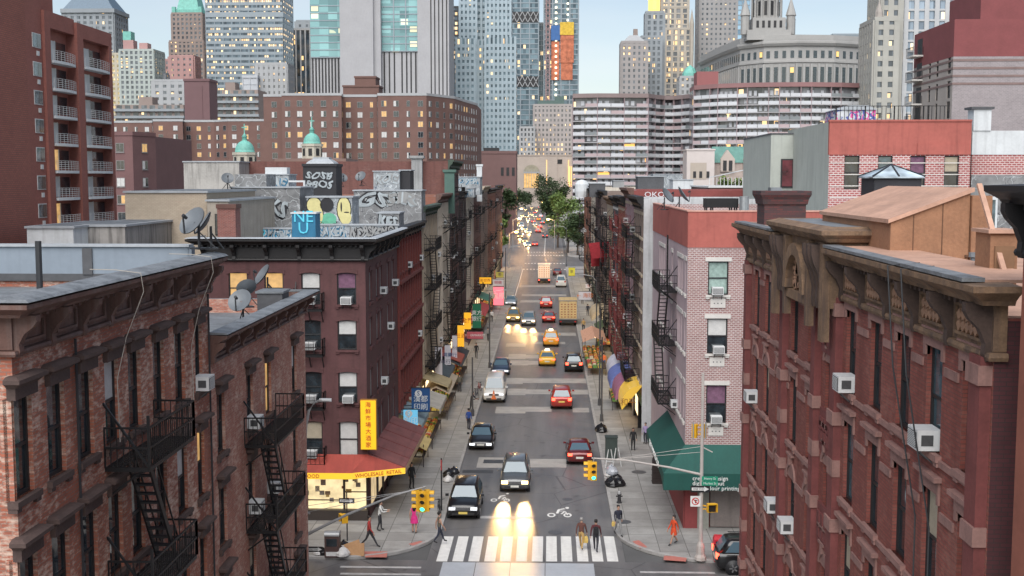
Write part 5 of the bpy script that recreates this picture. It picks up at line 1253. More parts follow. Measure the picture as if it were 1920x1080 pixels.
# grey brick block with red top
x0 = onY(1788, 100, 140).x; zt = onY(1788, 36, 140).z
Tb = Bld('red_top_apartment', 'grey beige brick apartment block with dark red top storey and small side balconies', 14, 15, zt, (x0, 140, 0), 0)
zr = onY(1788, 106, 140).z
for i, (px, w) in enumerate(((1783, 0), (1762, 1), (1750, 1))):
    pass
for fl, (ya, yb) in enumerate(((92, 66), (138, 112), (184, 158), (222, 205))):
    for v, w in ((1.3, 1.2), (5.6, 0.8), (8.5, 0.8)):
        z0 = onX(1780, ya, x0).z if False else onY(1780, ya, 141).z; Tb.win('L', v, z0, w, 2.0, 'dark', frame_dark, None, None, False)
    bb = MB(); z0 = onY(1730, ya + 12, 150).z; bb.box(-1.3, 0, 11.2, 14.2, z0, z0 + 0.2, 0); bb.box(-0.02, 0, 11.6, 13.6, z0 + 0.2, z0 + 2.3, 1)
    for k in range(9): bb.bar((-1.25, 11.2 + k * 0.37, z0 + 0.2), (-1.25, 11.2 + k * 0.37, z0 + 1.2), 0.04, 0.04, 1)
    for k in range(4): bb.bar((-1.25 + k * 0.4, 11.2, z0 + 0.2), (-1.25 + k * 0.4, 11.2, z0 + 1.2), 0.04, 0.04, 1)
    bb.bar((-1.25, 11.2, z0 + 1.2), (-1.25, 14.2, z0 + 1.2), 0.06, 0.06, 1); Tb.part('balcony', bb, [white_stone, iron])
Tb.wall('L', z0=0, z1=zr, m=0); Tb.wall('L', z0=zr, z1=zt, m=1) if False else Tb.wb.quad((0, 15, zr), (0, 0, zr), (0, 0, zt), (0, 15, zt), 1)
Tb.wb.quad((0, 0, zr), (14, 0, zr), (14, 0, zt), (0, 0, zt), 1); Tb.wb.quad((0, 0, 0), (14, 0, 0), (14, 0, zr), (0, 0, zr), 3); Tb.done |= {'F', 'L'}
for k in (0.3, 1.2, 2.1, 3.0): Tb.wb.box(-0.05, 14, -0.05, 0, zr - k - 0.25, zr - k, 4); Tb.wb.box(-0.05, 0, 0, 15, zr - k - 0.25, zr - k, 4)
Tb.shell(0, 2, 0.4); Tb.wb.box(4, 14, 3, 14, zt - 0.4, zt + 4, 1)
Tb.finish([mat('beige_brick_flat', (0.37, 0.33, 0.3), 0.85, 0, 0.12, 0.5), mat('dark_red_brick_top', (0.2, 0.058, 0.06), 0.85, 0, 0.15, 0.5), roof_grey, brick('brick_grey_violet', (0.32, 0.28, 0.29), (0.26, 0.23, 0.24), (0.36, 0.33, 0.33), 0.4, 0.16, 0.02), mat('band_brown', (0.2, 0.14, 0.13), 0.8)])
# roof clutter on the pink corner building and along the right row
b = MB(); p, q = onY(1322, 408, 70), onY(1385, 372, 70)
b.box(p.x, q.x, 70, 71, q.z - 0.55, q.z, 0)
for x in (p.x + 0.1, p.x + 0.45, q.x - 0.1, q.x - 0.4): b.bar((x, 70.1, 17.4), (x, 70.1, q.z - 0.5), 0.08, 0.08, 0); b.bar((x, 70.9, 17.4), (x, 70.9, q.z - 0.5), 0.08, 0.08, 0)
solid('roof_tank_frame', 'black boxed tank on legs on the pink corner building roof', 'roof equipment', b, iron)
b = MB(); p = onY(1395, 400, 69.5); b.cyl((p.x, 69.5, 17.4), (p.x, 69.5, 19.0), 0.28, 0.28, 12); solid('roof_flue', 'grey metal flue behind the red parapet', 'pipe', b, mat('galvanised', (0.35, 0.37, 0.38), 0.4, 0.6))
for (px0, px1, py, Y, d, m, lb) in ((1262, 1300, 336, 128, 4, paint_white, 'white roof hut midway along the right row'), (1196, 1245, 330, 150, 4, roof_dark, 'dark roof hut behind the mauve tenement'), (1106, 1135, 343, 165, 4, roof_dark, 'black low hut on right row roofs nearer the trees'), (1225, 1280, 326, 175, 5, gr2, 'silver tagged hut deeper on the right row'), (1150, 1170, 338, 190, 4, stucco_g, 'grey stair head on the far right roofs')):
    roofbox('roof_hut', lb, px0, px1, py, Y, d, 17.5, m)
b = MB(); p = onY(1091, 352, 205); b.lathe([(1.1, -1.6), (1.25, -0.6), (1.2, 0.6), (0.8, 1.2), (0.1, 1.4)], (p.x, 205, p.z), 14); b.cyl((p.x, 205, 18.2), (p.x, 205, p.z - 1.5), 0.7, 0.7, 8); solid('roof_tank', 'round white tank on the last roofs of the right row', 'tank', b, paint_white)
# long low parapets right of the white party wall
b = MB()
for (px0, px1, py, Y, h_) in ((1330, 1420, 352, 110, 0.6),):
    a, c, z = pxb(px0, px1, py, Y); b.box(a, c, Y, Y + 14, 0, z, 0); b.box(a - 0.1, c + 0.1, Y - 0.1, Y + 14, z, z + 0.15, 1)
    for i in range(14): b.bar((a + i * (c - a) / 13, Y, z + 0.15), (a + i * (c - a) / 13, Y, z + 0.95), 0.05, 0.05, 1)
    b.bar((a, Y, z + 0.95), (c, Y + 4, z + 1.8), 0.08, 0.08, 1)
solid('flat_roof_building', 'low brown building with white railing right of the white party wall', 'building', b, [brn, frame_white])
# ============================================================ skyline
def gpier(name, c): return mat(name, c, 0.8, 0, 0.12, 0.05)
def tower(name, label, px0, px1, pyT, Y, dep, glm, pm, pu=3.0, pv=3.9, pw=0.9, sh=1.3, zb=0.0, pd=0.35, vert=True, horiz=True, crown=None, cat='tower', piers=True, bands=()):
    x0, x1, zt = pxb(px0, px1, pyT, Y); Wd = x1 - x0
    o = thing(name, label, cat, (x0, Y, 0))
    b = MB(); b.box(0, Wd, 0, dep, zb, zt); core = b.build('facade', glm, o)
    g_ = MB(); n = max(2, round(Wd / pu)); m_ = max(2, round(dep / pu)); nf = int((zt - zb) / pv)
    if vert:
        for i in range(n + 1):
            u = Wd * i / n; g_.box(u - pw / 2, u + pw / 2, -pd, 0.05, zb, zt)
        for i in range(m_ + 1):
            v = dep * i / m_
            for sx in ((Wd, 1), (0, -1)):
                if (sx[1] > 0) == (x1 < 0) or (x0 < 0 < x1): g_.box(sx[0] - 0.05 * sx[1], sx[0] + pd * sx[1], v - pw / 2, v + pw / 2, zb, zt)
    if horiz:
        hd = pd * 0.7
        for k in range(nf + 1):
            z = zb + k * pv
            if z > zt - 0.2: break
            g_.box(-hd, Wd + hd, -hd, dep, z, min(zt, z + sh))
    for (za, zb2) in bands: g_.box(-pd - 0.1, Wd + pd + 0.1, -pd - 0.1, dep, za, zb2)
    g_.box(-pd - 0.05, Wd + pd + 0.05, -pd - 0.05, dep, zt - 0.3, zt + 1.2)
    g_.build('pier_grid', pm, o)
    if crown: crown(o, Wd, dep, zt)
    return o, Wd, zt
L1 = (1.0, 0.55, 0.18)
gl_o = glow_grid('glass_office', (0.1, 0.13, 0.155), 1.5, 3.9, 0.36, (1.0, 0.58, 0.2), 0.75, bands=1.4, alt=(0.15, 0.2, 0.235), ior=1.5)
gl_s = glow_grid('glass_stone', (0.07, 0.08, 0.09), 2.0, 3.6, 0.12, L1, 0.6, alt=(0.16, 0.18, 0.2))
gl_w = glow_grid('glass_lace', (0.12, 0.13, 0.14), 2.2, 3.7, 0.32, L1, 0.55, alt=(0.22, 0.22, 0.22))
gl_b = glow_grid('glass_blue_tower', (0.11, 0.17, 0.21), 2.2, 3.8, 0.06, L1, 0.6, alt=(0.18, 0.26, 0.3), ior=1.5)
gl_t = glow_grid('glass_teal', (0.2, 0.42, 0.44), 5.0, 4.0, 0.14, (0.95, 0.85, 0.4), 0.35, alt=(0.26, 0.5, 0.5), bands=0.6)
gl_d = glow_grid('glass_dark_tower', (0.04, 0.06, 0.08), 2.6, 4.0, 0.24, L1, 0.6, bands=0.4)
gl_y = glow_grid('glass_lit', (0.3, 0.25, 0.12), 1.8, 2.6, 0.85, (1.0, 0.66, 0.25), 0.5)
st_tan = gpier('stone_tan', (0.33, 0.3, 0.275)); st_grey = gpier('stone_grey', (0.25, 0.275, 0.295)); st_pale = gpier('stone_pale', (0.35, 0.36, 0.37)); st_brown = gpier('stone_brown', (0.25, 0.2, 0.18))
steel = mat('steel_cladding', (0.3, 0.37, 0.41), 0.45, 0.3, 0.15, 0.2); st_pink = gpier('stone_pink', (0.38, 0.23, 0.22)); alum = mat('aluminium_mullion', (0.24, 0.28, 0.31), 0.4, 0.3, 0.1, 0.3)
verd = mat('verdigris', (0.16, 0.42, 0.36), 0.6, 0, 0.25, 0.4, streak=0.2)

def pyramid(o, W_, D_, zt, h, m, inset=0.0, name='roof', trunc=0.05):
    b = MB(); c = (W_ / 2, D_ / 2)
    b.loft([[(c[0] + sx * (W_ / 2 - inset) * k, c[1] + sy * (D_ / 2 - inset) * k, z) for sx, sy in ((-1, -1), (1, -1), (1, 1), (-1, 1))] for k, z in ((1, zt), (trunc, zt + h))]); return b.build(name, m, o)
# left group
def cr1(o, W_, D_, zt):
    b = MB(); b.box(-1.5, W_ + 1.5, -1.5, D_ + 1, zt, zt + 3); b.build('cornice', st_grey, o); pyramid(o, W_, D_, zt + 3, 26, mat('slate_roof', (0.1, 0.15, 0.2), 0.5))
tower('pyramid_roof_tower', 'grey stone tower with slate pyramid roof behind the balcony tower', 118, 212, 24, 900, 30, gl_s, st_grey, 5, 4, 2.4, 1.8, crown=cr1)
def cr2(o, W_, D_, zt):
    b = MB(); a = W_ * 0.02; b.box(a, W_ * 0.33, 6, 14, zt, zt + 8, 0); b.box(a, W_ * 0.26, 6, 14, zt + 8, zt + 14, 1); b.box(W_ * 0.5, W_ * 0.75, 6, 14, zt, zt + 6, 0); b.build('penthouse', [st_pink, verd], o)
tower('green_grey_apartment_tower', 'green grey apartment tower with turret and pink penthouse on the left skyline', 224, 287, 95, 820, 24, gl_s, gpier('stone_green_grey', (0.36, 0.4, 0.38)), 3.4, 3.4, 1.6, 1.3, crown=cr2)
tower('yellow_lit_apartment', 'narrow cream apartment with warm lit windows, left of the turret tower', 207, 236, 102, 880, 20, gl_y, gpier('stone_cream', (0.46, 0.42, 0.33)), 3.4, 3.4, 1.8, 1.6)
def cr3(o, W_, D_, zt):
    b = MB()
    for sx in (0, 1):
        for sy in (0, 1): b.box(sx * (W_ - 3), sx * (W_ - 3) + 3, sy * (D_ - 3), sy * (D_ - 3) + 3, zt, zt + 6)
    b.build('corner_turrets', verd, o); pyramid(o, W_ - 5, D_ - 4, zt, 34, verd, 0, 'roof', 0.3).location = (2.5, 2, 0)
    c = MB(); c.box(2, W_ - 2, 2, D_ - 2, zt - 0.2, zt + 4); c.build('attic', verd, o)
tower('green_roof_tower', 'slender brown stone tower with steep green copper roof', 322, 378, 26, 1000, 26, gl_s, st_brown, 3.6, 3.8, 1.9, 1.7, crown=cr3, bands=())
tower('brown_shaft_tower', 'wider lower shaft under the green copper roofed tower', 318, 381, 78, 998, 28, gl_s, st_brown, 3.6, 3.8, 1.9, 1.7)
tower('pink_stepped_building', 'dusky pink stepped building in front of the green roofed tower', 318, 362, 106, 900, 18, gl_s, st_pink, 4.5, 4.0, 3.0, 2.4)
tower('pink_lower_building', 'lower pink building with grey roof left of the pink stepped one', 298, 320, 113, 905, 18, gl_s, st_pink, 4.0, 3.8, 2.0, 1.6)
tower('pale_setback_building', 'pale grey setback building above the terraced housing', 287, 345, 152, 800, 20, gl_s, st_pale, 5, 4.2, 3.0, 2.2)
tower('white_low_slab', 'small white slab left of the pink buildings', 288, 306, 138, 840, 12, gl_s, st_pale, 5, 4.5, 3.8, 3.0)
def cr4(o, W_, D_, zt): pass
tower('lit_office_slab', 'huge glass office slab glowing with rows of warm lights', 384, 529, -40, 850, 34, gl_o, alum, 6.2, 3.9, 0.5, 2.1, pd=0.25, bands=((20 + (336 - 36) / 2200 * 850, 20 + (336 - 27) / 2200 * 850),))
tower('pinstripe_tower', 'dark blue tower with white vertical fins beside the glowing office slab', 519, 581, 56, 920, 28, gl_d, st_pale, 3.6, 4.0, 1.1, 1.0, horiz=False)
tower('grey_tower_cap', 'grey block peeping above the dark blue pinstripe tower', 556, 582, 40, 1000, 24, gl_s, st_grey, 5, 5, 4, 3)
tower('white_punched_building', 'white concrete building with small punched windows in front of the office slab', 481, 537, 121, 700, 20, gl_w, st_pale, 3.2, 3.6, 2.0, 2.0)
tower('white_blank_slab', 'narrow white blank slab left of the punched white building', 455, 482, 145, 695, 20, gpier('concrete_pale', (0.42, 0.44, 0.47)), gpier('concrete_pale', (0.42, 0.44, 0.47)), 9, 3.6, 0.4, 0.2)
# terraced housing
def terrace(name, label, px0, px1, pyT, Y, nfl):
    x0, x1, zt = pxb(px0, px1, pyT, Y); o = thing(name, label, 'building', (x0, Y, 0)); W_ = x1 - x0
    b = MB(); b.box(0, W_, 1.5, 20, 0, zt); b.box(W_ * 0.3, W_ * 0.5, 6, 14, zt, zt + 4); b.build('wall', brn if False else st_brown, o)
    s_ = MB(); g_ = MB()
    for k in range(nfl):
        z = zt - 3.2 - k * 3.3; s_.box(-0.5, W_ + 0.5, 0, 1.6, z, z + 1.2)
        for i in range(int(W_ / 4)): g_.box(i * 4 + 0.6, i * 4 + 3.2, 1.4, 1.55, z + 1.2, z + 2.9)
    s_.build('balcony_bands', st_grey, o); tag(g_.build('windows', gl_s, o), kind='stuff')
terrace('terraced_housing', 'grey terraced housing block with long balcony bands, left', 214, 342, 196, 560, 9)
terrace('terraced_housing', 'taller terraced housing block right of the blank brown stack', 388, 482, 168, 575, 9)
x0, x1, zt = pxb(345, 392, 152, 500); b = MB(); b.box(x0, x1, 500, 512, 0, zt); b.box(x0 - 0.3, x1 + 0.3, 499.7, 512, zt, zt + 1); b.box(x1 - 3.4, x1 - 3.0, 499.8, 500, 0, zt - 2); solid('blank_brown_stack', 'blank dark brown brick service stack standing above the brown estate', 'tower', b, gpier('brick_blank_brown', (0.15, 0.085, 0.09)))
# white and glass slab tower in the centre
Yv = 650
vx = [onY(p, 100, Yv).x for p in (579, 640, 702, 715, 783, 800, 826, 842)]
vz = lambda py: onY(700, py, Yv).z
V = thing('white_striped_tower', 'massive white concrete tower with black stripes and teal glass bays', 'tower', (vx[0], Yv, 0)); q = [x - vx[0] for x in vx]
vc = mat('white_concrete', (0.35, 0.35, 0.365), 0.75, 0, 0.08, 0.1, streak=0.12)
b = MB(); b.box(q[0], q[1], 6, 34, 0, vz(-30)); b.box(q[1], q[2], -4, 34, 0, vz(-30)); b.box(q[2], q[3], -2, 34, 0, vz(-30)); b.box(q[3], q[4], 3, 34, 0, vz(-30)); b.box(q[4], q[7], 0, 34, 0, vz(-30)); b.build('wall', vc, V)
b = MB(); b.box(q[0] - 0.1, q[1], 5.4, 6, vz(106), vz(-28)); b.build('glass_bay', gl_t, V); b = MB(); b.box(q[3], q[4], 2.4, 3, vz(96), vz(-28)); b.build('glass_bay', gl_t, V)
b = MB()
for i in range(1, 3): b.box(q[3] + (q[4] - q[3]) * i / 3 - 0.3, q[3] + (q[4] - q[3]) * i / 3 + 0.3, 2.1, 2.4, vz(96), vz(-28))
for k in range(34): b.box(q[3], q[4], 2.2, 2.4, vz(96) + k * 4.0, vz(96) + k * 4 + 0.5)
b.build('mullions', alum, V); b = MB()
for k in range(34): b.box(q[0], q[1], 5.2, 5.4, vz(106) + k * 4.0, vz(106) + k * 4 + 0.5)
b.build('mullions', alum, V)
b = MB()
for i in range(10): x = q[0] + (q[1] - q[0]) * (i + 0.5) / 10; b.box(x - 0.45, x + 0.45, 5.9, 5.99, 0, vz(107))
for f in (0.06, 0.2, 0.34, 0.55, 0.68, 0.8, 0.93): x = q[3] + (q[4] - q[3]) * f; b.box(x - 0.4, x + 0.4, 2.9, 2.99, 0, vz(97))
for f in (0.43, 0.55, 0.68, 0.8, 0.93): x = q[4] + (q[7] - q[4]) * f; b.box(x - 0.32, x + 0.32, -0.09, -0.01, 0, vz(-29))
b.build('dark_stripes', frame_dark, V)
tower('dark_lit_strip_tower', 'dark tower with warm lit floors right of the white striped tower', 841, 875, 14, 1000, 20, gl_d, frame_dark, 40, 4, 0.5, 1.2)
# rippled steel tower
Yg = 700
def facet(name, label, specs, Y, glm, pm, pu, pv, pw, sh):
    o = thing(name, label, 'tower', (0, Y, 0)); c = MB(); g_ = MB(); rr = random.Random(3)
    for (pa, pb, pt, y0) in specs:
        a, e, zt = pxb(pa, pb, pt, Y + y0); c.box(a, e, y0, 30, 0, zt)
        n = max(2, round((e - a) / pu))
        for i in range(n + 1):
            u = a + (e - a) * i / n; pts = []
            g_.box(u - pw / 2, u + pw / 2, y0 - 0.5 - rr.uniform(0, 0.5), y0, 0, zt + rr.uniform(0, 0.6))
        for k in range(int(zt / pv)): g_.box(a, e, y0 - 0.35, y0, k * pv, k * pv + sh)
        for k in range(int(zt / pv)): g_.box(e, e + 0.3, y0, 30, k * pv, k * pv + sh); g_.box(a - 0.3, a, y0, 30, k * pv, k * pv + sh)
    c.build('facade', glm, o); g_.build('steel_skin', pm, o); return o
facet('rippled_steel_tower', 'rippled silver steel apartment tower, tallest left of the road axis', [(862, 893, -30, 2), (893, 912, -30, 6), (911, 957, -30, 0), (856, 890, 72, 0), (889, 912, 76, 4), (910, 966, 70, -2)], Yg, gl_b, steel, 2.6, 3.6, 1.3, 1.9)
tower('braced_glass_tower', 'blue grey glass tower with two rows of diagonal bracing', 959, 1010, -20, 900, 26, gl_b, alum, 7, 3.8, 0.8, 0.7, pd=0.3)
bt_ = bpy.data.objects['braced_glass_tower']; b = MB(); W_ = onY(1010, 100, 900).x - onY(959, 100, 900).x
for (ya, yb) in ((42, 22), (163, 143)):
    za, zb_ = onY(980, ya, 900).z, onY(980, yb, 900).z; b = MB()
    b.box(0, W_, -0.4, -0.36, za, zb_, 1)
    for i in range(5):
        a, e = W_ * i / 5, W_ * (i + 1) / 5; b.bar((a, -0.7, za), (e, -0.7, zb_), 0.5, 0.5, 0); b.bar((a, -0.7, zb_), (e, -0.7, za), 0.5, 0.5, 0)
    b.build('diagonal_brace', [st_pale, frame_dark], bt_)
tower('teal_setback_tower', 'low teal glass shoulder between the braced tower and the orange netted tower', 1008, 1024, 45, 912, 20, gl_b, alum, 4, 3.8, 0.5, 0.7)
o, W_, zt = tower('construction_tower', 'glass tower under construction wrapped in orange netting with work lights', 1020, 1085, -20, 905, 26, gl_b, alum, 6.5, 3.8, 0.9, 0.9)
X_ = lambda px: onY(px, 100, 905).x - onY(1020, 100, 905).x
zz = lambda py: onY(1050, py, 905).z
b = MB(); b.box(X_(1051), X_(1076), -1.2, -0.4, zz(118), zz(66)); b.box(X_(1034), X_(1049), -0.8, -0.4, zz(150), zz(78)); b.box(X_(1052), X_(1074), -0.8, -0.4, zz(150), zz(118)); b.build('orange_netting', mat('netting_orange', (0.46, 0.15, 0.08), 0.8, 0, 0.6, 0.3, streak=0.4), o)
b = MB(); b.box(X_(1050), X_(1076), -1.6, -0.4, zz(66), zz(42)); b.build('yellow_netting', mat('netting_yellow', (0.6, 0.4, 0.05), 0.8, 0, 0.35, 0.5), o)
b = MB(); b.box(X_(1033), X_(1050), -1.5, -0.4, zz(76), zz(48)); b.build('blue_netting', mat('netting_blue', (0.05, 0.13, 0.32), 0.8, 0, 0.2, 0.5), o)
b = MB()
for k in range(34): b.box(X_(1041), X_(1044.5), -1.4, -1.2, zz(180) + k * 4.1, zz(180) + k * 4.1 + 1.4); 
for k in range(14): b.box(X_(1063), X_(1066), -1.4, -1.2, zz(40) + k * 4.1, zz(40) + k * 4.1 + 1.4)
tag(b.build('work_lights', emit('work_light', (1.0, 0.88, 0.62), 2.0), o), kind='stuff')
b = MB(); b.box(X_(1021), X_(1030), -5, -0.5, zz(190), zz(-20)); 
hz = MB()
for k in range(40): hz.bar((X_(1024), -2, zz(190) + k * 4), (X_(1031), -2, zz(190) + k * 4 + 4), 0.4, 0.4); hz.bar((X_(1031), -2, zz(190) + k * 4), (X_(1024), -2, zz(190) + k * 4 + 4), 0.4, 0.4)
hz.bar((X_(1024), -2, 0), (X_(1024), -2, zz(-20)), 0.7, 0.7); hz.bar((X_(1031), -2, 0), (X_(1031), -2, zz(-20)), 0.7, 0.7)
hz.build('hoist_mast', mat('mast_red_grey', (0.3, 0.2, 0.2), 0.6), o)
def crm(o, W_, D_, zt):
    b = MB(); b.box(W_ * 0.1, W_ * 0.55, 3, 14, zt, zt + 4); b.box(W_ * 0.55, W_ * 0.8, 3, 14, zt, zt + 7); b.build('penthouse', [mat('dark_green_roof', (0.08, 0.13, 0.12), 0.6)], o)
tower('tan_hotel_block', 'tan grey hotel block with many small windows at the end of the street', 1001, 1072, 198, 885, 20, gl_w, gpier('stone_tan_grey', (0.36, 0.33, 0.32)), 2.8, 3.6, 1.5, 1.7, crown=crm)
tower('white_narrow_block', 'narrow white office block left of the tan hotel', 975, 1002, 240, 875, 16, gl_s, st_pale, 2.6, 3.6, 1.4, 1.5)
# arched civic building at the head of the street
Ya = 860; x0, x1, zt = pxb(968, 1077, 292, Ya); A_ = thing('arched_civic_building', 'low beige civic building with glowing arched window and dark screen', 'building', (x0, Ya, 0))
X_ = lambda px: onY(px, 320, Ya).x - x0; zz = lambda py: onY(1000, py, Ya).z; W_ = x1 - x0
b = MB(); b.box(0, W_, 0, 20, 0, zt); b.box(-0.4, W_ + 0.4, -0.4, 20, zt, zt + 0.8); b.box(X_(1012), X_(1045), -0.6, 0, 0, zt - 0.5); b.build('wall', mat('beige_civic_stone', (0.46, 0.39, 0.34), 0.8, 0, 0.12, 0.1), A_)
b = MB(); xm, hw = (X_(982) + X_(1011)) / 2, (X_(1011) - X_(982)) / 2; n = 10
arc = [(xm + hw * math.cos(PI * i / n), zz(322) + hw * 0.9 * math.sin(PI * i / n)) for i in range(n + 1)]
b.add([(x, -0.1, z) for x, z in arc], [tuple(range(n + 1))], 0); b.box(xm - hw, xm + hw, -0.14, -0.02, zz(352), zz(325), 1); b.build('arched_window', [mat('arch_glass', (0.35, 0.32, 0.24), 0.4, 0, 0.3, 0.4), emit('arch_glow', (1.0, 0.6, 0.22), 0.6, None, 0.6, 0.5)], A_)
b = MB()
for i in range(7): x = xm - hw + 2 * hw * i / 6; b.box(x - 0.15, x + 0.15, -0.4, -0.14, zz(352), zz(318))
b.box(xm - hw, xm + hw, -0.5, -0.14, zz(325), zz(322)); b.build('arch_mullions', st_pale, A_)
b = MB(); b.box(X_(1036), X_(1054), -0.3, -0.02, zz(307), zz(299)); b.build('dark_screen', frame_dark, A_)
b = MB()
for px in (1025, 1066): b.box(X_(px) - 0.25, X_(px) + 0.25, -0.8, -0.3, zz(345), zz(300))
for px in (1068, 1072): b.box(X_(px) - 0.4, X_(px) + 0.4, -0.8, -0.3, zz(350), zz(312))
tag(b.build('facade_lights', emit('facade_light', (1.0, 0.55, 0.2), 0.9), A_), kind='stuff')
x0, x1, zt = pxb(893, 968, 283, 430); b = MB(); b.box(x0, x1, 430, 445, 0, zt - 1, 0); b.box(x0 - 0.2, x1 + 0.2, 429.8, 445, zt - 1, zt, 0); b.box(x0 + 2.5, x0 + 8, 432, 440, zt, zt + 1.2, 1)
for i in range(3): b.box(x0 + 9 + i * 2, x0 + 10 + i * 2, 429.9, 430, zt - 9, zt - 6, 1)
solid('brown_box_building', 'windowless brown brick box building at the head of the street', 'building', b, [gpier('brick_box_brown', (0.15, 0.085, 0.08)), frame_dark])

# ---- brown brick estate: real window openings, each window its own part
WE = {}
def ewin(kind):
    if kind not in WE:
        b = MB(); b.box(-0.75, 0.75, -0.05, 0.0, -0.08, 1.55, 0); b.quad((-0.66, -0.06, 0.02), (-0.03, -0.06, 0.02), (-0.03, -0.06, 1.45), (-0.66, -0.06, 1.45), 1); b.quad((0.03, -0.06, 0.02), (0.66, -0.06, 0.02), (0.66, -0.06, 1.45), (0.03, -0.06, 1.45), 2); b.box(-0.8, 0.8, -0.12, 0.0, -0.2, -0.08, 0)
        f_ = mat('window_frame_mid', (0.2, 0.19, 0.19), 0.6)
        WE[kind] = b.mesh('window', {'dark': [f_, g_dark, g_dark], 'mix': [f_, blind_w, g_dark], 'pale': [f_, blind_w, blind_w], 'lit': [f_, lit_warm, lit_warm], 'half': [f_, g_dark, lit_warm]}[kind])
    return WE[kind]
def estate(name, label, segs, Y, zt, wallm, floors, fh, lit=0.1, cope=st_pale, sp=3.4, seed=1, pent=None):
    """segs: list of ((xa, ya), (xb, yb)) wall runs seen from the street, in world xy"""
    rr = random.Random(seed); o = thing(name, label, 'building', (0, Y, 0)); b = MB(); spots = []
    pts = [segs[0][0]] + [s_[1] for s_ in segs]
    poly = [(x, y - Y) for x, y in pts] + [(pts[-1][0], pts[-1][1] - Y + 22), (pts[0][0], pts[0][1] - Y + 22)]
    b.prism(poly, 0, zt, 0, 1); b.build('wall', [wallm, roof_dark], o)
    c = MB(); c.sweep([(x, y - Y) for x, y in pts], [(-0.3, zt), (0.12, zt), (0.12, zt + 0.7), (-0.3, zt + 0.7)]); c.build('coping', cope, o)
    for (p, q_) in zip(pts[:-1], pts[1:]):
        p = Vector((p[0], p[1] - Y, 0)); q2 = Vector((q_[0], q_[1] - Y, 0)); d = q2 - p; L = d.length; d.normalize(); n = Vector((d.y, -d.x, 0))
        k = int(L / sp)
        for i in range(k):
            u = (i + 0.5) * L / k
            for f in range(floors): spots.append((p + d * u + n * 0.02 + Vector((0, 0, zt - 2.9 - f * fh)), math.atan2(d.y, d.x), i % 3 == 2))
    rr.shuffle(spots); st = MB()
    mts = [mat('window_frame_mid', (0.2, 0.19, 0.19), 0.6), g_dark, blind_w, lit_warm]
    for i, (p, a, nar) in enumerate(spots):
        kd = 'lit' if rr.random() < lit else rr.choice(['dark', 'dark', 'mix', 'mix', 'pale', 'half' if rr.random() < lit * 2 else 'dark'])
        if i < 98:
            w = put('window', ewin(kd), o, p, a); w.scale = (0.6 if nar else 1, 1, 1)
        else:
            d = Vector((math.cos(a), math.sin(a), 0)); n = Vector((d.y, -d.x, 0)); s_ = 0.6 if nar else 1
            st.obox(p + n * 0.02 + Vector((0, 0, 0.73)), d * 0.75 * s_, n * 0.03, (0, 0, 0.82), 0)
            for e in (-1, 1):
                m_ = {'dark': 1, 'mix': 2 if e < 0 else 1, 'pale': 2, 'lit': 3, 'half': 1 if e < 0 else 3}[kd]; st.obox(p + n * 0.05 + d * 0.35 * e * s_ + Vector((0, 0, 0.73)), d * 0.31 * s_, n * 0.01, (0, 0, 0.72), m_)
    if st.v: tag(st.build('windows', mts, o), kind='stuff')
    if pent:
        for (px0, px1, py, y0) in pent:
            a, e, z = pxb(px0, px1, py, Y + y0); pb = MB(); pb.box(a, e, y0, y0 + 8, zt - 0.5, z); pb.box(a - 0.2, e + 0.2, y0 - 0.2, y0 + 8, z, z + 0.5); pb.build('penthouse', wallm, o)
    return o
est1 = mat('brick_estate_brown', (0.15, 0.085, 0.072), 0.85, 0, 0.14, 0.35); est2 = mat('brick_estate_plum', (0.15, 0.08, 0.08), 0.85, 0, 0.14, 0.35)
def W2(px, Y): return (onY(px, 250, Y).x, Y)
zt = onY(650, 181, 330).z
estate('brown_estate_block', 'wide brown brick estate block stepped in plan below the white striped tower', [(W2(495, 330), W2(535, 330)), (W2(535, 330), (W2(535, 330)[0], 326)), ((W2(535, 330)[0], 326), W2(641, 326)), (W2(641, 326), W2(643, 332)), (W2(643, 332), W2(708, 332)), (W2(708, 332), W2(709, 327)), (W2(709, 327), W2(800, 327)), (W2(800, 327), W2(852, 340)), (W2(852, 340), W2(868, 352)), (W2(868, 352), W2(895, 372))], 330, zt, est1, 14, 2.85, 0.12, sp=3.1, seed=4, pent=((643, 710, 163, 6), (665, 704, 146, 8)))
zt = onY(400, 228, 385).z
estate('long_estate_block', 'long lower brown brick estate block behind the church domes on the left', [(W2(205, 392), W2(286, 392)), (W2(286, 392), W2(288, 383)), (W2(288, 383), W2(343, 383)), (W2(343, 383), W2(344, 388)), (W2(344, 388), W2(402, 388)), (W2(402, 388), W2(428, 383)), (W2(428, 383), W2(496, 383))], 385, zt, est1, 12, 2.85, 0.2, sp=3.3, seed=6)
zt = onY(250, 254, 210).z
estate('dark_lit_estate_building', 'dark brown corner building with teal and orange lit windows right of the balcony tower', [(W2(200, 210), W2(248, 210)), (W2(248, 210), W2(291, 216))], 210, zt, est2, 8, 3.1, 0.12, est2, 3.2, 8)

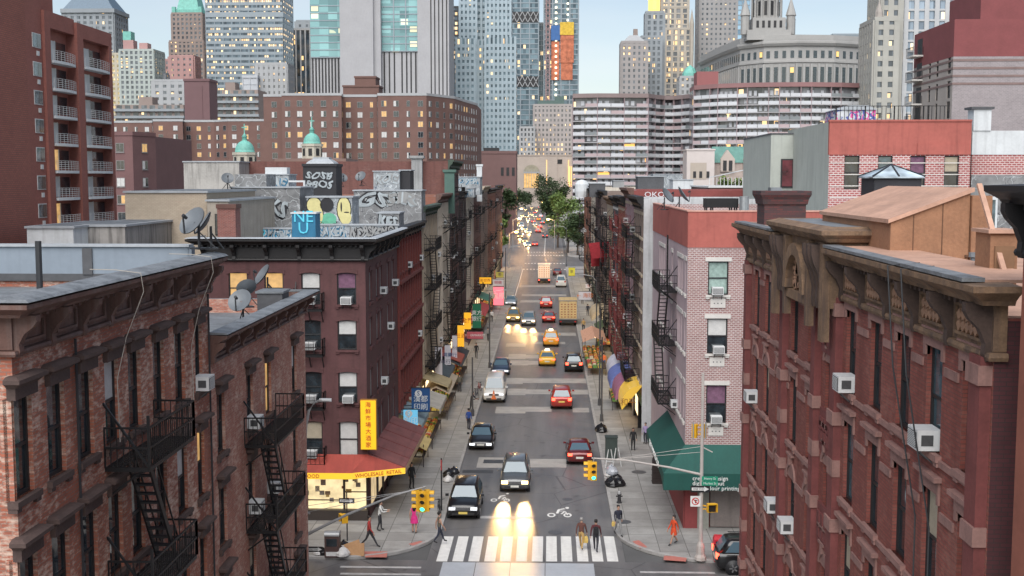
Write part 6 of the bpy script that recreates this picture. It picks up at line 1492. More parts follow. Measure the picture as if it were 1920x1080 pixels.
# ---- church domes
for i, (px, pyb, rpx, lb, base) in enumerate(((459, 284, 18, 'green copper church dome with cross on a pale drum, left of the pair', True), (585, 268, 16, 'green church dome with cross half hidden by the brick party wall, right one', False))):
    Yd = 165; c = onY(px, pyb, Yd); R_ = rpx * Yd / FPX; o = thing('church_dome', lb, 'dome', (c.x, Yd, c.z), 0, 'pair of church domes')
    b = MB(); b.lathe([(R_ * 1.02, -0.15), (R_ * 1.02, 0)] + [(R_ * math.cos(RD(a)), R_ * 1.15 * math.sin(RD(a))) for a in range(0, 80, 9)] + [(0.28, R_ * 1.17), (0.36, R_ * 1.25), (0.3, R_ * 1.45), (0.42, R_ * 1.5), (0.1, R_ * 1.85), (0.05, R_ * 1.95)], n=20); b.build('copper_shell', verd, o, smooth=True)
    b = MB(); z = R_ * 1.9; b.box(-0.06, 0.06, -0.06, 0.06, z, z + 1.3); b.box(-0.38, 0.38, -0.05, 0.05, z + 0.72, z + 0.86); b.build('cross', verd, o)
    b = MB(); b.prism([(R_ * 1.2 * math.cos(RD(22.5 + 45 * k)), R_ * 1.2 * math.sin(RD(22.5 + 45 * k))) for k in range(8)], -6, -0.15); b.prism([(R_ * 1.3 * math.cos(RD(22.5 + 45 * k)), R_ * 1.3 * math.sin(RD(22.5 + 45 * k))) for k in range(8)], -0.5, -0.14)
    b.build('drum', gpier('drum_pale', (0.45, 0.42, 0.35)), o)
    b = MB()
    for k in range(8): a = RD(45 * k); d = Vector((math.cos(a), math.sin(a), 0)); b.obox(d * R_ * 1.12 + Vector((0, 0, -1.3)), d * 0.05, Vector((-d.y, d.x, 0)) * 0.25, (0, 0, 0.5))
    b.build('drum_window', frame_dark, o)
    b = MB(); b.box(-5, 5, -1.5, 9, -c.z, -6 if base else -2.2); b.build('church_wall', gpier('church_brown', (0.2, 0.13, 0.11)), o)

# ---- serpentine balcony blocks
def ribbon(name, label, pts, zt, floors, fh, edge, seed):
    rr = random.Random(seed); o = thing(name, label, 'building', (0, 0, 0)); P = [Vector((x, y, 0)) for x, y in pts]
    w = MB(); back = [(p.x, p.y + 14) for p in P]
    w.prism([(p.x, p.y + 1.6) for p in P] + list(reversed(back)), 0, zt, 0, 1); w.build('wall', [gl_s2, roof_dark], o)
    s_ = MB(); pl_ = MB(); cl = MB(); lt = MB()
    for (a, b) in zip(P[:-1], P[1:]):
        d = b - a; L = d.length; d.normalize(); n = Vector((d.y, -d.x, 0)); nb = max(1, round(L / 4.2)); sp = L / nb
        for f in range(floors):
            z = zt - 0.8 - (f + 1) * fh
            s_.obox((a + b) / 2 - n * 0.7 + Vector((0, 0, z)), d * (L / 2), n * 0.95, (0, 0, 0.2))
            for i in range(nb):
                c = a + d * (i + 0.5) * sp; t = rr.random(); m = 0 if t < 0.62 else (1 if t < 0.85 else 2)
                if t < 0.93: pl_.obox(c + n * 0.2 + Vector((0, 0, z + 0.72)), d * (sp / 2 - 0.12), n * 0.06, (0, 0, 0.6), m)
                for e in (-1, 1): 
                    if rr.random() < 0.8: pl_.obox(c - n * 1.4 + d * (e * sp * 0.25) + Vector((0, 0, z + 1.5)), d * (sp * 0.14), n * 0.12, (0, 0, 0.9), 0)
                if rr.random() < 0.035: lt.obox(c - n * 1.2 + Vector((0, 0, z + 1.5)), d * (sp / 2 - 0.3), n * 0.1, (0, 0, 0.7))
        for i in range(nb + 1):
            c = a + d * i * sp
            if i % 2 == 0: cl.obox(c - n * 0.3 + Vector((0, 0, zt / 2)), d * 0.16, n * 0.5, (0, 0, zt / 2))
    s_.build('balcony_slabs', gpier('slab_grey', (0.32, 0.315, 0.325)), o); pl_.build('balcony_panels', [gpier('panel_white', (0.5, 0.515, 0.54)), gpier('panel_pink', (0.4, 0.32, 0.33)), gpier('panel_grey', (0.2, 0.22, 0.23))], o)
    cl.build('piers', gpier('brick_pier_mauve', (0.26, 0.2, 0.21)), o); tag(lt.build('lit_windows', emit('amber_window', (1.0, 0.5, 0.12), 0.8), o), kind='stuff')
    r_ = MB(); r_.prism([(p.x, p.y - 0.4) for p in P] + list(reversed(back)), zt, zt + 1.6, 0, 0)
    r_.build('roof_parapet', edge, o)
    return o
gl_s2 = glow_grid('glass_balcony_back', (0.09, 0.085, 0.095), 2.1, 2.8, 0.04, L1, 0.6, alt=(0.28, 0.28, 0.3))
def pp(px, Y): return (onY(px, 250, Y).x, Y)
zt = onY(1200, 186, 470).z
ribbon('serpentine_balcony_block', 'long curving apartment block with white balcony rows in the centre right', [pp(1074, 462), pp(1120, 460), pp(1170, 461), pp(1215, 462), pp(1228, 468), pp(1245, 473), pp(1262, 474), pp(1278, 470), pp(1294, 464), pp(1310, 458), pp(1325, 452)], zt, 19, 2.75, gpier('roof_band_brown', (0.22, 0.17, 0.165)), 2)
zt = onY(1480, 165, 440).z
ribbon('red_banded_balcony_block', 'curving apartment block with white and brick red balcony bands further right', [pp(1300, 448), pp(1345, 440), pp(1400, 436), pp(1460, 434), pp(1520, 434), pp(1575, 436), pp(1618, 440)], zt, 17, 2.8, gpier('roof_band_red', (0.24, 0.13, 0.13)), 9)
x0, x1, zt = pxb(1617, 1636, 157, 440); b = MB(); b.box(x0, x1, 438, 456, 0, zt); solid('red_end_wall', 'plain brick red end tower of the banded balcony block', 'building', b, gpier('brick_red_end', (0.26, 0.1, 0.1)))
x0, x1, zt = pxb(1307, 1347, 134, 452); b = MB(); b.box(x0, x1, 452, 462, 0, zt - 8, 0); b.box(x0, x1, 452, 462, zt - 6, zt, 0); b.box(x0 + 1, x1 - 1, 453, 461, zt - 8, zt - 6, 1); solid('red_service_box', 'brick red rooftop service box between the two balcony blocks', 'building', b, [gpier('brick_red_end', (0.26, 0.1, 0.1)), frame_dark])
# ---- right skyline towers
tower('domed_roof_tower', 'grey brown tower with pale low domed roof, first right of the street gap', 1166, 1213, 80, 760, 22, gl_s, gpier('stone_brown_grey', (0.3, 0.28, 0.275)), 3.4, 3.6, 1.9, 1.7, crown=lambda o, W_, D_, zt: (pyramid(o, W_, D_, zt, 5.5, st_pale, 0, 'roof', 0.35), pyramid(o, 3, 3, zt + 4, 6, st_brown, 0, 'chimney', 0.9).__setattr__('location', (W_ * 0.5, D_ / 2, 0))))
def crg(o, W_, D_, zt):
    b = MB(); b.lathe([(W_ * 0.3, zt), (W_ * 0.34, zt + 3), (W_ * 0.34, zt + 10), (W_ * 0.1, zt + 13)], (W_ / 2, D_ / 2, 0), 10); b.build('lit_crown', emit('gold_crown', (1.0, 0.6, 0.15), 0.9), o)
tower('gold_crown_tower', 'slim grey tower with glowing golden crown', 1212, 1245, 24, 800, 18, gl_s, st_grey, 4.4, 3.8, 1.9, 1.4, crown=crg)
tower('grey_window_tower', 'grey blue tower base with lit windows below the golden crown', 1203, 1240, 70, 790, 18, gl_s, st_grey, 3.2, 3.7, 1.6, 1.5)
lace = gpier('stone_terracotta_cream', (0.38, 0.345, 0.295))
def crw(o, W_, D_, zt):
    for sx in (0, W_):
        b = MB(); b.lathe([(1.6, zt - 30), (1.6, zt + 4), (0.1, zt + 14)], (sx, 0, 0), 6); b.build('pinnacle', lace, o)
tower('gothic_shaft_tower', 'tall cream gothic tower with glowing vertical ribs', 1236, 1297, 55, 850, 26, gl_w, lace, 4.6, 3.8, 1.9, 1.0, crown=crw, bands=())
tower('gothic_upper_tower', 'upper tier of the cream gothic tower', 1242, 1291, -20, 852, 24, gl_w, lace, 4.4, 3.8, 1.8, 1.0, bands=((onY(1260, 14, 850).z, onY(1260, 10, 850).z),))
tower('grey_shaft_tower', 'plain grey shaft tower left of the wedding cake building', 1314, 1382, -20, 900, 30, gl_s, gpier('stone_grey_flat', (0.29, 0.285, 0.285)), 3.2, 3.7, 2.0, 2.0)
tower('blue_glass_tower', 'blue glass tower peeping right of the grey shaft', 1378, 1407, -20, 1000, 20, glow_grid('glass_sky_blue', (0.22, 0.42, 0.6), 3, 4, 0.03, L1, 1.0, alt=(0.35, 0.55, 0.7)), alum, 8, 4, 0.5, 0.6)
tower('blue_glass_slab', 'small blue glass slab right of the spired tower', 1476, 1491, 38, 980, 16, glow_grid('glass_sky_blue', (0.22, 0.42, 0.6), 3, 4, 0.03), alum, 8, 4, 0.5, 0.6)
b_, W_, zt = tower('green_dome_roofs', 'pale building with green domed roofs at the foot of the gothic tower', 1276, 1312, 146, 700, 18, gl_w, st_pale, 3, 3.6, 1.4, 1.6, crown=lambda o, W_, D_, zt: [bb_.build('dome', verd, o) for bb_ in [MB()] if not bb_.lathe([(W_ * 0.42, zt), (W_ * 0.4, zt + 3), (W_ * 0.25, zt + 6), (0.2, zt + 8)], (W_ * 0.55, 6, 0), 10)])
# wedding cake municipal building: curved front
Ym = 600; o = thing('curved_civic_palace', 'huge pale stone civic palace with curved colonnaded front and stepped central spire', 'building', (0, Ym, 0))
pts = [pp(1312, 700), pp(1350, 648), pp(1385, 614), pp(1430, 602), pp(1490, 598), pp(1560, 600), pp(1611, 608)]; P = [(x, y - Ym) for x, y in pts]; zt = onY(1460, 84, 600).z
w = MB(); w.prism(P + [(P[-1][0], P[-1][1] + 22), (P[0][0], P[0][1] + 22)], 0, zt); stp = mat('palace_stone', (0.33, 0.325, 0.315), 0.8, 0, 0.1, 0.1, streak=0.1); w.build('wall', stp, o)
c = MB(); c.sweep(P, [(0, zt - 1), (1.0, zt - 0.6), (1.8, zt + 0.6), (1.8, zt + 1.6), (0, zt + 2)]); c.sweep(P, [(0, zt - 9), (0.6, zt - 8.8), (0.6, zt - 7.8), (0, zt - 7.6)]); c.sweep(P, [(0, zt - 27), (0.6, zt - 26.8), (0.6, zt - 26), (0, zt - 25.8)])
c.sweep([(x, y + 2) for x, y in P], [(-3, zt + 1.6), (0, zt + 1.6), (0, zt + 5), (-3, zt + 5)]); c.build('cornice', stp, o)
co = MB(); wi = MB()
for (a, b) in zip(P[:-1], P[1:]):
    a = Vector((*a, 0)); b = Vector((*b, 0)); d = b - a; L = d.length; d.normalize(); n = Vector((d.y, -d.x, 0)); k = max(2, round(L / 4.0))
    for i in range(k):
        p = a + d * (i + 0.5) * L / k; lt_ = rnd.random() < 0.22
        for (z0, z1, ww) in ((zt - 6.6, zt - 3, 0.9), (zt - 24, zt - 11, 0.95), (zt - 32, zt - 28.5, 0.8), (zt - 37, zt - 34, 0.8), (zt - 42, zt - 39, 0.8)):
            wi.obox(p + n * 0.05 + Vector((0, 0, (z0 + z1) / 2)), d * ww, n * 0.06, (0, 0, (z1 - z0) / 2), 1 if lt_ and z1 - z0 > 8 and False else 0)
            if rnd.random() < 0.16: wi.obox(p + n * 0.12 + Vector((0, 0, z1 - 1.6)), d * ww * 0.9, n * 0.03, (0, 0, 1.3), 1)
        q_ = a + d * i * L / k; co.obox(q_ + n * 0.4 + Vector((0, 0, zt - 17.5)), d * 0.5, n * 0.4, (0, 0, 8))
co.build('columns', stp, o); tag(wi.build('windows', [g_dark, emit('palace_light', (1.0, 0.62, 0.22), 0.55)], o), kind='stuff')
tw = MB(); xc = onY(1437, 50, 612).x; zb0 = zt + 3
def ring(r_, y=612 - Ym, n=12): return [(xc + r_ * math.cos(2 * PI * i / n), y + r_ * math.sin(2 * PI * i / n)) for i in range(n)]
tw.box(xc - 11, xc + 11, 4, 22, zb0, zb0 + 5); tw.box(xc - 8.2, xc + 8.2, 4, 20, zb0 + 5, zb0 + 11)
tw.prism(ring(6.4), zb0 + 11, zb0 + 22); tw.prism(ring(8.0), zb0 + 22, zb0 + 23.5); tw.prism(ring(5.0), zb0 + 23.5, zb0 + 45)
for i in range(12): a = 2 * PI * i / 12; tw.cyl((xc + 7.4 * math.cos(a), 12 + 7.4 * math.sin(a), zb0 + 11), (xc + 7.4 * math.cos(a), 12 + 7.4 * math.sin(a), zb0 + 22), 0.55, 0.55, 6)
for sx in (-1, 1): tw.lathe([(2.2, zb0 + 3), (2.2, zb0 + 12), (2.7, zb0 + 12.5), (0.2, zb0 + 21)], (xc + sx * 11.5, 8, 0), 8)
tw.build('spire', stp, o)
tw = MB()
for i in range(12): a = 2 * PI * (i + 0.5) / 12; tw.obox((xc + 6.3 * math.cos(a), 12 + 6.3 * math.sin(a), zb0 + 16), (-math.sin(a) * 0.7, math.cos(a) * 0.7, 0), (math.cos(a) * 0.1, math.sin(a) * 0.1, 0), (0, 0, 3.5))
for i in range(5): tw.box(xc - 6.5 + i * 2.9, xc - 5.2 + i * 2.9, 3.9, 4.0, zb0 + 6, zb0 + 9.5)
tw.build('spire_windows', frame_dark, o)
tower('gold_lit_block', 'warmly lit yellow block between palace and stone courthouse tower', 1590, 1644, 84, 760, 20, gl_y, st_pale, 6, 2.8, 0.4, 0.5)
tower('glass_top_building', 'pale teal glass roofed building behind the palace right wing', 1562, 1644, 66, 900, 20, gl_b, alum, 20, 3, 0.6, 1.1)
def crc(o, W_, D_, zt):
    b = MB(); b.lathe([(1.3, zt), (1.3, zt + 3), (0.1, zt + 7)], (1.5, 1.5, 0), 6); b.build('pinnacle', st_tan, o)
cst = gpier('stone_court', (0.35, 0.345, 0.315))
tower('stone_courthouse_tower', 'beige stone courthouse tower with corner pinnacle and scattered lit windows', 1642, 1682, 38, 420, 20, gl_s, cst, 3.4, 3.6, 2.0, 1.7, crown=crc)
tower('courthouse_upper_shaft', 'upper beige shaft of the courthouse tower', 1653, 1690, -20, 424, 16, gl_s, cst, 3.4, 3.6, 2.0, 1.7)
tower('pale_blue_striped_tower', 'pale tower with blue grey vertical window stripes and lit panes, right skyline', 1681, 1816, -20, 426, 26, glow_grid('glass_stripe', (0.25, 0.32, 0.4), 2.6, 3.6, 0.13, L1, 0.55, alt=(0.34, 0.42, 0.5)), gpier('stone_pale_blue', (0.44, 0.45, 0.46)), 3.6, 3.6, 1.6, 0.7, pd=0.5)
# green roofed church hall and small white house
o = thing('green_roof_hall', 'stone hall with green copper roof and gabled dormers', 'building', (onY(1336, 300, 335).x, 335, 0)); W_ = 20; ze, zr = onY(1380, 305, 335).z, onY(1380, 274, 335).z
b = MB(); b.box(0, W_, 0, 10, 0, ze); b.build('wall', mat('hall_stone', (0.34, 0.28, 0.25), 0.8, 0, 0.2, 0.5), o)
b = MB(); b.loft([[(-0.3, -0.4, ze), (W_, -0.4, ze), (W_, 10, ze), (-0.3, 10, ze)], [(0.5, 4.5, zr), (W_, 4.5, zr), (W_, 5.5, zr), (0.5, 5.5, zr)]]); b.build('roof', mat('green_standing_seam', (0.1, 0.22, 0.19), 0.6, 0, 0.25, 0.8), o)
for x in (4.2, 10.6):
    b = MB(); b.add([(x - 2, -0.6, ze - 2.5), (x + 2, -0.6, ze - 2.5), (x + 2, -0.6, ze + 1), (x, -0.6, ze + 3.6), (x - 2, -0.6, ze + 1), (x - 2, 3, ze - 2.5), (x + 2, 3, ze - 2.5), (x + 2, 3, ze + 1), (x, 3, ze + 3.6), (x - 2, 3, ze + 1)], [(0, 1, 2, 3, 4), (1, 6, 7, 2), (2, 7, 8, 3), (3, 8, 9, 4), (4, 9, 5, 0)], 0)
    for e in (-0.8, 0.8): b.box(x + e - 0.5, x + e + 0.5, -0.7, -0.6, ze - 2.3, ze + 0.6, 1)
    b.build('dormer', [gpier('dormer_stone', (0.42, 0.36, 0.32)), frame_dark], o)
x0, x1, zt = pxb(1288, 1340, 282, 330); b = MB(); b.box(x0, x1, 330, 340, 0, zt, 0); b.box(x0 - 0.2, x1 + 0.2, 329.8, 340, zt, zt + 0.4, 0); b.box(x0 + 1, x0 + 5.5, 329.9, 330, zt - 8, zt - 3.4, 1)
for e in (2.2, 3.9, 5.9): b.box(x0 + e - 0.4, x0 + e + 0.4, 329.8, 329.9, zt - 7.6, zt - 5.8, 2)
solid('white_stucco_house', 'white stucco house left of the green roofed hall', 'building', b, [gpier('stucco_pinkish_white', (0.5, 0.45, 0.43)), gpier('stucco_beige', (0.38, 0.33, 0.28)), frame_dark])
# ============================================================ vehicles
tyre_m = mat('tyre_rubber', (0.015, 0.015, 0.016), 0.8); rim_m = mat('alloy_rim', (0.3, 0.3, 0.31), 0.35, 0.7, 0.15, 5)
plate_y = mat('number_plate', (0.65, 0.5, 0.12), 0.5); plate_w = mat('number_plate_pale', (0.6, 0.6, 0.55), 0.5)
black_p = mat('black_plastic', (0.02, 0.02, 0.022), 0.5)
def carglass():
    if 'car_glass' in MT: return MT['car_glass']
    m, t, b = _new('car_glass'); b.inputs['Base Color'].default_value = _c((0.08, 0.13, 0.165)); b.inputs['Roughness'].default_value = 0.06; b.inputs['IOR'].default_value = 1.75
    MT['car_glass'] = m; return m
cg = carglass()
head_off = mat('headlight_clear', (0.5, 0.52, 0.55), 0.15, 0.3, 0.1); head_on = emit('headlight_on', (1.0, 0.66, 0.28), 5.0)
tail_off = mat('tail_light_red', (0.4, 0.02, 0.02), 0.25); tail_on = emit('tail_light_on', (1.0, 0.06, 0.03), 4.5, (0.4, 0.02, 0.02))
def paint(name, c, metal=0.3): return mat('paint_' + name, c, 0.28, metal, 0.06, 2, coat=0.6)
KINDS = {'sedan': dict(L=4.7, W=1.84, H=1.45, st=[(0, .38, .56, .72), (.02, .24, .68, .88), (.12, .2, .8, .97), (.29, .18, .93, 1), (.75, .18, 1.0, 1), (.93, .2, 1.0, .96), (.985, .3, .92, .9), (1, .42, .8, .8)], cab=(.27, .43, .72, .88)),
         'suv': dict(L=4.7, W=1.92, H=1.74, st=[(0, .42, .72, .78), (.02, .28, .9, .92), (.1, .24, 1.02, .98), (.26, .22, 1.1, 1), (.8, .22, 1.14, 1), (.96, .26, 1.14, .97), (.99, .34, 1.08, .92), (1, .45, .95, .85)], cab=(.25, .38, .88, .97)),
         'van': dict(L=5.3, W=2.0, H=2.15, st=[(0, .4, .8, .82), (.02, .3, 1.0, .94), (.12, .26, 1.18, .99), (.2, .24, 1.25, 1), (.8, .24, 1.28, 1), (.98, .26, 1.28, .98), (.995, .34, 1.2, .94), (1, .45, 1.1, .88)], cab=(.16, .3, .96, .985))}
def wheel(o, x, y, r, w, parent=None):
    b = MB(); n = 16
    b.loft([[(xx, rr * math.cos(2 * PI * i / n), rr * math.sin(2 * PI * i / n)) for i in range(n)] for xx, rr in ((-w / 2, r * 0.72), (-w / 2, r * 0.93), (-w / 2 * 0.7, r), (w / 2 * 0.7, r), (w / 2, r * 0.93), (w / 2, r * 0.72))])
    wo = b.build('wheel', tyre_m, o, (x, y, r), smooth=False)
    b = MB(); s_ = 1 if x > 0 else -1
    b.cyl((s_ * w * 0.36, 0, 0), (s_ * w * 0.5, 0, 0), r * 0.68, r * 0.66, 14, 1)
    for k in range(5): a = 2 * PI * k / 5; b.bar((s_ * w * 0.51, 0, 0), (s_ * w * 0.51, r * 0.62 * math.cos(a), r * 0.62 * math.sin(a)), 0.07, 0.03, 0, up=(1, 0, 0))
    b.cyl((s_ * w * 0.5, 0, 0), (s_ * w * 0.54, 0, 0), r * 0.16, r * 0.14, 8, 0)
    b.build('rim', [rim_m, black_p], wo)
def car(name, label, px, py, kind, pm, face=0, on=False, brake=False, plate=plate_w, cat='car', group=None, roof_sign=None, X=None, heading=None, spot=0, roof=None, cone=False, rails=False, simple=False):
    k = KINDS[kind]; L, W_, H = k['L'], k['W'], k['H']
    p = onZ(px, py + 0.0)
    if X is not None: p.x = X
    loc = (p.x, p.y + L / 2, 0.0)
    o = thing(name, label, cat, loc, RD(face) if heading is None else RD(heading), group)
    b = MB(); rings = []
    for (t, zl, zt, wf) in k['st']:
        w = W_ / 2 * wf; y = -L / 2 + L * t; h = zt - zl
        half = [(w * .8, zl), (w * .97, zl + h * .12), (w, zl + h * .5), (w * .985, zl + h * .75), (w * .93, zl + h * .93), (w * .7, zt + .015), (0, zt + .035)]
        rings.append([(x, y, z) for x, z in half] + [(-x, y, z) for x, z in reversed(half[:-1])])
    b.loft(rings, 0)
    for t in (.165, .82):
        for s_ in (-1, 1): b.cyl((s_ * W_ * 0.40, -L / 2 + L * t, .36), (s_ * W_ * 0.503, -L / 2 + L * t, .36), .42, .42, 16, 1)
    b.build('body', [pm, black_p], o, smooth=True)
    a0, a1, a2, a3 = [-L / 2 + L * t for t in k['cab']]
    zb = k['st'][4][2] - .02; zb0 = k['st'][3][2] - .02; wb, wt = W_ / 2 * .93, W_ / 2 * .74; zr = H - .07
    base = [(-wb * .92, a0, zb0), (wb * .92, a0, zb0), (wb, (a0 + a1) / 2 + .2, zb), (wb, a3 - .15, zb), (wb * .9, a3, zb), (-wb * .9, a3, zb), (-wb, a3 - .15, zb), (-wb, (a0 + a1) / 2 + .2, zb)]
    top = [(-wt * .86, a1, zr), (wt * .86, a1, zr), (wt, a1 + .25, zr), (wt, a2 - .2, zr), (wt * .85, a2, zr), (-wt * .85, a2, zr), (-wt, a2 - .2, zr), (-wt, a1 + .25, zr)]
    cap = [(x * .82, (y - (a1 + a2) / 2) * .86 + (a1 + a2) / 2, H) for x, y, z in top]
    b = MB(); b.loft([base, top, cap], 0)
    if rails:
        for s_ in (-1, 1): b.bar((s_ * wt * .9, a1 + .3, H + .03), (s_ * wt * .9, a2 - .2, H + .03), .04, .04, 1)
    b.build('roof', [roof or pm, black_p], o, smooth=True)
    def pane(nm, idx, ins=.07, m=cg):
        q_ = [Vector(c) for c in (base[idx[0]], base[idx[1]], top[idx[1]], top[idx[0]])]; c = sum(q_, Vector()) / 4; n = (q_[1] - q_[0]).cross(q_[3] - q_[0]).normalized()
        if n.dot(c - Vector((0, (a0 + a3) / 2, zb))) < 0: n = -n
        pts = [v + (c - v) * ins + n * .012 for v in q_]; g_ = MB(); g_.add(pts, [(0, 1, 2, 3)], 0); g_.add([v + n * .004 for v in pts], [(0, 1, 2, 3)], 0); return g_.build(nm, m, o)
    pane('windscreen', (0, 1)); pane('rear_window', (4, 5), .1); pane('side_window', (2, 3), .09); pane('side_window', (6, 7), .09)
    if not simple:
        for x in (-1, 1):
            for t in (.165, .82): wheel(o, x * W_ * .44, -L / 2 + L * t, .34, .24)
            b = MB(); b.obox((x * (W_ / 2 + .1), a0 + .35, zb0 + .08), (.1, 0, 0), (0, .06, 0), (0, 0, .07)); b.build('mirror', pm, o)
    zh = k['st'][1][2] - .16; zt = k['st'][5][2] - .2
    for x in (-1, 1):
        b = MB(); b.obox((x * W_ * .335, -L / 2 + .06, zh), (.2, 0.0, 0), (0, .09, 0), (0, .03, .085)); b.build('headlight', head_on if on else head_off, o)
        b = MB(); b.obox((x * W_ * .37, L / 2 - .05, zt), (.15, 0, 0), (0, .07, 0), (0, 0, .13 if kind != 'sedan' else .09)); b.build('tail_light', tail_on if brake else tail_off, o)
    b = MB(); b.box(-W_ * .22, W_ * .22, -L / 2 - .01, -L / 2 + .1, zh - .12, zh + .05, 0); b.box(-W_ * .34, W_ * .34, -L / 2 - .005, -L / 2 + .1, .36, .5, 0)
    for i in range(3): b.box(-W_ * .21, W_ * .21, -L / 2 - .02, -L / 2 - .01, zh - .09 + i * .05, zh - .07 + i * .05, 1)
    b.build('grille', [black_p, rim_m], o)
    b = MB(); b.box(-.26, .26, -L / 2 - .03, -L / 2 - .012, .42, .55); b.build('front_plate', plate, o)
    b = MB(); b.box(-.26, .26, L / 2 + .0, L / 2 + .02, zt - .28, zt - .14); b.build('rear_plate', plate, o)
    if roof_sign:
        b = MB(); b.loft([[(-.3, -.12, H), (.3, -.12, H), (.3, .12, H), (-.3, .12, H)], [(-.22, -.06, H + .2), (.22, -.06, H + .2), (.22, .06, H + .2), (-.22, .06, H + .2)]]); b.build('roof_sign', roof_sign, o)
    if cone:
        b = MB(); b.cyl((0, -L / 2 - .25, .55), (0, -L / 2 - .25, 1.25), .17, .04, 10, 0); b.box(-.22, .22, -L / 2 - .47, -L / 2 - .03, .48, .55, 0); b.cyl((0, -L / 2 - .25, .85), (0, -L / 2 - .25, 1.0), .115, .085, 10, 1); b.build('traffic_cone', [mat('cone_orange', (0.6, 0.14, 0.03), 0.6), plate_w], o)
    if spot:
        for x in ((-1, 1) if not simple else (0,)):
            ld = bpy.data.lights.new('headlamp', 'SPOT'); ld.energy = spot; ld.color = (1.0, 0.56, 0.2); ld.spot_size = RD(24); ld.spot_blend = 1.0; ld.shadow_soft_size = 0.3
            lo = bpy.data.objects.new('headlamp', ld); COL.objects.link(lo); lo.parent = o; lo.location = (x * W_ * .335, -L / 2 - .1, zh); lo.rotation_euler = (RD(90 - 7), 0, PI)
            lo.rotation_euler = Vector((0, -1, -0.115)).to_track_quat('-Z', 'Y').to_euler(); lo.scale = (0.5, 1.0, 1.0)
    return o
blk = paint('black', (0.012, 0.012, 0.014)); gry = paint('grey', (0.1, 0.105, 0.11)); mar = paint('maroon', (0.13, 0.012, 0.014)); red = paint('red', (0.38, 0.035, 0.025)); slv = paint('silver', (0.34, 0.35, 0.36)); wht_p = paint('white', (0.6, 0.6, 0.58), 0)
yel = paint('taxi_yellow', (0.72, 0.4, 0.02), 0); gold = paint('gold', (0.5, 0.3, 0.06)); blu = paint('navy', (0.03, 0.05, 0.09)); org = paint('taxi_orange', (0.7, 0.3, 0.02), 0); lblue = paint('pale_blue', (0.3, 0.36, 0.4)); pale = paint('beige', (0.45, 0.42, 0.36), 0)
tx = emit('taxi_lamp', (1.0, 0.9, 0.6), 1.2)
car('parked_suv', 'black SUV with yellow plate parked at the left kerb nearest the crosswalk', 868, 977, 'suv', blk, 0, plate=plate_y, rails=True)
car('moving_car', 'grey car with blazing headlights driving towards the crosswalk', 965, 926, 'suv', gry, 0, on=True, spot=2800, rails=True)
car('parked_sedan', 'black sedan parked at the left kerb behind the black SUV', 901, 846, 'sedan', blk, 0, on=False)
car('maroon_sedan', 'dark maroon sedan with red tail lights at the right kerb', 1087, 874, 'sedan', mar, 180, brake=True)
car('tow_van', 'white van carrying an orange traffic cone on its front, parked left', 926, 757, 'van', wht_p, 0, cat='van', cone=True)
car('red_suv', 'red SUV driving away in the right lane below the road patches', 1053, 769, 'suv', red, 180, brake=True, plate=plate_y)
car('blue_glass_car', 'dark car with pale blue windscreen parked behind the white van', 938, 705, 'sedan', blu, 0)
car('black_suv_rear', 'black SUV seen from behind beside the fruit stall on the right', 1076, 699, 'suv', blk, 180, brake=True, rails=True)
car('yellow_taxi', 'bright yellow taxi with red lights, nearest of the taxis driving away', 1026, 688, 'sedan', yel, 180, brake=True, cat='taxi', roof_sign=tx)
car('orange_taxi', 'orange yellow taxi just ahead of the bright yellow one', 1033, 651, 'suv', org, 180, brake=True, cat='taxi', roof_sign=tx)
car('red_car', 'red car with white rear window left of the tan box truck', 1029, 606, 'sedan', red, 180, brake=True)
car('silver_car', 'silver car with headlights on coming beside the gold taxi', 991, 612, 'suv', slv, 0, on=True, spot=1100)
car('gold_taxi', 'gold taxi waiting at the left side ahead of the silver car', 962, 605, 'suv', gold, 0, on=True, cat='taxi', roof_sign=tx, spot=700)
car('grey_car', 'small grey blue car parked left by the red lit shop', 957, 574, 'sedan', lblue, 0)
car('crimson_car', 'crimson car with glowing lights behind the white bus', 1024, 579, 'suv', red, 180, brake=True)
car('white_van', 'white van parked at the right kerb beside the bus', 1052, 539, 'van', wht_p, 180, cat='van')
car('dark_red_car', 'dark red car stopped near the far crosswalk on the right', 1045, 517, 'sedan', mar, 180)
car('corner_suv', 'black SUV with red tail light half hidden by the ornate building corner', 1385, 1080, 'suv', blk, heading=90, brake=True, X=10.9, rails=True).location.y = 59.2
# queue beyond the far junction
qs = [('sedan', gold, 984, 455, 1), ('suv', wht_p, 969, 434, 1), ('sedan', slv, 985, 432, 1), ('suv', red, 1012, 429, 0), ('sedan', wht_p, 970, 413, 1), ('suv', yel, 1010, 414, 0), ('sedan', red, 1000, 418, 0), ('sedan', gold, 997, 404, 1), ('suv', slv, 987, 409, 1), ('sedan', red, 1003, 401, 0), ('sedan', slv, 990, 463, 1), ('sedan', red, 1003, 462, 0), ('suv', gold, 975, 447, 1), ('sedan', wht_p, 992, 438, 1), ('suv', red, 1009, 437, 0), ('sedan', blk, 1022, 446, 0), ('van', wht_p, 978, 427, 1), ('suv', slv, 1003, 424, 1), ('sedan', yel, 970, 421, 1), ('suv', blk, 1017, 421, 0), ('sedan', slv, 990, 415, 1), ('van', pale, 1003, 409, 1), ('sedan', gold, 979, 406, 1), ('suv', wht_p, 1014, 408, 0), ('sedan', blu, 993, 401, 1), ('sedan', yel, 1006, 396, 1), ('suv', slv, 985, 395, 1), ('sedan', wht_p, 997, 391, 1), ('van', wht_p, 1012, 391, 0), ('sedan', blk, 1002, 386, 1)]
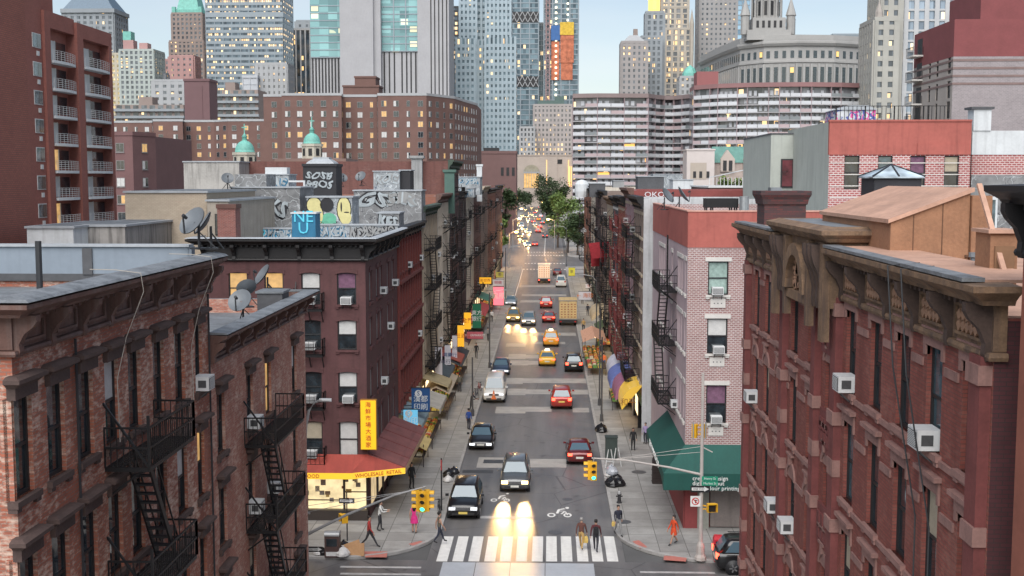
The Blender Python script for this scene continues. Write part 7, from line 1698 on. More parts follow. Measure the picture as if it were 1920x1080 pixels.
names_ = ['front gold', 'white boxy left lane', 'silver left lane', 'red boxy right lane', 'white left edge', 'yellow boxy right lane', 'red middle lane', 'gold upper lane', 'silver upper lane', 'red upper lane', 'silver', 'red', 'gold', 'white', 'second red', 'black', 'white van bodied', 'tall silver', 'yellow', 'black boxy', 'low silver', 'beige van bodied', 'low gold', 'white boxy', 'navy', 'distant yellow', 'distant silver', 'distant white', 'distant white van', 'farthest black']
for (kd, pm, px, py, tow), nm in zip(qs, names_):
    car('queued_car', '%s vehicle in the far queue beyond the second junction, %s' % (nm, 'headlights on' if tow else 'tail lights lit'), px, py, kd, pm, 0 if tow else 180, on=bool(tow), brake=not tow, group='traffic beyond the second junction', simple=True, spot=1500 if tow else 0)
# box trucks
def truck(name, label, px, py, W_, Hb, L, boxm, cabm, face, pattern=None, brake=False):
    p = onZ(px, py); o = thing(name, label, 'truck', (p.x, p.y + L / 2, 0), RD(face))
    b = MB(); b.box(-W_ / 2, W_ / 2, -L / 2 + 1.9, L / 2, .85, Hb, 0)
    for x in (-W_ / 2, W_ / 2 - .06): b.box(x - .01, x + .07, L / 2, L / 2 + .03, .85, Hb, 1)
    b.box(-W_ / 2 + .06, W_ / 2 - .06, L / 2, L / 2 + .03, Hb - .12, Hb, 1); b.box(-W_ / 2 + .06, W_ / 2 - .06, L / 2, L / 2 + .03, .85, 1.0, 1); b.box(-.03, .03, L / 2, L / 2 + .025, 1.0, Hb - .12, 1)
    b.build('cargo_box', [boxm, rim_m], o)
    b = MB(); b.loft([[(x * W_ * .46, y, z) for x, y, z in ((-1, -L / 2, .5), (1, -L / 2, .5), (1, -L / 2 + 1.85, .5), (-1, -L / 2 + 1.85, .5))], [(x * W_ * .47, y, z) for x, y, z in ((-1, -L / 2 - .02, 1.2), (1, -L / 2 - .02, 1.2), (1, -L / 2 + 1.85, 1.2), (-1, -L / 2 + 1.85, 1.2))], [(x * W_ * .42, y, z) for x, y, z in ((-1, -L / 2 + .5, 2.1), (1, -L / 2 + .5, 2.1), (1, -L / 2 + 1.85, 2.15), (-1, -L / 2 + 1.85, 2.15))]], 0); b.build('cab', cabm, o)
    b = MB(); b.quad((-W_ * .4, -L / 2 + .08, 1.28), (W_ * .4, -L / 2 + .08, 1.28), (W_ * .37, -L / 2 + .42, 2.0), (-W_ * .37, -L / 2 + .42, 2.0)); b.build('windscreen', cg, o)
    b = MB(); b.box(-W_ / 2, W_ / 2, L / 2 - .3, L / 2 + .1, .45, .8); b.box(-.5, .5, -L / 2 + 1, L / 2 - .3, .5, .84); b.build('bumper', black_p, o)
    for x in (-1, 1):
        wheel(o, x * W_ * .42, -L / 2 + 1.0, .42, .28); wheel(o, x * W_ * .42, L / 2 - 1.2, .42, .32)
        b = MB(); b.box(x * W_ * .4 - .12, x * W_ * .4 + .12, L / 2 + .1, L / 2 + .13, .52, .7); b.build('tail_light', tail_on if brake else tail_off, o)
    if pattern:
        b = MB()
        for i in range(5):
            for j in range(6): b.box(-W_ * .42 + i * W_ * .18, -W_ * .42 + i * W_ * .18 + .22, L / 2 + .03, L / 2 + .04, 1.15 + j * (Hb - 1.4) / 6, 1.3 + j * (Hb - 1.4) / 6)
        b.build('rear_tags', pattern, o)
    return o
truck('tan_box_truck', 'tan box truck parked at the right kerb with rows of marks on its back', 1065, 611, 2.5, 3.5, 6.5, mat('truck_tan', (0.58, 0.42, 0.2), 0.6, 0, 0.2, 1.5, streak=0.2), wht_p, 180, mat('tag_rust', (0.32, 0.13, 0.06), 0.7))
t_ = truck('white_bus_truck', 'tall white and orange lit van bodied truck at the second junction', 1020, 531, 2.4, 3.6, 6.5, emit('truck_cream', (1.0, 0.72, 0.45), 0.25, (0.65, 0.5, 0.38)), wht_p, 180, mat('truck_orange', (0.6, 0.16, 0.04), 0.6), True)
# ============================================================ street trees
bark = mat('bark', (0.06, 0.045, 0.035), 0.9, 0, 0.3, 3)
lf1 = mat('leaf_green', (0.11, 0.165, 0.04), 0.6, 0, 0.5, 0.6); lf2 = mat('leaf_dark_green', (0.035, 0.06, 0.02), 0.6, 0, 0.5, 0.6)
def tree(label, x, y, h, r, seed, m, n=2600, z0=2.5, ls=0.34):
    rr = random.Random(seed); o = thing('street_tree', label, 'tree', (x, y, 0))
    t = MB(); t.tube([(0, 0, 0), (0.1, 0.05, h * .2), (-.1, .1, h * .45), (0.1, 0, h * .75)], [.32, .24, .17, .06], 7)
    blobs = []
    for k in range(11):
        a = rr.uniform(0, 2 * PI); q = rr.uniform(0.15, .75) * r; z = rr.uniform(z0 + r * .5, h - r * .35); c = Vector((q * math.cos(a), q * math.sin(a), z)); blobs.append((c, rr.uniform(.32, .55) * r))
        t.tube([(0, .05, max(1.8, z * .45)), tuple((Vector((0, 0, z * .6)) + c) / 2), tuple(c)], [.11, .07, .03], 5)
    t.build('trunk', bark, o)
    f = MB()
    for i in range(n):
        c, br = blobs[rr.randrange(len(blobs))]; d = Vector((rr.gauss(0, 1), rr.gauss(0, 1), rr.gauss(0, .8))).normalized() * br * (rr.random() ** .4) * rr.choice((1, 1, 1.15)); p = c + d
        u = Vector((rr.uniform(-1, 1), rr.uniform(-1, 1), rr.uniform(-.6, .6))).normalized(); v = u.cross(Vector((rr.uniform(-1, 1), rr.uniform(-1, 1), 1))).normalized(); s_ = ls * rr.uniform(.6, 1.3)
        f.quad(p - u * s_, p - v * s_ * .6, p + u * s_, p + v * s_ * .6)
    f.build('crown', m, o)
for i, (lb, px, py, Y, h, r, m) in enumerate((
    ('big bright green street tree on the right just past the last tenement', 1065, 480, 318, 15.5, 4.6, lf1), ('broad green tree behind the bright one, leaning over the road on the right', 1046, 470, 345, 16, 4.2, lf1),
    ('dark lower tree beside the right row end wall', 1083, 485, 308, 11, 3.2, lf2), ('dark round tree on the far right side of the road', 1040, 440, 430, 19.5, 6, lf2), ('dark tree farthest along the right side', 1030, 420, 560, 23, 7, lf2),
    ('slim yellow green tree at the left beyond the junction', 950, 478, 312, 10, 2.6, lf1), ('dark tree left of the far traffic queue', 958, 440, 420, 17, 4.5, lf2), ('dark wide tree closing the view on the left', 968, 415, 600, 15, 8, lf2), ('dark tree left of the middle in the closing row of trees', 985, 400, 800, 14, 8, lf2),
    ('dark tree right of the middle in the closing row of trees', 1024, 400, 790, 17, 9, lf2), ('tall dark tree rising over the closing row under the tan hotel', 1045, 400, 720, 20, 9, lf2))):
    x = (px - VPX) * Y / FPX
    if i in (5, 6): x -= 2.0
    tree(lb, x, Y, h, r, 20 + i, m, n=2600 if i < 3 else 1800, ls=0.36 if i < 3 else 0.55)
for i, (px, lb) in enumerate(((1352, 'bushy tree left in front of the green roofed hall'), (1380, 'bushy tree in the middle before the green roofed hall'), (1405, 'bushy tree right before the hall beside the grey green annex'))):
    x = (px - VPX) * 300 / FPX; tree(lb, x, 300, 21, 3.4, 40 + i, lf1, 1200, 14, 0.4)
# ============================================================ people
skin_m = mat('skin', (0.42, 0.25, 0.18), 0.6, 0, 0.08, 6); skin_d = mat('skin_brown', (0.2, 0.11, 0.075), 0.6, 0, 0.08, 6)
hair_k = mat('hair_black', (0.015, 0.012, 0.011), 0.6); hair_g = mat('hair_grey', (0.3, 0.29, 0.28), 0.7); eye_m = mat('eye_dark', (0.02, 0.015, 0.015), 0.3); lip_m = mat('lips', (0.3, 0.1, 0.09), 0.5)
shoe_k = mat('shoe_dark', (0.02, 0.02, 0.02), 0.6)
TMP = bpy.data.scenes.new('tmp_people')
def cloth(n, c): return mat('cloth_' + n, c, 0.85, 0, 0.2, 5)
def person(label, px, py, heading, top, bottom, pose='walk', sleeves=True, skirt=False, hair=hair_k, longhair=False, skin=skin_m, h=1.72, zg=0.14, shoes=shoe_k, group=None, armup=False, lean=0.0):
    p = onZ(px, py, zg); sc = h / 1.72
    o = thing('person', label, 'person', p, RD(heading)); o.scale = (sc, sc, sc)
    st = {'walk': 0.3, 'stride': 0.42, 'stand': 0.03, 'work': 0.08}[pose]
    V = []; E = []; Rr = []; Z = []
    def v(c, r, par=None, zone=0):
        V.append(c); Rr.append(r); Z.append(zone)
        if par is not None: E.append((par, len(V) - 1))
        return len(V) - 1
    pel = v((0, 0, .95), (.15, .11), None, 1); sp = v((0, -.02 * lean, 1.13), (.135, .1), pel, 0); chs = v((0, -.16 * lean, 1.33), (.165, .115), sp, 0); nk = v((0, -.2 * lean, 1.465), (.055, .055), chs, 2); hd0 = v((0, -.22 * lean - .015, 1.56), (.07, .085), nk, 2); hd1 = v((0, -.23 * lean - .015, 1.66), (.078, .092), hd0, 2); v((0, -.23 * lean - .005, 1.715), (.045, .05), hd1, 2)
    for s_ in (-1, 1):
        f = st * s_
        hip = v((s_ * .095, 0, .87), (.1, .1), pel, 1); kn = v((s_ * .1, -f * .42 - .03, .49), (.062, .064), hip, 1 if not skirt else 2)
        an = v((s_ * .1, -f + (.05 if f < 0 else 0), .1 + (.06 if f < -.2 else 0)), (.04, .045), kn, 1 if not skirt else 2); v((s_ * .115, -f - .16, .045 + (0.02 if f < -.2 else 0)), (.042, .035), an, 3)
        g_ = -f * .6
        sh = v((s_ * .18, -.17 * lean, 1.4), (.062, .065), chs, 0)
        if pose == 'work' or (armup and s_ > 0): el = v((s_ * .24, -.14 - .2 * lean, 1.14), (.045, .045), sh, 0); wr = v((s_ * .17, -.36 - .2 * lean, 1.16), (.03, .03), el, 0 if sleeves else 2); dd = Vector((-.1 * s_, -.9, .1)).normalized()
        else: el = v((s_ * .235, -g_ * .5 + .03, 1.13), (.045, .045), sh, 0 if sleeves else 2); wr = v((s_ * .25, -g_ - .05, .88), (.029, .03), el, 0 if sleeves else 2); dd = Vector((0, -.25 - g_ * .3, -1)).normalized()
        w0 = Vector(V[wr]); pm_ = w0 + dd * .08; pa = v(tuple(pm_), (.034, .02), wr, 2)
        sd = dd.cross(Vector((s_, 0, 0))).normalized(); inn = Vector((-s_, 0, 0))
        for i, (off, ln) in enumerate(((-.03, .062), (-.01, .075), (.01, .07), (.03, .055))):
            a = v(tuple(pm_ + sd * off + dd * (.03 + ln * .5)), (.0095, .0095), pa, 2); v(tuple(pm_ + sd * off * 1.1 + dd * (.025 + ln) + inn * .02), (.008, .008), a, 2)
        a = v(tuple(w0 + dd * .05 - sd * .04), (.011, .011), pa, 2); v(tuple(w0 + dd * .09 - sd * .055 + inn * .01), (.009, .009), a, 2)
    me = bpy.data.meshes.new('person_base'); me.from_pydata(V, E, [])
    tb = bpy.data.objects.new('pb', me); TMP.collection.objects.link(tb)
    md = tb.modifiers.new('skin', 'SKIN'); md.use_smooth_shade = True; md.branch_smoothing = 0.3
    for i, r in enumerate(Rr): me.skin_vertices[0].data[i].radius = r
    me.skin_vertices[0].data[0].use_root = True
    sb = tb.modifiers.new('sub', 'SUBSURF'); sb.levels = 1; sb.render_levels = 1
    TMP.view_layers[0].update(); dg = TMP.view_layers[0].depsgraph
    bm_ = bpy.data.meshes.new_from_object(tb.evaluated_get(dg)); bpy.data.objects.remove(tb)
    bm_.name = 'body'; bm_.materials.clear()
    for m in (top, bottom, skin, shoes): bm_.materials.append(m)
    va = np.array(V); segs = [(va[a], va[b], Z[b]) for a, b in E]
    A = np.array([s_[0] for s_ in segs]); B = np.array([s_[1] for s_ in segs]); zn = [s_[2] for s_ in segs]; D = B - A; dl = (D * D).sum(1)
    idx = []
    for pl_ in bm_.polygons:
        c = np.array(pl_.center); t = np.clip(((c - A) * D).sum(1) / dl, 0, 1); k = int((((A + D * t[:, None]) - c) ** 2).sum(1).argmin()); z = zn[k]
        if z == 2 and k < 6 and c[2] < 1.47: z = 0
        if z == 1 and c[2] > .98: z = 0
        idx.append(z)
    bm_.polygons.foreach_set('material_index', np.array(idx, dtype=np.int32)); bm_.polygons.foreach_set('use_smooth', np.ones(len(idx), dtype=bool))
    put('body', bm_, o)
    ly = -.23 * lean
    b = MB(); n = 10
    rings = [[(rx * math.cos(2 * PI * i / n), ly + .015 + ry * math.sin(2 * PI * i / n) + (0.012 if z < 1.66 else 0), z) for i in range(n)] for rx, ry, z in ((.07, .05, 1.58), (.088, .088, 1.64), (.092, .105, 1.69), (.075, .09, 1.735), (.03, .04, 1.755))]
    b.loft(rings)
    if longhair: b.loft([[(.1 * k * math.cos(PI * i / 7) * 1.0, ly + .05 + .06 * k * math.sin(PI * i / 7), z) for i in range(8)] for k, z in ((.75, 1.3), (1, 1.42), (.95, 1.6), (.8, 1.7))])
    b.build('hair', hair, o, smooth=True)
    b = MB(); fy = ly - .015 - .088
    for s_ in (-1, 1): b.blob((s_ * .03, fy, 1.615), .012, .008, .007, 6, 4, 0); b.blob((s_ * .083, fy + .085, 1.6), .012, .022, .03, 6, 4, 2)
    b.loft([[(-.008, fy, 1.615), (.008, fy, 1.615), (.006, fy + .02, 1.615)], [(-.015, fy - .006, 1.575), (.015, fy - .006, 1.575), (0, fy + .02, 1.575)], [(-.01, fy - .016, 1.582), (.01, fy - .016, 1.582), (0, fy + .01, 1.57)]], 2); b.box(-.024, .024, fy - .004, fy + .01, 1.543, 1.553, 1)
    b.build('face', [eye_m, lip_m, skin], o)
    if skirt:
        b = MB(); b.loft([[(rx * math.cos(2 * PI * i / 12), rx * .75 * math.sin(2 * PI * i / 12), z) for i in range(12)] for rx, z in ((.165, 1.02), (.2, .86), (.23, .6))], cap=False); b.build('skirt', top, o)
    return o
PS = []
person('person in a red shirt and dark trousers striding across the left corner pavement', 693, 1026, 80, cloth('red', (0.36, 0.035, 0.03)), cloth('charcoal', (0.035, 0.035, 0.04)), 'stride')
person('person in a bright pink dress walking away on the left pavement', 777, 1000, 175, cloth('pink', (0.6, 0.03, 0.2)), skin_m, 'stand', False, True, longhair=True)
person('person in an olive t-shirt and dark jeans stepping off the left kerb', 824, 1018, 110, cloth('olive', (0.11, 0.1, 0.075)), cloth('indigo', (0.025, 0.03, 0.05)), 'walk', False, zg=0.14)
person('person in black standing by the red awning corner', 772, 917, 40, cloth('black', (0.015, 0.015, 0.017)), cloth('black', (0.015, 0.015, 0.017)), 'stand', longhair=True)
person('person in a blue jacket standing at the kerb above the black sedan', 879, 806, 150, cloth('blue', (0.02, 0.06, 0.26)), cloth('navy', (0.02, 0.022, 0.035)), 'stand')
person('person bending over a hand cart behind the white van', 884, 772, 60, cloth('dark_navy', (0.02, 0.022, 0.04)), cloth('charcoal', (0.035, 0.035, 0.04)), 'work', lean=0.7)
person('person in a black coat walking along the right pavement', 1187, 844, 0, cloth('black', (0.015, 0.015, 0.017)), cloth('black', (0.015, 0.015, 0.017)), 'stand', longhair=True, h=1.65)
person('person in a dark printed sweater and grey jeans at the right kerb corner', 1159, 1004, 15, cloth('midnight', (0.018, 0.02, 0.035)), cloth('grey_jeans', (0.2, 0.2, 0.2)), 'walk')
person('person with grey hair and brown jacket on the crosswalk', 1090, 1030, 165, cloth('brown', (0.11, 0.045, 0.035)), cloth('tan', (0.42, 0.27, 0.1)), 'walk', hair=hair_g, zg=0.012, h=1.75)
person('person in a maroon jacket with black backpack on the crosswalk', 1117, 1035, 170, cloth('maroon', (0.09, 0.02, 0.025)), cloth('dark_jeans', (0.04, 0.04, 0.05)), 'walk', zg=0.012, h=1.78)
person('person in an orange red dress and black tights on the right corner', 1263, 1021, -60, cloth('orange_red', (0.6, 0.07, 0.02)), cloth('black', (0.015, 0.015, 0.017)), 'walk', True, True, h=1.62, shoes=shoe_k)
person('person in an orange vest beside the black SUV on the right pavement', 1132, 692, 170, cloth('orange', (0.6, 0.13, 0.03)), cloth('jeans', (0.05, 0.09, 0.2)), 'stand')
person('person in a dark jacket beyond the one in the orange vest', 1127, 672, 170, cloth('dark_navy', (0.02, 0.022, 0.04)), cloth('charcoal', (0.035, 0.035, 0.04)), 'stand')
person('person in striped purple and white top by the canopy corner', 1210, 832, -30, cloth('purple_white', (0.3, 0.24, 0.4)), cloth('navy', (0.02, 0.022, 0.035)), 'stand', h=1.6)
person('person in a white top at the fish stall under the red awning side', 712, 995, 90, cloth('white', (0.6, 0.6, 0.58)), cloth('charcoal', (0.035, 0.035, 0.04)), 'work', lean=0.3)
for lb, px, py, hd, c, pz in (('person in grey by the red neon lit shops on the left pavement', 915, 640, 170, 'grey_jeans', 'walk'), ('person in black between the pale signs and the kerb', 893, 672, 0, 'black', 'walk'), ('person in white shirt at the far left stalls', 922, 604, 10, 'white', 'stand'), ('person in tan coat walking past the tan box truck', 1094, 622, 0, 'tan', 'walk'), ('person in navy near the white pavement sign on the right', 1102, 592, 180, 'navy', 'walk'), ('person in maroon by the far right kerb', 1092, 570, 0, 'maroon', 'stand'), ('person in brown by the stalls below the purple arch', 1168, 745, 60, 'brown', 'stand'), ('person in olive on the left pavement under the tan canopy', 862, 735, 200, 'olive', 'stand')):
    person(lb, px, py, hd, MT['cloth_' + c], MT['cloth_charcoal'], pz)
def bag(name, label, px, py, z, c, w, d, h_, strap=True, dy=0.0):
    p = onZ(px, py, 0.012); b = MB(); b.loft([[(sx * w * k, sy * d * k, zz) for sx, sy in ((-1, -1), (1, -1), (1, 1), (-1, 1))] for k, zz in ((.85, 0), (1, h_ * .3), (.9, h_ * .8), (.6, h_))])
    if strap: b.tube([(-w * .5, 0, h_), (0, 0, h_ * 1.35), (w * .5, 0, h_)], .012, 4)
    solid(name, label, 'bag', b, cloth('bag_%s' % name, c), loc=(p.x, p.y + dy, z))
bag('backpack', 'black backpack on the person in the maroon jacket', 1117, 1035, 1.02, (0.012, 0.012, 0.014), .15, .09, .44, False, -0.21)
bag('shopping_bag', 'yellow shopping bag held by the grey haired person on the crosswalk', 1097, 1030, .38, (0.6, 0.42, 0.12), .17, .07, .36)
bag('shopping_bag', 'white carrier bag in the hand of the person at the right kerb corner', 1150, 1004, .55, (0.6, 0.6, 0.6), .1, .05, .26)
bpy.data.scenes.remove(TMP)
# ============================================================ street furniture
galv = mat('galvanised_pole', (0.34, 0.345, 0.35), 0.45, 0.4, 0.15, 2, streak=0.2); galv_p = mat('painted_pole_pale', (0.42, 0.385, 0.36), 0.6, 0, 0.15, 2, streak=0.3)
sig_y = mat('signal_yellow', (0.7, 0.38, 0.015), 0.5, 0, 0.1, 3); lens_off = mat('lens_dark', (0.03, 0.025, 0.02), 0.3); lens_g = emit('lens_green', (0.06, 1.0, 0.62), 1.5); lens_a = emit('lens_amber', (1.0, 0.6, 0.1), 1.5)
sign_k = mat('sign_black', (0.015, 0.015, 0.017), 0.5); sign_w = mat('sign_reflective_white', (0.68, 0.68, 0.67), 0.5); sign_g = mat('sign_green', (0.01, 0.25, 0.15), 0.5)
def signal(label, loc, yaw, lit='green', heads=(0, -90), mini=False):
    o = thing('traffic_light', label, 'traffic light', loc, RD(yaw)); k = .75 if mini else 1.0
    for hd in heads:
        R_ = Matrix.Rotation(RD(hd), 3, 'Z'); b = MB()
        def tb(x0, x1, y0, y1, z0, z1, m=0):
            c = R_ @ Vector(((x0 + x1) / 2, (y0 + y1) / 2, (z0 + z1) / 2)); b.obox(c, R_ @ Vector(((x1 - x0) / 2, 0, 0)), R_ @ Vector((0, (y1 - y0) / 2, 0)), (0, 0, (z1 - z0) / 2), m)
        tb(-.16 * k, .16 * k, -.3 * k, -.06 * k, 0, .95 * k)
        for i in range(3):
            z = (.16 + i * .315) * k
            for j in range(7):
                a = RD(15 + 25 * j); c = R_ @ Vector((.13 * k * math.cos(a), -.4 * k, z + .13 * k * math.sin(a))); b.obox(c, R_ @ Vector((-math.sin(a) * .032, 0, math.cos(a) * .032)), R_ @ Vector((0, .11 * k, 0)), R_ @ Vector((math.cos(a) * .008, 0, math.sin(a) * .008)), 0)
        h_ = b.build('signal_head', sig_y, o)
        for i in range(3):
            z = (.16 + i * .315) * k; b = MB(); c0 = R_ @ Vector((0, -.305 * k, z)); c1 = R_ @ Vector((0, -.325 * k, z)); b.cyl(c0, c1, .11 * k, .1 * k, 12)
            b.build('lens', lens_g if (i == 0 and hd == 0 and lit == 'green') else (lens_a if lit == 'amber' and i == 1 else lens_off), h_)
    b = MB(); b.cyl((0, 0, -.05), (0, 0, 1.15 * k), .04, .04, 8); b.build('hanger', galv, o)
    return o
# left lamp standard with mast arm
Yl = 52.0; pb_ = onY(574, 1003, Yl); px_ = pb_.x
o = thing('street_lamp', 'tall grey street lamp with curved top and signal mast arm at the near left corner', 'street lamp', (px_, Yl, 0.0))
zt = onY(585, 800, Yl).z; b = MB(); b.cyl((0, 0, 0), (0, 0, zt - 1), .12, .085, 12); b.cyl((0, 0, 0), (0, 0, .8), .22, .16, 8); b.cyl((0, 0, 7.2), (0, 0, 7.4), .12, .12, 10); b.build('pole', galv, o)
zl = onY(600, 750, Yl).z; b = MB(); b.tube([(0, 0, zt - 1), (.06, 0, zt), (.22, 0, zl - .5), (.48, 0, zl - .12), (.75, 0, zl)], [.085, .075, .06, .05, .045], 8); b.build('arm', galv, o)
b = MB(); b.loft([[(x, y * w, zl + z) for y, z in ((-1, 0), (-.6, -.07), (.6, -.07), (1, 0), (.6, .07), (-.6, .07))] for x, w in ((.7, .05), (.85, .13), (1.15, .14), (1.25, .05))]); b.build('lamp_head', ac_white, o)
e = onY(795, 912, Yl); zm = onY(576, 1003, Yl).z; L_ = e.x - px_
b = MB(); b.tube([(0, 0, zm), (L_ * .35, 0, zm + (e.z - zm) * .42), (L_ * .75, 0, zm + (e.z - zm) * .82), (L_ + .1, 0, e.z)], [.075, .06, .05, .04], 8); b.tube([(0, 0, zm + 1.05), (L_ * .85, 0, e.z - .25)], .012, 4); b.tube([(0, 0, zm + 1.35), (L_ * .85, 0, e.z - .25)], .012, 4); b.bar((-.4, 0, zm + 1.2), (.2, 0, zm + 1.0), .06, .06); b.build('mast_arm', galv, o)
signal('yellow traffic light showing green on the left mast arm', (px_ + L_ - .05, Yl, e.z - 1.12), 0, heads=(0, -90, 90))
# right lamp standard
pr_ = onZ(1313, 1049, 0.14); Yr = pr_.y
o = thing('street_lamp', 'pale street pole with stepped base and long signal mast arm at the right corner', 'street lamp', (pr_.x, Yr, 0.14))
zt = onY(1316, 705, Yr).z; b = MB(); b.cyl((0, 0, .7), (0, 0, zt), .11, .07, 12); b.loft([[(r_ * math.cos(2 * PI * i / 8), r_ * math.sin(2 * PI * i / 8), z) for i in range(8)] for r_, z in ((.32, 0), (.3, .15), (.22, .3), (.2, .75), (.13, .95))]); b.build('pole', galv_p, o)
za = onY(1310, 890, Yr).z - .14; e = onY(1113, 859, Yr); dx = e.x - pr_.x
b = MB(); b.tube([(0, 0, za), (dx * .3, 0, za + (e.z - .14 - za) * .45), (dx * .7, 0, za + (e.z - .14 - za) * .88), (dx - .1, 0, e.z - .14)], [.07, .055, .045, .035], 8); b.tube([(0, 0, za + 1.2), (dx * .82, 0, e.z - .2)], .012, 4); b.tube([(0, 0, za + 1.5), (dx * .82, 0, e.z - .2)], .012, 4); b.bar((-.05, 0, za + 1.5), (.55, 0, za + 1.2), .05, .05); b.build('mast_arm', galv_p, o)
signal('yellow traffic light showing green at the tip of the right mast arm', (e.x, Yr, e.z - 1.12), 0, heads=(0, -90))
for i, (px, lb) in enumerate(((1300, 'small yellow signal head on the left of the right corner pole'), (1323, 'small yellow signal head on the right of the right corner pole'))):
    q = onY(px, 822, Yr); signal(lb, (q.x, Yr + .05, q.z), 180 + (35 if i else -35), lit='none', heads=(0,), mini=True)
def one_way(label, px, py, Y, w=.9, text_s='ONE WAY', post=None):
    p = onY(px, py, Y); o = thing('one_way_sign', label, 'street sign', p)
    b = MB(); b.box(-w / 2, w / 2, 0, .02, -w * .17, w * .17); b.build('plate', sign_k, o)
    b = MB(); h_ = w * .075; b.add([(-w * .44, -.006, -h_), (w * .2, -.006, -h_), (w * .2, -.006, -h_ * 1.8), (w * .45, -.006, 0), (w * .2, -.006, h_ * 1.8), (w * .2, -.006, h_), (-w * .44, -.006, h_)], [tuple(range(7))]); b.build('arrow', sign_w, o)
    text(text_s, o, w * .13, (-w * .08, -.012, 0), 0, sign_k, ext=.003)
    if post is not None: b = MB(); b.cyl((0, .03, -p.z + post), (0, .03, .5), .035, .035, 8); b.build('post', sign_k, o)
    return o
one_way('ONE WAY arrow sign on the right corner pole pointing right', 1313, 917, Yr - .14, 1.0)
one_way('ONE WAY arrow sign on the dark post before the lit shop window', 650, 939, 62.8, .85, post=.14)
one_way('ONE WAY arrow sign low at the left edge of the corner pavement', 590, 1030, 52.6, .75)
p = onY(1331, 902, Yr - .1); o = thing('street_name_sign', 'pair of green street name plates on the right corner pole', 'street sign', p)
for z, sx in ((.13, 'Henry St'), (-.13, 'Market St')):
    b = MB(); b.box(-.42, .42, 0, .015, z - .11, z + .11); pl = b.build('plate', sign_g, o); text(sx, pl, .17, (0, -.006, z), 0, sign_w, ext=.003)
p = onY(1304, 940, Yr - .1); o = thing('no_turn_sign', 'white and red no turning sign under the ONE WAY arrow', 'street sign', p); b = MB(); b.box(-.26, .26, 0, .015, -.28, .28); b.build('plate', sign_w, o)
b = MB(); n = 16
for i in range(n):
    a0, a1 = 2 * PI * i / n, 2 * PI * (i + 1) / n; b.quad((.2 * math.cos(a0), -.005, .2 * math.sin(a0)), (.2 * math.cos(a1), -.005, .2 * math.sin(a1)), (.15 * math.cos(a1), -.005, .15 * math.sin(a1)), (.15 * math.cos(a0), -.005, .15 * math.sin(a0)))
b.bar((-.12, -.006, .12), (.12, -.006, -.12), .05, .01, up=(0, 1, 0)); b.build('red_ring', mat('sign_red', (0.5, 0.03, 0.03), 0.5), o)
b = MB(); b.bar((0, -.004, -.1), (0, -.004, .08), .045, .005, up=(0, 1, 0)); b.bar((0, -.004, .08), (.1, -.004, .02), .045, .005, up=(0, 1, 0)); b.build('arrow', sign_k, o)
def pedsig(label, px, py, Y, face):
    p = onY(px, py, Y); o = thing('pedestrian_signal', label, 'signal', p, RD(face)); b = MB(); b.box(-.23, .23, -.12, .12, -.22, .22); b.box(-.27, .27, -.24, -.1, .2, .25); b.box(-.27, -.23, -.24, -.1, -.2, .2); b.box(.23, .27, -.24, -.1, -.2, .2); b.build('housing', sig_y, o)
    b = MB(); b.box(-.19, .19, -.14, -.121, -.18, .18); b.build('screen', lens_off, o); b = MB(); b.bar((.0, .12, 0), (-.45, .2, .1), .05, .05); b.bar((.0, .12, -.1), (-.45, .2, -.1), .05, .05); b.build('bracket', sig_y, o)
pedsig('yellow pedestrian signal box on the right corner pole', 1334, 952, Yr - .15, 10); pedsig('yellow pedestrian signal box on the dark post by the lit shop', 646, 972, 62.7, -60)
# boxes, hydrants, posts
p = onZ(1346, 1052, 0.14); o = thing('alarm_box', 'red emergency box standing on the right corner pavement', 'call box', p); b = MB(); b.box(-.22, .22, -.2, .2, 0, .85); b.box(-.26, .26, -.24, .24, .8, 1.2); b.loft([[(x, y, 1.2) for x, y in ((-.26, -.24), (.26, -.24), (.26, .24), (-.26, .24))], [(x, y, 1.38) for x, y in ((-.2, -.16), (.2, -.16), (.2, .16), (-.2, .16))]]); b.build('cabinet', mat('alarm_red', (0.5, 0.015, 0.03), 0.4), o); b = MB(); b.box(-.16, .16, -.25, -.241, .9, 1.12); b.build('panel', sign_k, o)
p = onZ(624, 1042, 0.14); o = thing('newspaper_box', 'dark brown newspaper box with rounded silver top at the left corner', 'newspaper box', p); b = MB(); b.box(-.38, .38, -.3, .3, 0, 1.15); b.build('cabinet', mat('box_brown', (0.085, 0.05, 0.045), 0.5), o)
b = MB(); b.loft([[(x, .32 * math.cos(PI * i / 8), 1.15 + .22 * math.sin(PI * i / 8)) for i in range(9)] for x in (-.4, .4)]); b.build('lid', galv, o); b = MB(); b.box(-.28, .28, -.31, -.301, .6, 1.0, 0); b.box(-.3, .3, -.31, -.3, .08, .3, 1); b.build('window', [g_dark, sign_w], o)
p = onZ(1161, 943, 0.14)
def hydrant(label, p):
    o = thing('fire_hydrant', label, 'hydrant', p); b = MB(); b.lathe([(.16, 0), (.16, .06), (.11, .08), (.1, .5), (.14, .52), (.14, .58), (.1, .68), (.03, .74)], n=12); b.cyl((-.2, 0, .42), (.2, 0, .42), .05, .05, 8); b.cyl((0, -.2, .38), (0, 0, .38), .06, .06, 8); b.build('barrel', mat('hydrant_black', (0.03, 0.03, 0.033), 0.5), o); b = MB(); b.lathe([(.142, .56), (.11, .7), (.035, .77)], n=12); b.build('bonnet', galv, o)
hydrant('black fire hydrant with silver cap at the right kerb', p)
p = onZ(828, 957, 0.14); o = thing('parking_post', 'thin black post with red sign plate at the left kerb', 'post', p); b = MB(); b.cyl((0, 0, 0), (0, 0, 3.2), .045, .04, 8); b.build('post', sign_k, o); b = MB(); b.box(-.02, .02, -.15, .15, 2.5, 3.1); b.build('plate', mat('sign_red', (0.5, 0.03, 0.03), 0.5), o)
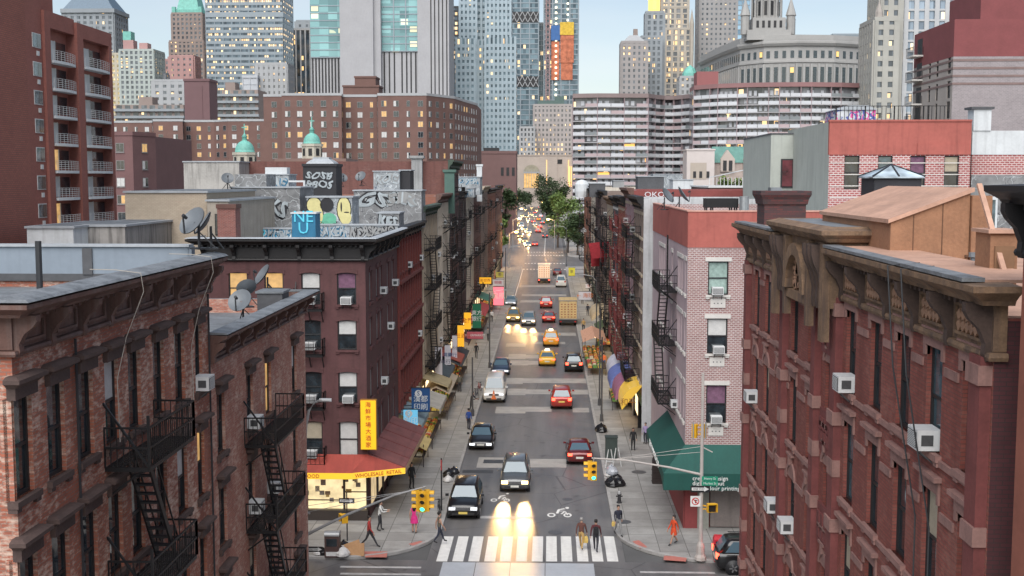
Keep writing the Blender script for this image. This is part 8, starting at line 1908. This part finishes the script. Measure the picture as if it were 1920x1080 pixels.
def bike(label, px, py, yaw, c):
    p = onZ(px, py, 0.14); o = thing('bicycle', label, 'bicycle', p, RD(yaw))
    for y in (-.52, .52):
        b = MB(); n = 16; b.tube([(0, y + .33 * math.cos(2 * PI * i / n), .34 + .33 * math.sin(2 * PI * i / n)) for i in range(n + 1)], .02, 5); w = b.build('wheel', tyre_m, o); b = MB()
        for i in range(6): a = PI * i / 6; b.bar((0, y + .31 * math.cos(a), .34 + .31 * math.sin(a)), (0, y - .31 * math.cos(a), .34 - .31 * math.sin(a)), .006, .006)
        b.build('spokes', rim_m, w)
    b = MB(); P = {'r': (0, .52, .34), 'f': (0, -.52, .34), 'b': (0, .08, .3), 's': (0, .2, .8), 'h': (0, -.36, .82), 'hh': (0, -.34, 1.0)}
    for a, c_ in (('r', 'b'), ('r', 's'), ('b', 's'), ('b', 'h'), ('s', 'h'), ('h', 'f'), ('h', 'hh')): b.tube([P[a], P[c_]], .022, 5)
    b.build('frame', mat('bike_' + c[0], c[1], 0.4), o); b = MB(); b.tube([(-.28, -.25, 1.02), (0, -.36, 1.0), (.28, -.25, 1.02)], .018, 5); b.build('handlebar', sign_k, o); b = MB(); b.loft([[(-.02, .08, .84), (.02, .08, .84), (.02, .08, .87), (-.02, .08, .87)], [(-.08, .32, .84), (.08, .32, .84), (.08, .32, .89), (-.08, .32, .89)]]); b.build('saddle', sign_k, o)
bike('black bicycle leaning at the left kerb before the black SUV', 824, 965, 12, ('black', (0.02, 0.02, 0.022))); bike('dark bicycle parked at the kerb beside the white van', 893, 748, 20, ('navy', (0.03, 0.04, 0.08))); bike('red framed bicycle on the left kerb behind the first by the white van', 899, 735, -12, ('red', (0.3, 0.03, 0.03)))
bag_k = mat('bin_bag_black', (0.012, 0.012, 0.014), 0.25, 0, 0.2, 6); bag_w = mat('bin_bag_white', (0.55, 0.54, 0.53), 0.4, 0, 0.15, 6); bag_c = mat('bin_bag_clear', (0.36, 0.38, 0.42), 0.3, 0, 0.3, 9); card = mat('cardboard', (0.42, 0.24, 0.12), 0.85)
rb = random.Random(9)
def binbag(label, px, py, r_, m, z=0.14, grp=None):
    p = onZ(px, py, 0.14); b = MB(); n = 10
    rings = []
    for k, (q_, zz) in enumerate(((.7, 0), (1, .25), (.95, .6), (.7, .95), (.3, 1.2), (.1, 1.3), (.18, 1.42))): rings.append([(r_ * q_ * math.cos(2 * PI * i / n) * rb.uniform(.85, 1.12), r_ * q_ * math.sin(2 * PI * i / n) * rb.uniform(.85, 1.12), r_ * zz * rb.uniform(.95, 1.05)) for i in range(n)])
    b.loft(rings); solid('rubbish_bag', label, 'rubbish bag', b, m, grp, (p.x, p.y, z))
for lb, px, py, r_, m, z in (('big black rubbish bag lowest in the heap at the right kerb', 1147, 912, .5, bag_k, .14), ('black rubbish bag on the right of the right kerb heap', 1160, 911, .45, bag_k, .14), ('black rubbish bag at the back of the right kerb heap', 1155, 903, .45, bag_k, .14), ('clear grey rubbish bag topping the right kerb heap', 1148, 903, .42, bag_c, .62), ('white rubbish bag at the far end of the right kerb heap', 1143, 893, .36, bag_w, .14), ('pinkish clear rubbish bag behind the heap by the easels', 1146, 884, .36, bag_c, .14),
                          ('black rubbish bag at the left kerb ahead of the parked SUV', 842, 894, .42, bag_k, .14), ('second black rubbish bag at the left kerb beside the first', 851, 889, .38, bag_k, .14), ('white rubbish bag in front of the black pair at the left kerb', 840, 903, .32, bag_w, .14), ('white rubbish bag by the newspaper box', 643, 1043, .4, bag_w, .14), ('black rubbish bag behind the newspaper box', 644, 1029, .36, bag_k, .14), ('small white rubbish bag at the left edge by the low arrow sign', 597, 1040, .28, bag_w, .14), ('small black rubbish bag left of the newspaper box', 606, 1040, .28, bag_k, .14),
                          ('grey black tarp covered heap on the right kerb above the black bin', 1127, 810, .52, bag_k, .14)):
    binbag(lb, px, py, r_, m, z)
for lb, px, py, a in (('flattened cardboard box leaning by the newspaper box rubbish', 661, 1036, 25), ('second cardboard sheet lying at the left corner kerb', 668, 1040, -10)):
    p = onZ(px, py, 0.14); b = MB(); b.obox((0, 0, .22), (.45, 0, .1), (0, .03, 0), (-.05, .15, .3)); solid('cardboard_sheet', lb, 'cardboard', b, card, None, p, RD(a))
p = onZ(1146, 858, 0.14); o = thing('relay_box', 'dark green metal cabinet on the right pavement', 'cabinet', p); b = MB(); b.box(-.42, .42, -.35, .35, 0, 1.5); b.box(-.46, .46, -.39, .39, 1.5, 1.56); b.build('cabinet', mat('cabinet_green', (0.035, 0.05, 0.045), 0.5, 0, 0.3, 1.5), o)
for lb, px, py in (('left white folding easel by the rubbish heap on the right pavement', 1143, 876), ('right white folding easel beside the other on the right pavement', 1157, 873)):
    p = onZ(px, py, 0.14); o = thing('folding_easel', lb, 'easel', p); b = MB()
    for sx in (-.28, .28): b.bar((sx, -.25, 0), (sx * .3, 0, 1.25), .04, .04); b.bar((sx, .3, 0), (sx * .3, 0, 1.25), .04, .04)
    b.bar((-.2, -.16, .45), (.2, -.16, .45), .04, .04); b.build('frame', frame_white, o)
p = onZ(1127, 806, .14)
# black street bins and planters under the right canopy
for lb, px, py, w, h_ in (('dark wooden display crate below the green canopy', 1243, 905, .7, 1.5), ('narrow dark display board under the green canopy end', 1234, 885, .35, 1.6)):
    p = onZ(px, py, .14); o = thing('display_crate', lb, 'crate', p); b = MB(); b.box(-w, w, -.35, .35, 0, h_); 
    for k in range(4): b.box(-w - .03, w + .03, -.38, .38, k * h_ / 4 + .03, k * h_ / 4 + .08)
    b.build('frame', mat('dark_wood', (0.035, 0.025, 0.024), 0.7, 0, 0.3, 3), o)
# stalls: tables with goods under awnings
goods = [mat('produce_%s' % n, c, 0.7, 0, 0.5, 8) for n, c in (('orange', (0.5, 0.22, 0.05)), ('green', (0.1, 0.22, 0.05)), ('red', (0.4, 0.06, 0.04)), ('pale', (0.5, 0.45, 0.33)), ('yellow', (0.5, 0.4, 0.08)))]
def stall(label, X, Y0, Y1, d, seed, canopy=None, legm=None, zc=2.4, name='market_stall', glow=None):
    rr = random.Random(seed); o = thing(name, label, 'stall', (X, (Y0 + Y1) / 2, .14)); hy = (Y1 - Y0) / 2
    b = MB(); b.box(-d / 2, d / 2, -hy, hy, .7, .78)
    for x in (-d / 2 + .05, d / 2 - .05):
        for y in (-hy + .05, hy - .05): b.bar((x, y, 0), (x, y, zc if canopy else .7), .05, .05)
    b.build('table', legm or mat('dark_wood', (0.035, 0.025, 0.024), 0.7, 0, 0.3, 3), o)
    b = MB()
    for i in range(int(hy * 2 / .5)):
        for j in range(max(1, int(d / .5))):
            x = -d / 2 + .25 + j * .5; y = -hy + .25 + i * .5; m = rr.randrange(5); b.box(x - .2, x + .2, y - .2, y + .2, .78, .92, m)
            for k in range(3): b.blob((x + rr.uniform(-.12, .12), y + rr.uniform(-.12, .12), .96), .09, .09, .08, 6, 4, m)
    tag(b.build('produce', goods, o), kind='stuff')
    if canopy: b = MB(); b.loft([[(-d / 2 - .2, y, zc - .35), (0, y, zc + .2), (d / 2 + .2, y, zc - .35), (d / 2 + .2, y, zc - .4), (0, y, zc + .14), (-d / 2 - .2, y, zc - .4)] for y in (-hy - .2, hy + .2)]); b.build('canopy', canopy, o)
    if glow: b = MB(); b.box(-d / 2 + .1, d / 2 - .1, -.06, .06, zc - .5, zc - .42); b.build('stall_lamp', glow, o)
    return o
can_p = mat('canopy_orange_pink', (0.55, 0.3, 0.2), 0.8, 0, 0.35, 5); can_t = mat('canopy_tan', (0.4, 0.33, 0.24), 0.8, 0, 0.2, 2); glow_l = emit('stall_glow', (1.0, 0.66, 0.32), 14.0)
stall('big fruit stall under an orange pink canopy at the right kerb by the black SUV', 4.9, 124, 133, 2.2, 1, can_p, zc=3.0, glow=glow_l)
stall('fruit stall with boxes in front of the orange pink canopy', 4.9, 118, 123.4, 1.9, 2)
stall('dark timber stall on the right pavement below the purple arch', 6.3, 100, 105.5, 1.7, 3)
stall('second dark stall crates further up the right pavement', 6.4, 135, 141, 1.5, 4, mat('canopy_green_dark', (0.08, 0.11, 0.05), 0.8), zc=2.8)
stall('shop stall with yellow top beside the faded awning end on the left', -9.4, 79.5, 82.6, 1.6, 5, mat('canopy_yellow_pale', (0.55, 0.42, 0.18), 0.8), zc=1.6)
stall('left pavement stall below the blue shop signs', -9.4, 85, 92, 1.7, 6, None)
stall('long left pavement stall with tan canopy past the blue signs', -9.3, 95.5, 104, 1.9, 7, can_t, zc=2.6, glow=glow_l)
stall('left stall before the high party wall with dark canopy', -9.3, 109, 119, 1.9, 8, mat('canopy_charcoal', (0.04, 0.045, 0.05), 0.8), zc=2.7, glow=glow_l)
stall('far left stall with red canopy glowing underneath', -9.3, 150, 162, 1.9, 9, mat('canopy_red', (0.4, 0.06, 0.06), 0.8), zc=2.7, glow=glow_l)
stall('far left stall with cream canopy beyond the red one', -9.3, 172, 188, 1.9, 10, mat('canopy_cream', (0.5, 0.42, 0.3), 0.8), zc=2.7, glow=glow_l)
# hanging shop signs, facing up and down the street
def hsign(label, px0, px1, py0, py1, Y, m, txt=None, tm=None, ts=.5, frame=None, logo=False, name='hanging_sign', space=1.1, sx=1.0):
    a, c = onY(px0, py1, Y), onY(px1, py0, Y); w, h_ = c.x - a.x, c.z - a.z; o = thing(name, label, 'shop sign', ((a.x + c.x) / 2, Y, a.z))
    b = MB(); b.box(-w / 2, w / 2, -.09, .09, 0, h_); b.build('panel', m, o)
    b = MB(); b.box(-w / 2 - .05, w / 2 + .05, -.07, .07, h_, h_ + .06); b.box(-w / 2 - .05, w / 2 + .05, -.07, .07, -.06, 0); side = -1 if a.x < 0 else 1
    wx = (XL if side < 0 else 7.05) - (a.x + c.x) / 2; b.bar((side * w / 2, 0, h_ * .8), (wx, 0, h_ * .8), .05, .05); b.bar((side * w / 2, 0, h_ * .25), (wx, 0, h_ * .25), .05, .05); b.build('bracket', frame or sign_k, o)
    if txt: text(txt, o, ts, (0, -.1, h_ * (.36 if logo else .5)), 0, tm or sign_w, space=space, sx=sx)
    if logo:
        b = MB(); n = 16; cx_, cz_ = -w * .12, h_ * .78; b.add([(cx_ + .26 * math.cos(2 * PI * i / n), -.1, cz_ + .26 * math.sin(2 * PI * i / n)) for i in range(n)], [tuple(range(n))]); b.build('logo_disc', sign_w, o); text('S', o, .48, (cx_, -.11, cz_), 0, m, name='logo_letter')
    return o
sb = mat('sign_blue', (0.012, 0.07, 0.21), 0.5); sw = mat('sign_pale', (0.58, 0.56, 0.6), 0.6, 0, 0.08, 3); sy = emit('sign_amber', (1.0, 0.5, 0.03), 0.35, (0.7, 0.33, 0.02)); sg = mat('sign_shop_green', (0.01, 0.14, 0.07), 0.5); sr = mat('sign_pinkred', (0.45, 0.1, 0.13), 0.6)
inkd = mat('ink_dark', (0.04, 0.03, 0.07), 0.6)
hsign('large blue shop sign with round white logo and white characters', 772, 806, 728, 771, 82.5, sb, '漢都\n印刷', None, .52, logo=True)
hsign('smaller blue glowing shop sign below the large blue one', 757, 783, 768, 800, 81.0, emit('sign_blue_lit', (0.25, 0.7, 1.0), 0.35, (0.02, 0.16, 0.28)), '都印', None, .5, logo=True)
hsign('leftmost of three pale vertical signs with dark characters', 816, 829, 651, 705, 101, sw, '祥記海味行', inkd, .42)
hsign('middle of three pale vertical signs with blue characters', 834, 845, 647, 684, 106, sw, '永興藥行', sb, .42)
hsign('rightmost of three pale vertical signs, purple topped', 848, 857, 629, 676, 111, sw, '福州小館', inkd, .38)
hsign('tall amber vertical sign with red characters', 858, 870, 610, 650, 115, sy, '大旺酒樓', ink, .5)
hsign('second amber vertical sign higher up the left row', 870, 883, 586, 617, 124, sy, '金門', ink, .6)
hsign('green shop sign with pale dots on the left row', 886, 902, 570, 615, 130, sg, '東方\n銀行', None, .6)
hsign('pink red fascia banner with white lettering across a left shop', 876, 906, 622, 635, 124, sr, 'SUPERMARKET', None, .32)
hsign('amber board sign far along the left row', 899, 921, 520, 532, 168, sy, '新世界', ink, .5)
hsign('white board sign beyond the amber board on the left', 924, 944, 524, 536, 190, sw, '眼鏡', sr, .6)
hsign('yellow round board hanging near the far left junction', 930, 944, 510, 520, 205, mat('sign_dull_yellow', (0.45, 0.4, 0.08), 0.6), '茶', inkd, .6)
hsign('white sign with orange lettering above the right pavement', 1085, 1108, 547, 562, 165, sw, '← 海珍', mat('ink_orange', (0.6, 0.16, 0.04), 0.6), .75)
hsign('yellow sign by the far right kerb', 1066, 1078, 502, 517, 215, mat('sign_lemon', (0.6, 0.55, 0.05), 0.6), '茶', inkd, .6)
hsign('small white sign on the right row near the trees', 1098, 1110, 532, 540, 190, sw, '中', sr, .5)
hsign('tall red neon lit sign column at the left kerb shops', 925, 944, 538, 572, 178, emit('neon_red', (1.0, 0.16, 0.2), 0.9, (0.4, 0.05, 0.06)), '龍鳳', sign_w, 1.0)
o = thing('red_bunting_banner', 'cluster of dark red banners hanging out over the right pavement', 'banner', (6.2, 138, 9.5)); b = MB()
for i in range(5): b.loft([[(-1.6 + .1 * i, i * .9, 3.0 - .35 * i), (.8, i * .9, 3.3 - .35 * i), (.8, i * .9 + .05, 3.3 - .35 * i), (-1.6 + .1 * i, i * .9 + .05, 3.0 - .35 * i)], [(-1.1, i * .9 + .1, 1.2 - .3 * i), (.6, i * .9, 1.3 - .3 * i), (.6, i * .9 + .05, 1.3 - .3 * i), (-1.1, i * .9 + .15, 1.2 - .3 * i)]])
b.build('fabric', mat('banner_red', (0.3, 0.02, 0.03), 0.8, 0, 0.3, 3), o)
# awnings on the right row, made as things hung on the fronts
def arch_awning(label, Y0, Y1, m, d=1.4, z=2.6, h_=1.3):
    o = thing('shop_awning', label, 'awning', (7.05, (Y0 + Y1) / 2, z)); hy = (Y1 - Y0) / 2; b = MB()
    b.loft([[(-d * math.sin(PI / 2 * i / 7), y, h_ * math.cos(PI / 2 * i / 7)) for i in range(8)] + [(-d, y, -.35), (-d + .05, y, -.35), (0, y, h_ - .1)] for y in (-hy, hy)]); b.build('fabric', m, o); return o
aa = arch_awning('rounded yellow awning with dark lettering by the green canopy', 88.3, 92.6, emit('awning_yellow', (1.0, 0.62, 0.08), 0.15, (0.6, 0.38, 0.05)), 1.5, 2.9, 1.5)
text('和平', aa, .6, (-1.0, -2.17, .2), 0, mat('ink_brown', (0.3, 0.12, 0.02), 0.6))
arch_awning('rounded mauve awning behind the yellow one', 93, 98, mat('awning_mauve', (0.3, 0.12, 0.2), 0.8, 0, 0.2, 2), 1.7, 2.7, 1.4)
arch_awning('blue shop awning with pale top after the mauve one', 99, 104, mat('awning_blue', (0.12, 0.16, 0.4), 0.8, 0, 0.2, 2), 1.8, 2.6, 1.2)
arch_awning('white shop awning beyond the blue one', 104.5, 110, mat('awning_white', (0.5, 0.5, 0.58), 0.8), 1.6, 2.6, 1.2)
arch_awning('tan awning lit from below past the fruit stalls', 146, 154, mat('awning_tan', (0.5, 0.4, 0.26), 0.8), 1.7, 2.7, 1.2)
for (lb, px, py, h_, arm) in (('thin street pole by the rubbish heap bin on the right kerb', 1128, 790, 7.0, 0), ('dark street pole at the fruit stall on the right kerb', 1124, 760, 8.5, 0), ('lamp post with curved arm over the right pavement midway', 1118, 655, 8.5, -1.6), ('lamp post with arm on the left kerb midway', 918, 690, 8.0, 1.5), ('slim lamp post left kerb beyond the neon sign', 948, 570, 9, 1.8), ('lamp post at the right kerb near the far crosswalk', 1062, 500, 9, -2), ('slim dark sign pole left kerb before the pale signs', 886, 780, 5.0, 0)):
    p = onZ(px, py, .14); o = thing('street_post', lb, 'street lamp' if arm else 'pole', p); b = MB(); b.cyl((0, 0, 0), (0, 0, h_), .08, .06, 8); b.cyl((0, 0, 0), (0, 0, .6), .16, .13, 8); b.build('pole', mat('post_dark', (0.06, 0.06, 0.065), 0.5), o)
    if arm: b = MB(); b.tube([(0, 0, h_ - .5), (arm * .3, 0, h_ + .1), (arm, 0, h_ + .3)], .045, 6); b.box(min(arm, arm * 1.25), max(arm, arm * 1.25), -.12, .12, h_ + .24, h_ + .36); b.build('arm', galv, o)
# lit amber street lamps far down the street
for lb, px, Y, h_, arm in (('lit amber street lamp at the left beyond the second junction', 962, 320, 9, 1.8), ('lit amber street lamp under the right trees', 1040, 330, 8.5, -1.8), ('lit amber lamp farther along the left side', 968, 430, 9, 2), ('lit amber lamp farthest on the right side', 1026, 520, 9.5, -2), ('lit lamp over the left kerb at the second junction', 955, 262, 8, 1.6)):
    o = thing('street_lamp', lb, 'street lamp', ((px - VPX) * Y / FPX, Y, .14)); b = MB(); b.cyl((0, 0, 0), (0, 0, h_), .1, .07, 8); b.tube([(0, 0, h_ - .4), (arm * .5, 0, h_ + .2), (arm, 0, h_ + .3)], .06, 6); b.build('pole', galv, o)
    b = MB(); b.blob((arm, 0, h_ + .15), .45, .3, .22, 10, 6); b.build('lamp_head', emit('lamp_amber', (1.0, 0.6, 0.22), 9.0), o)
    ld = bpy.data.lights.new('lamp_glow', 'POINT'); ld.energy = 1100; ld.color = (1.0, 0.5, 0.17); ld.shadow_soft_size = .4; lo = bpy.data.objects.new('lamp_glow', ld); COL.objects.link(lo); lo.parent = o; lo.location = (arm, 0, h_ - .4)
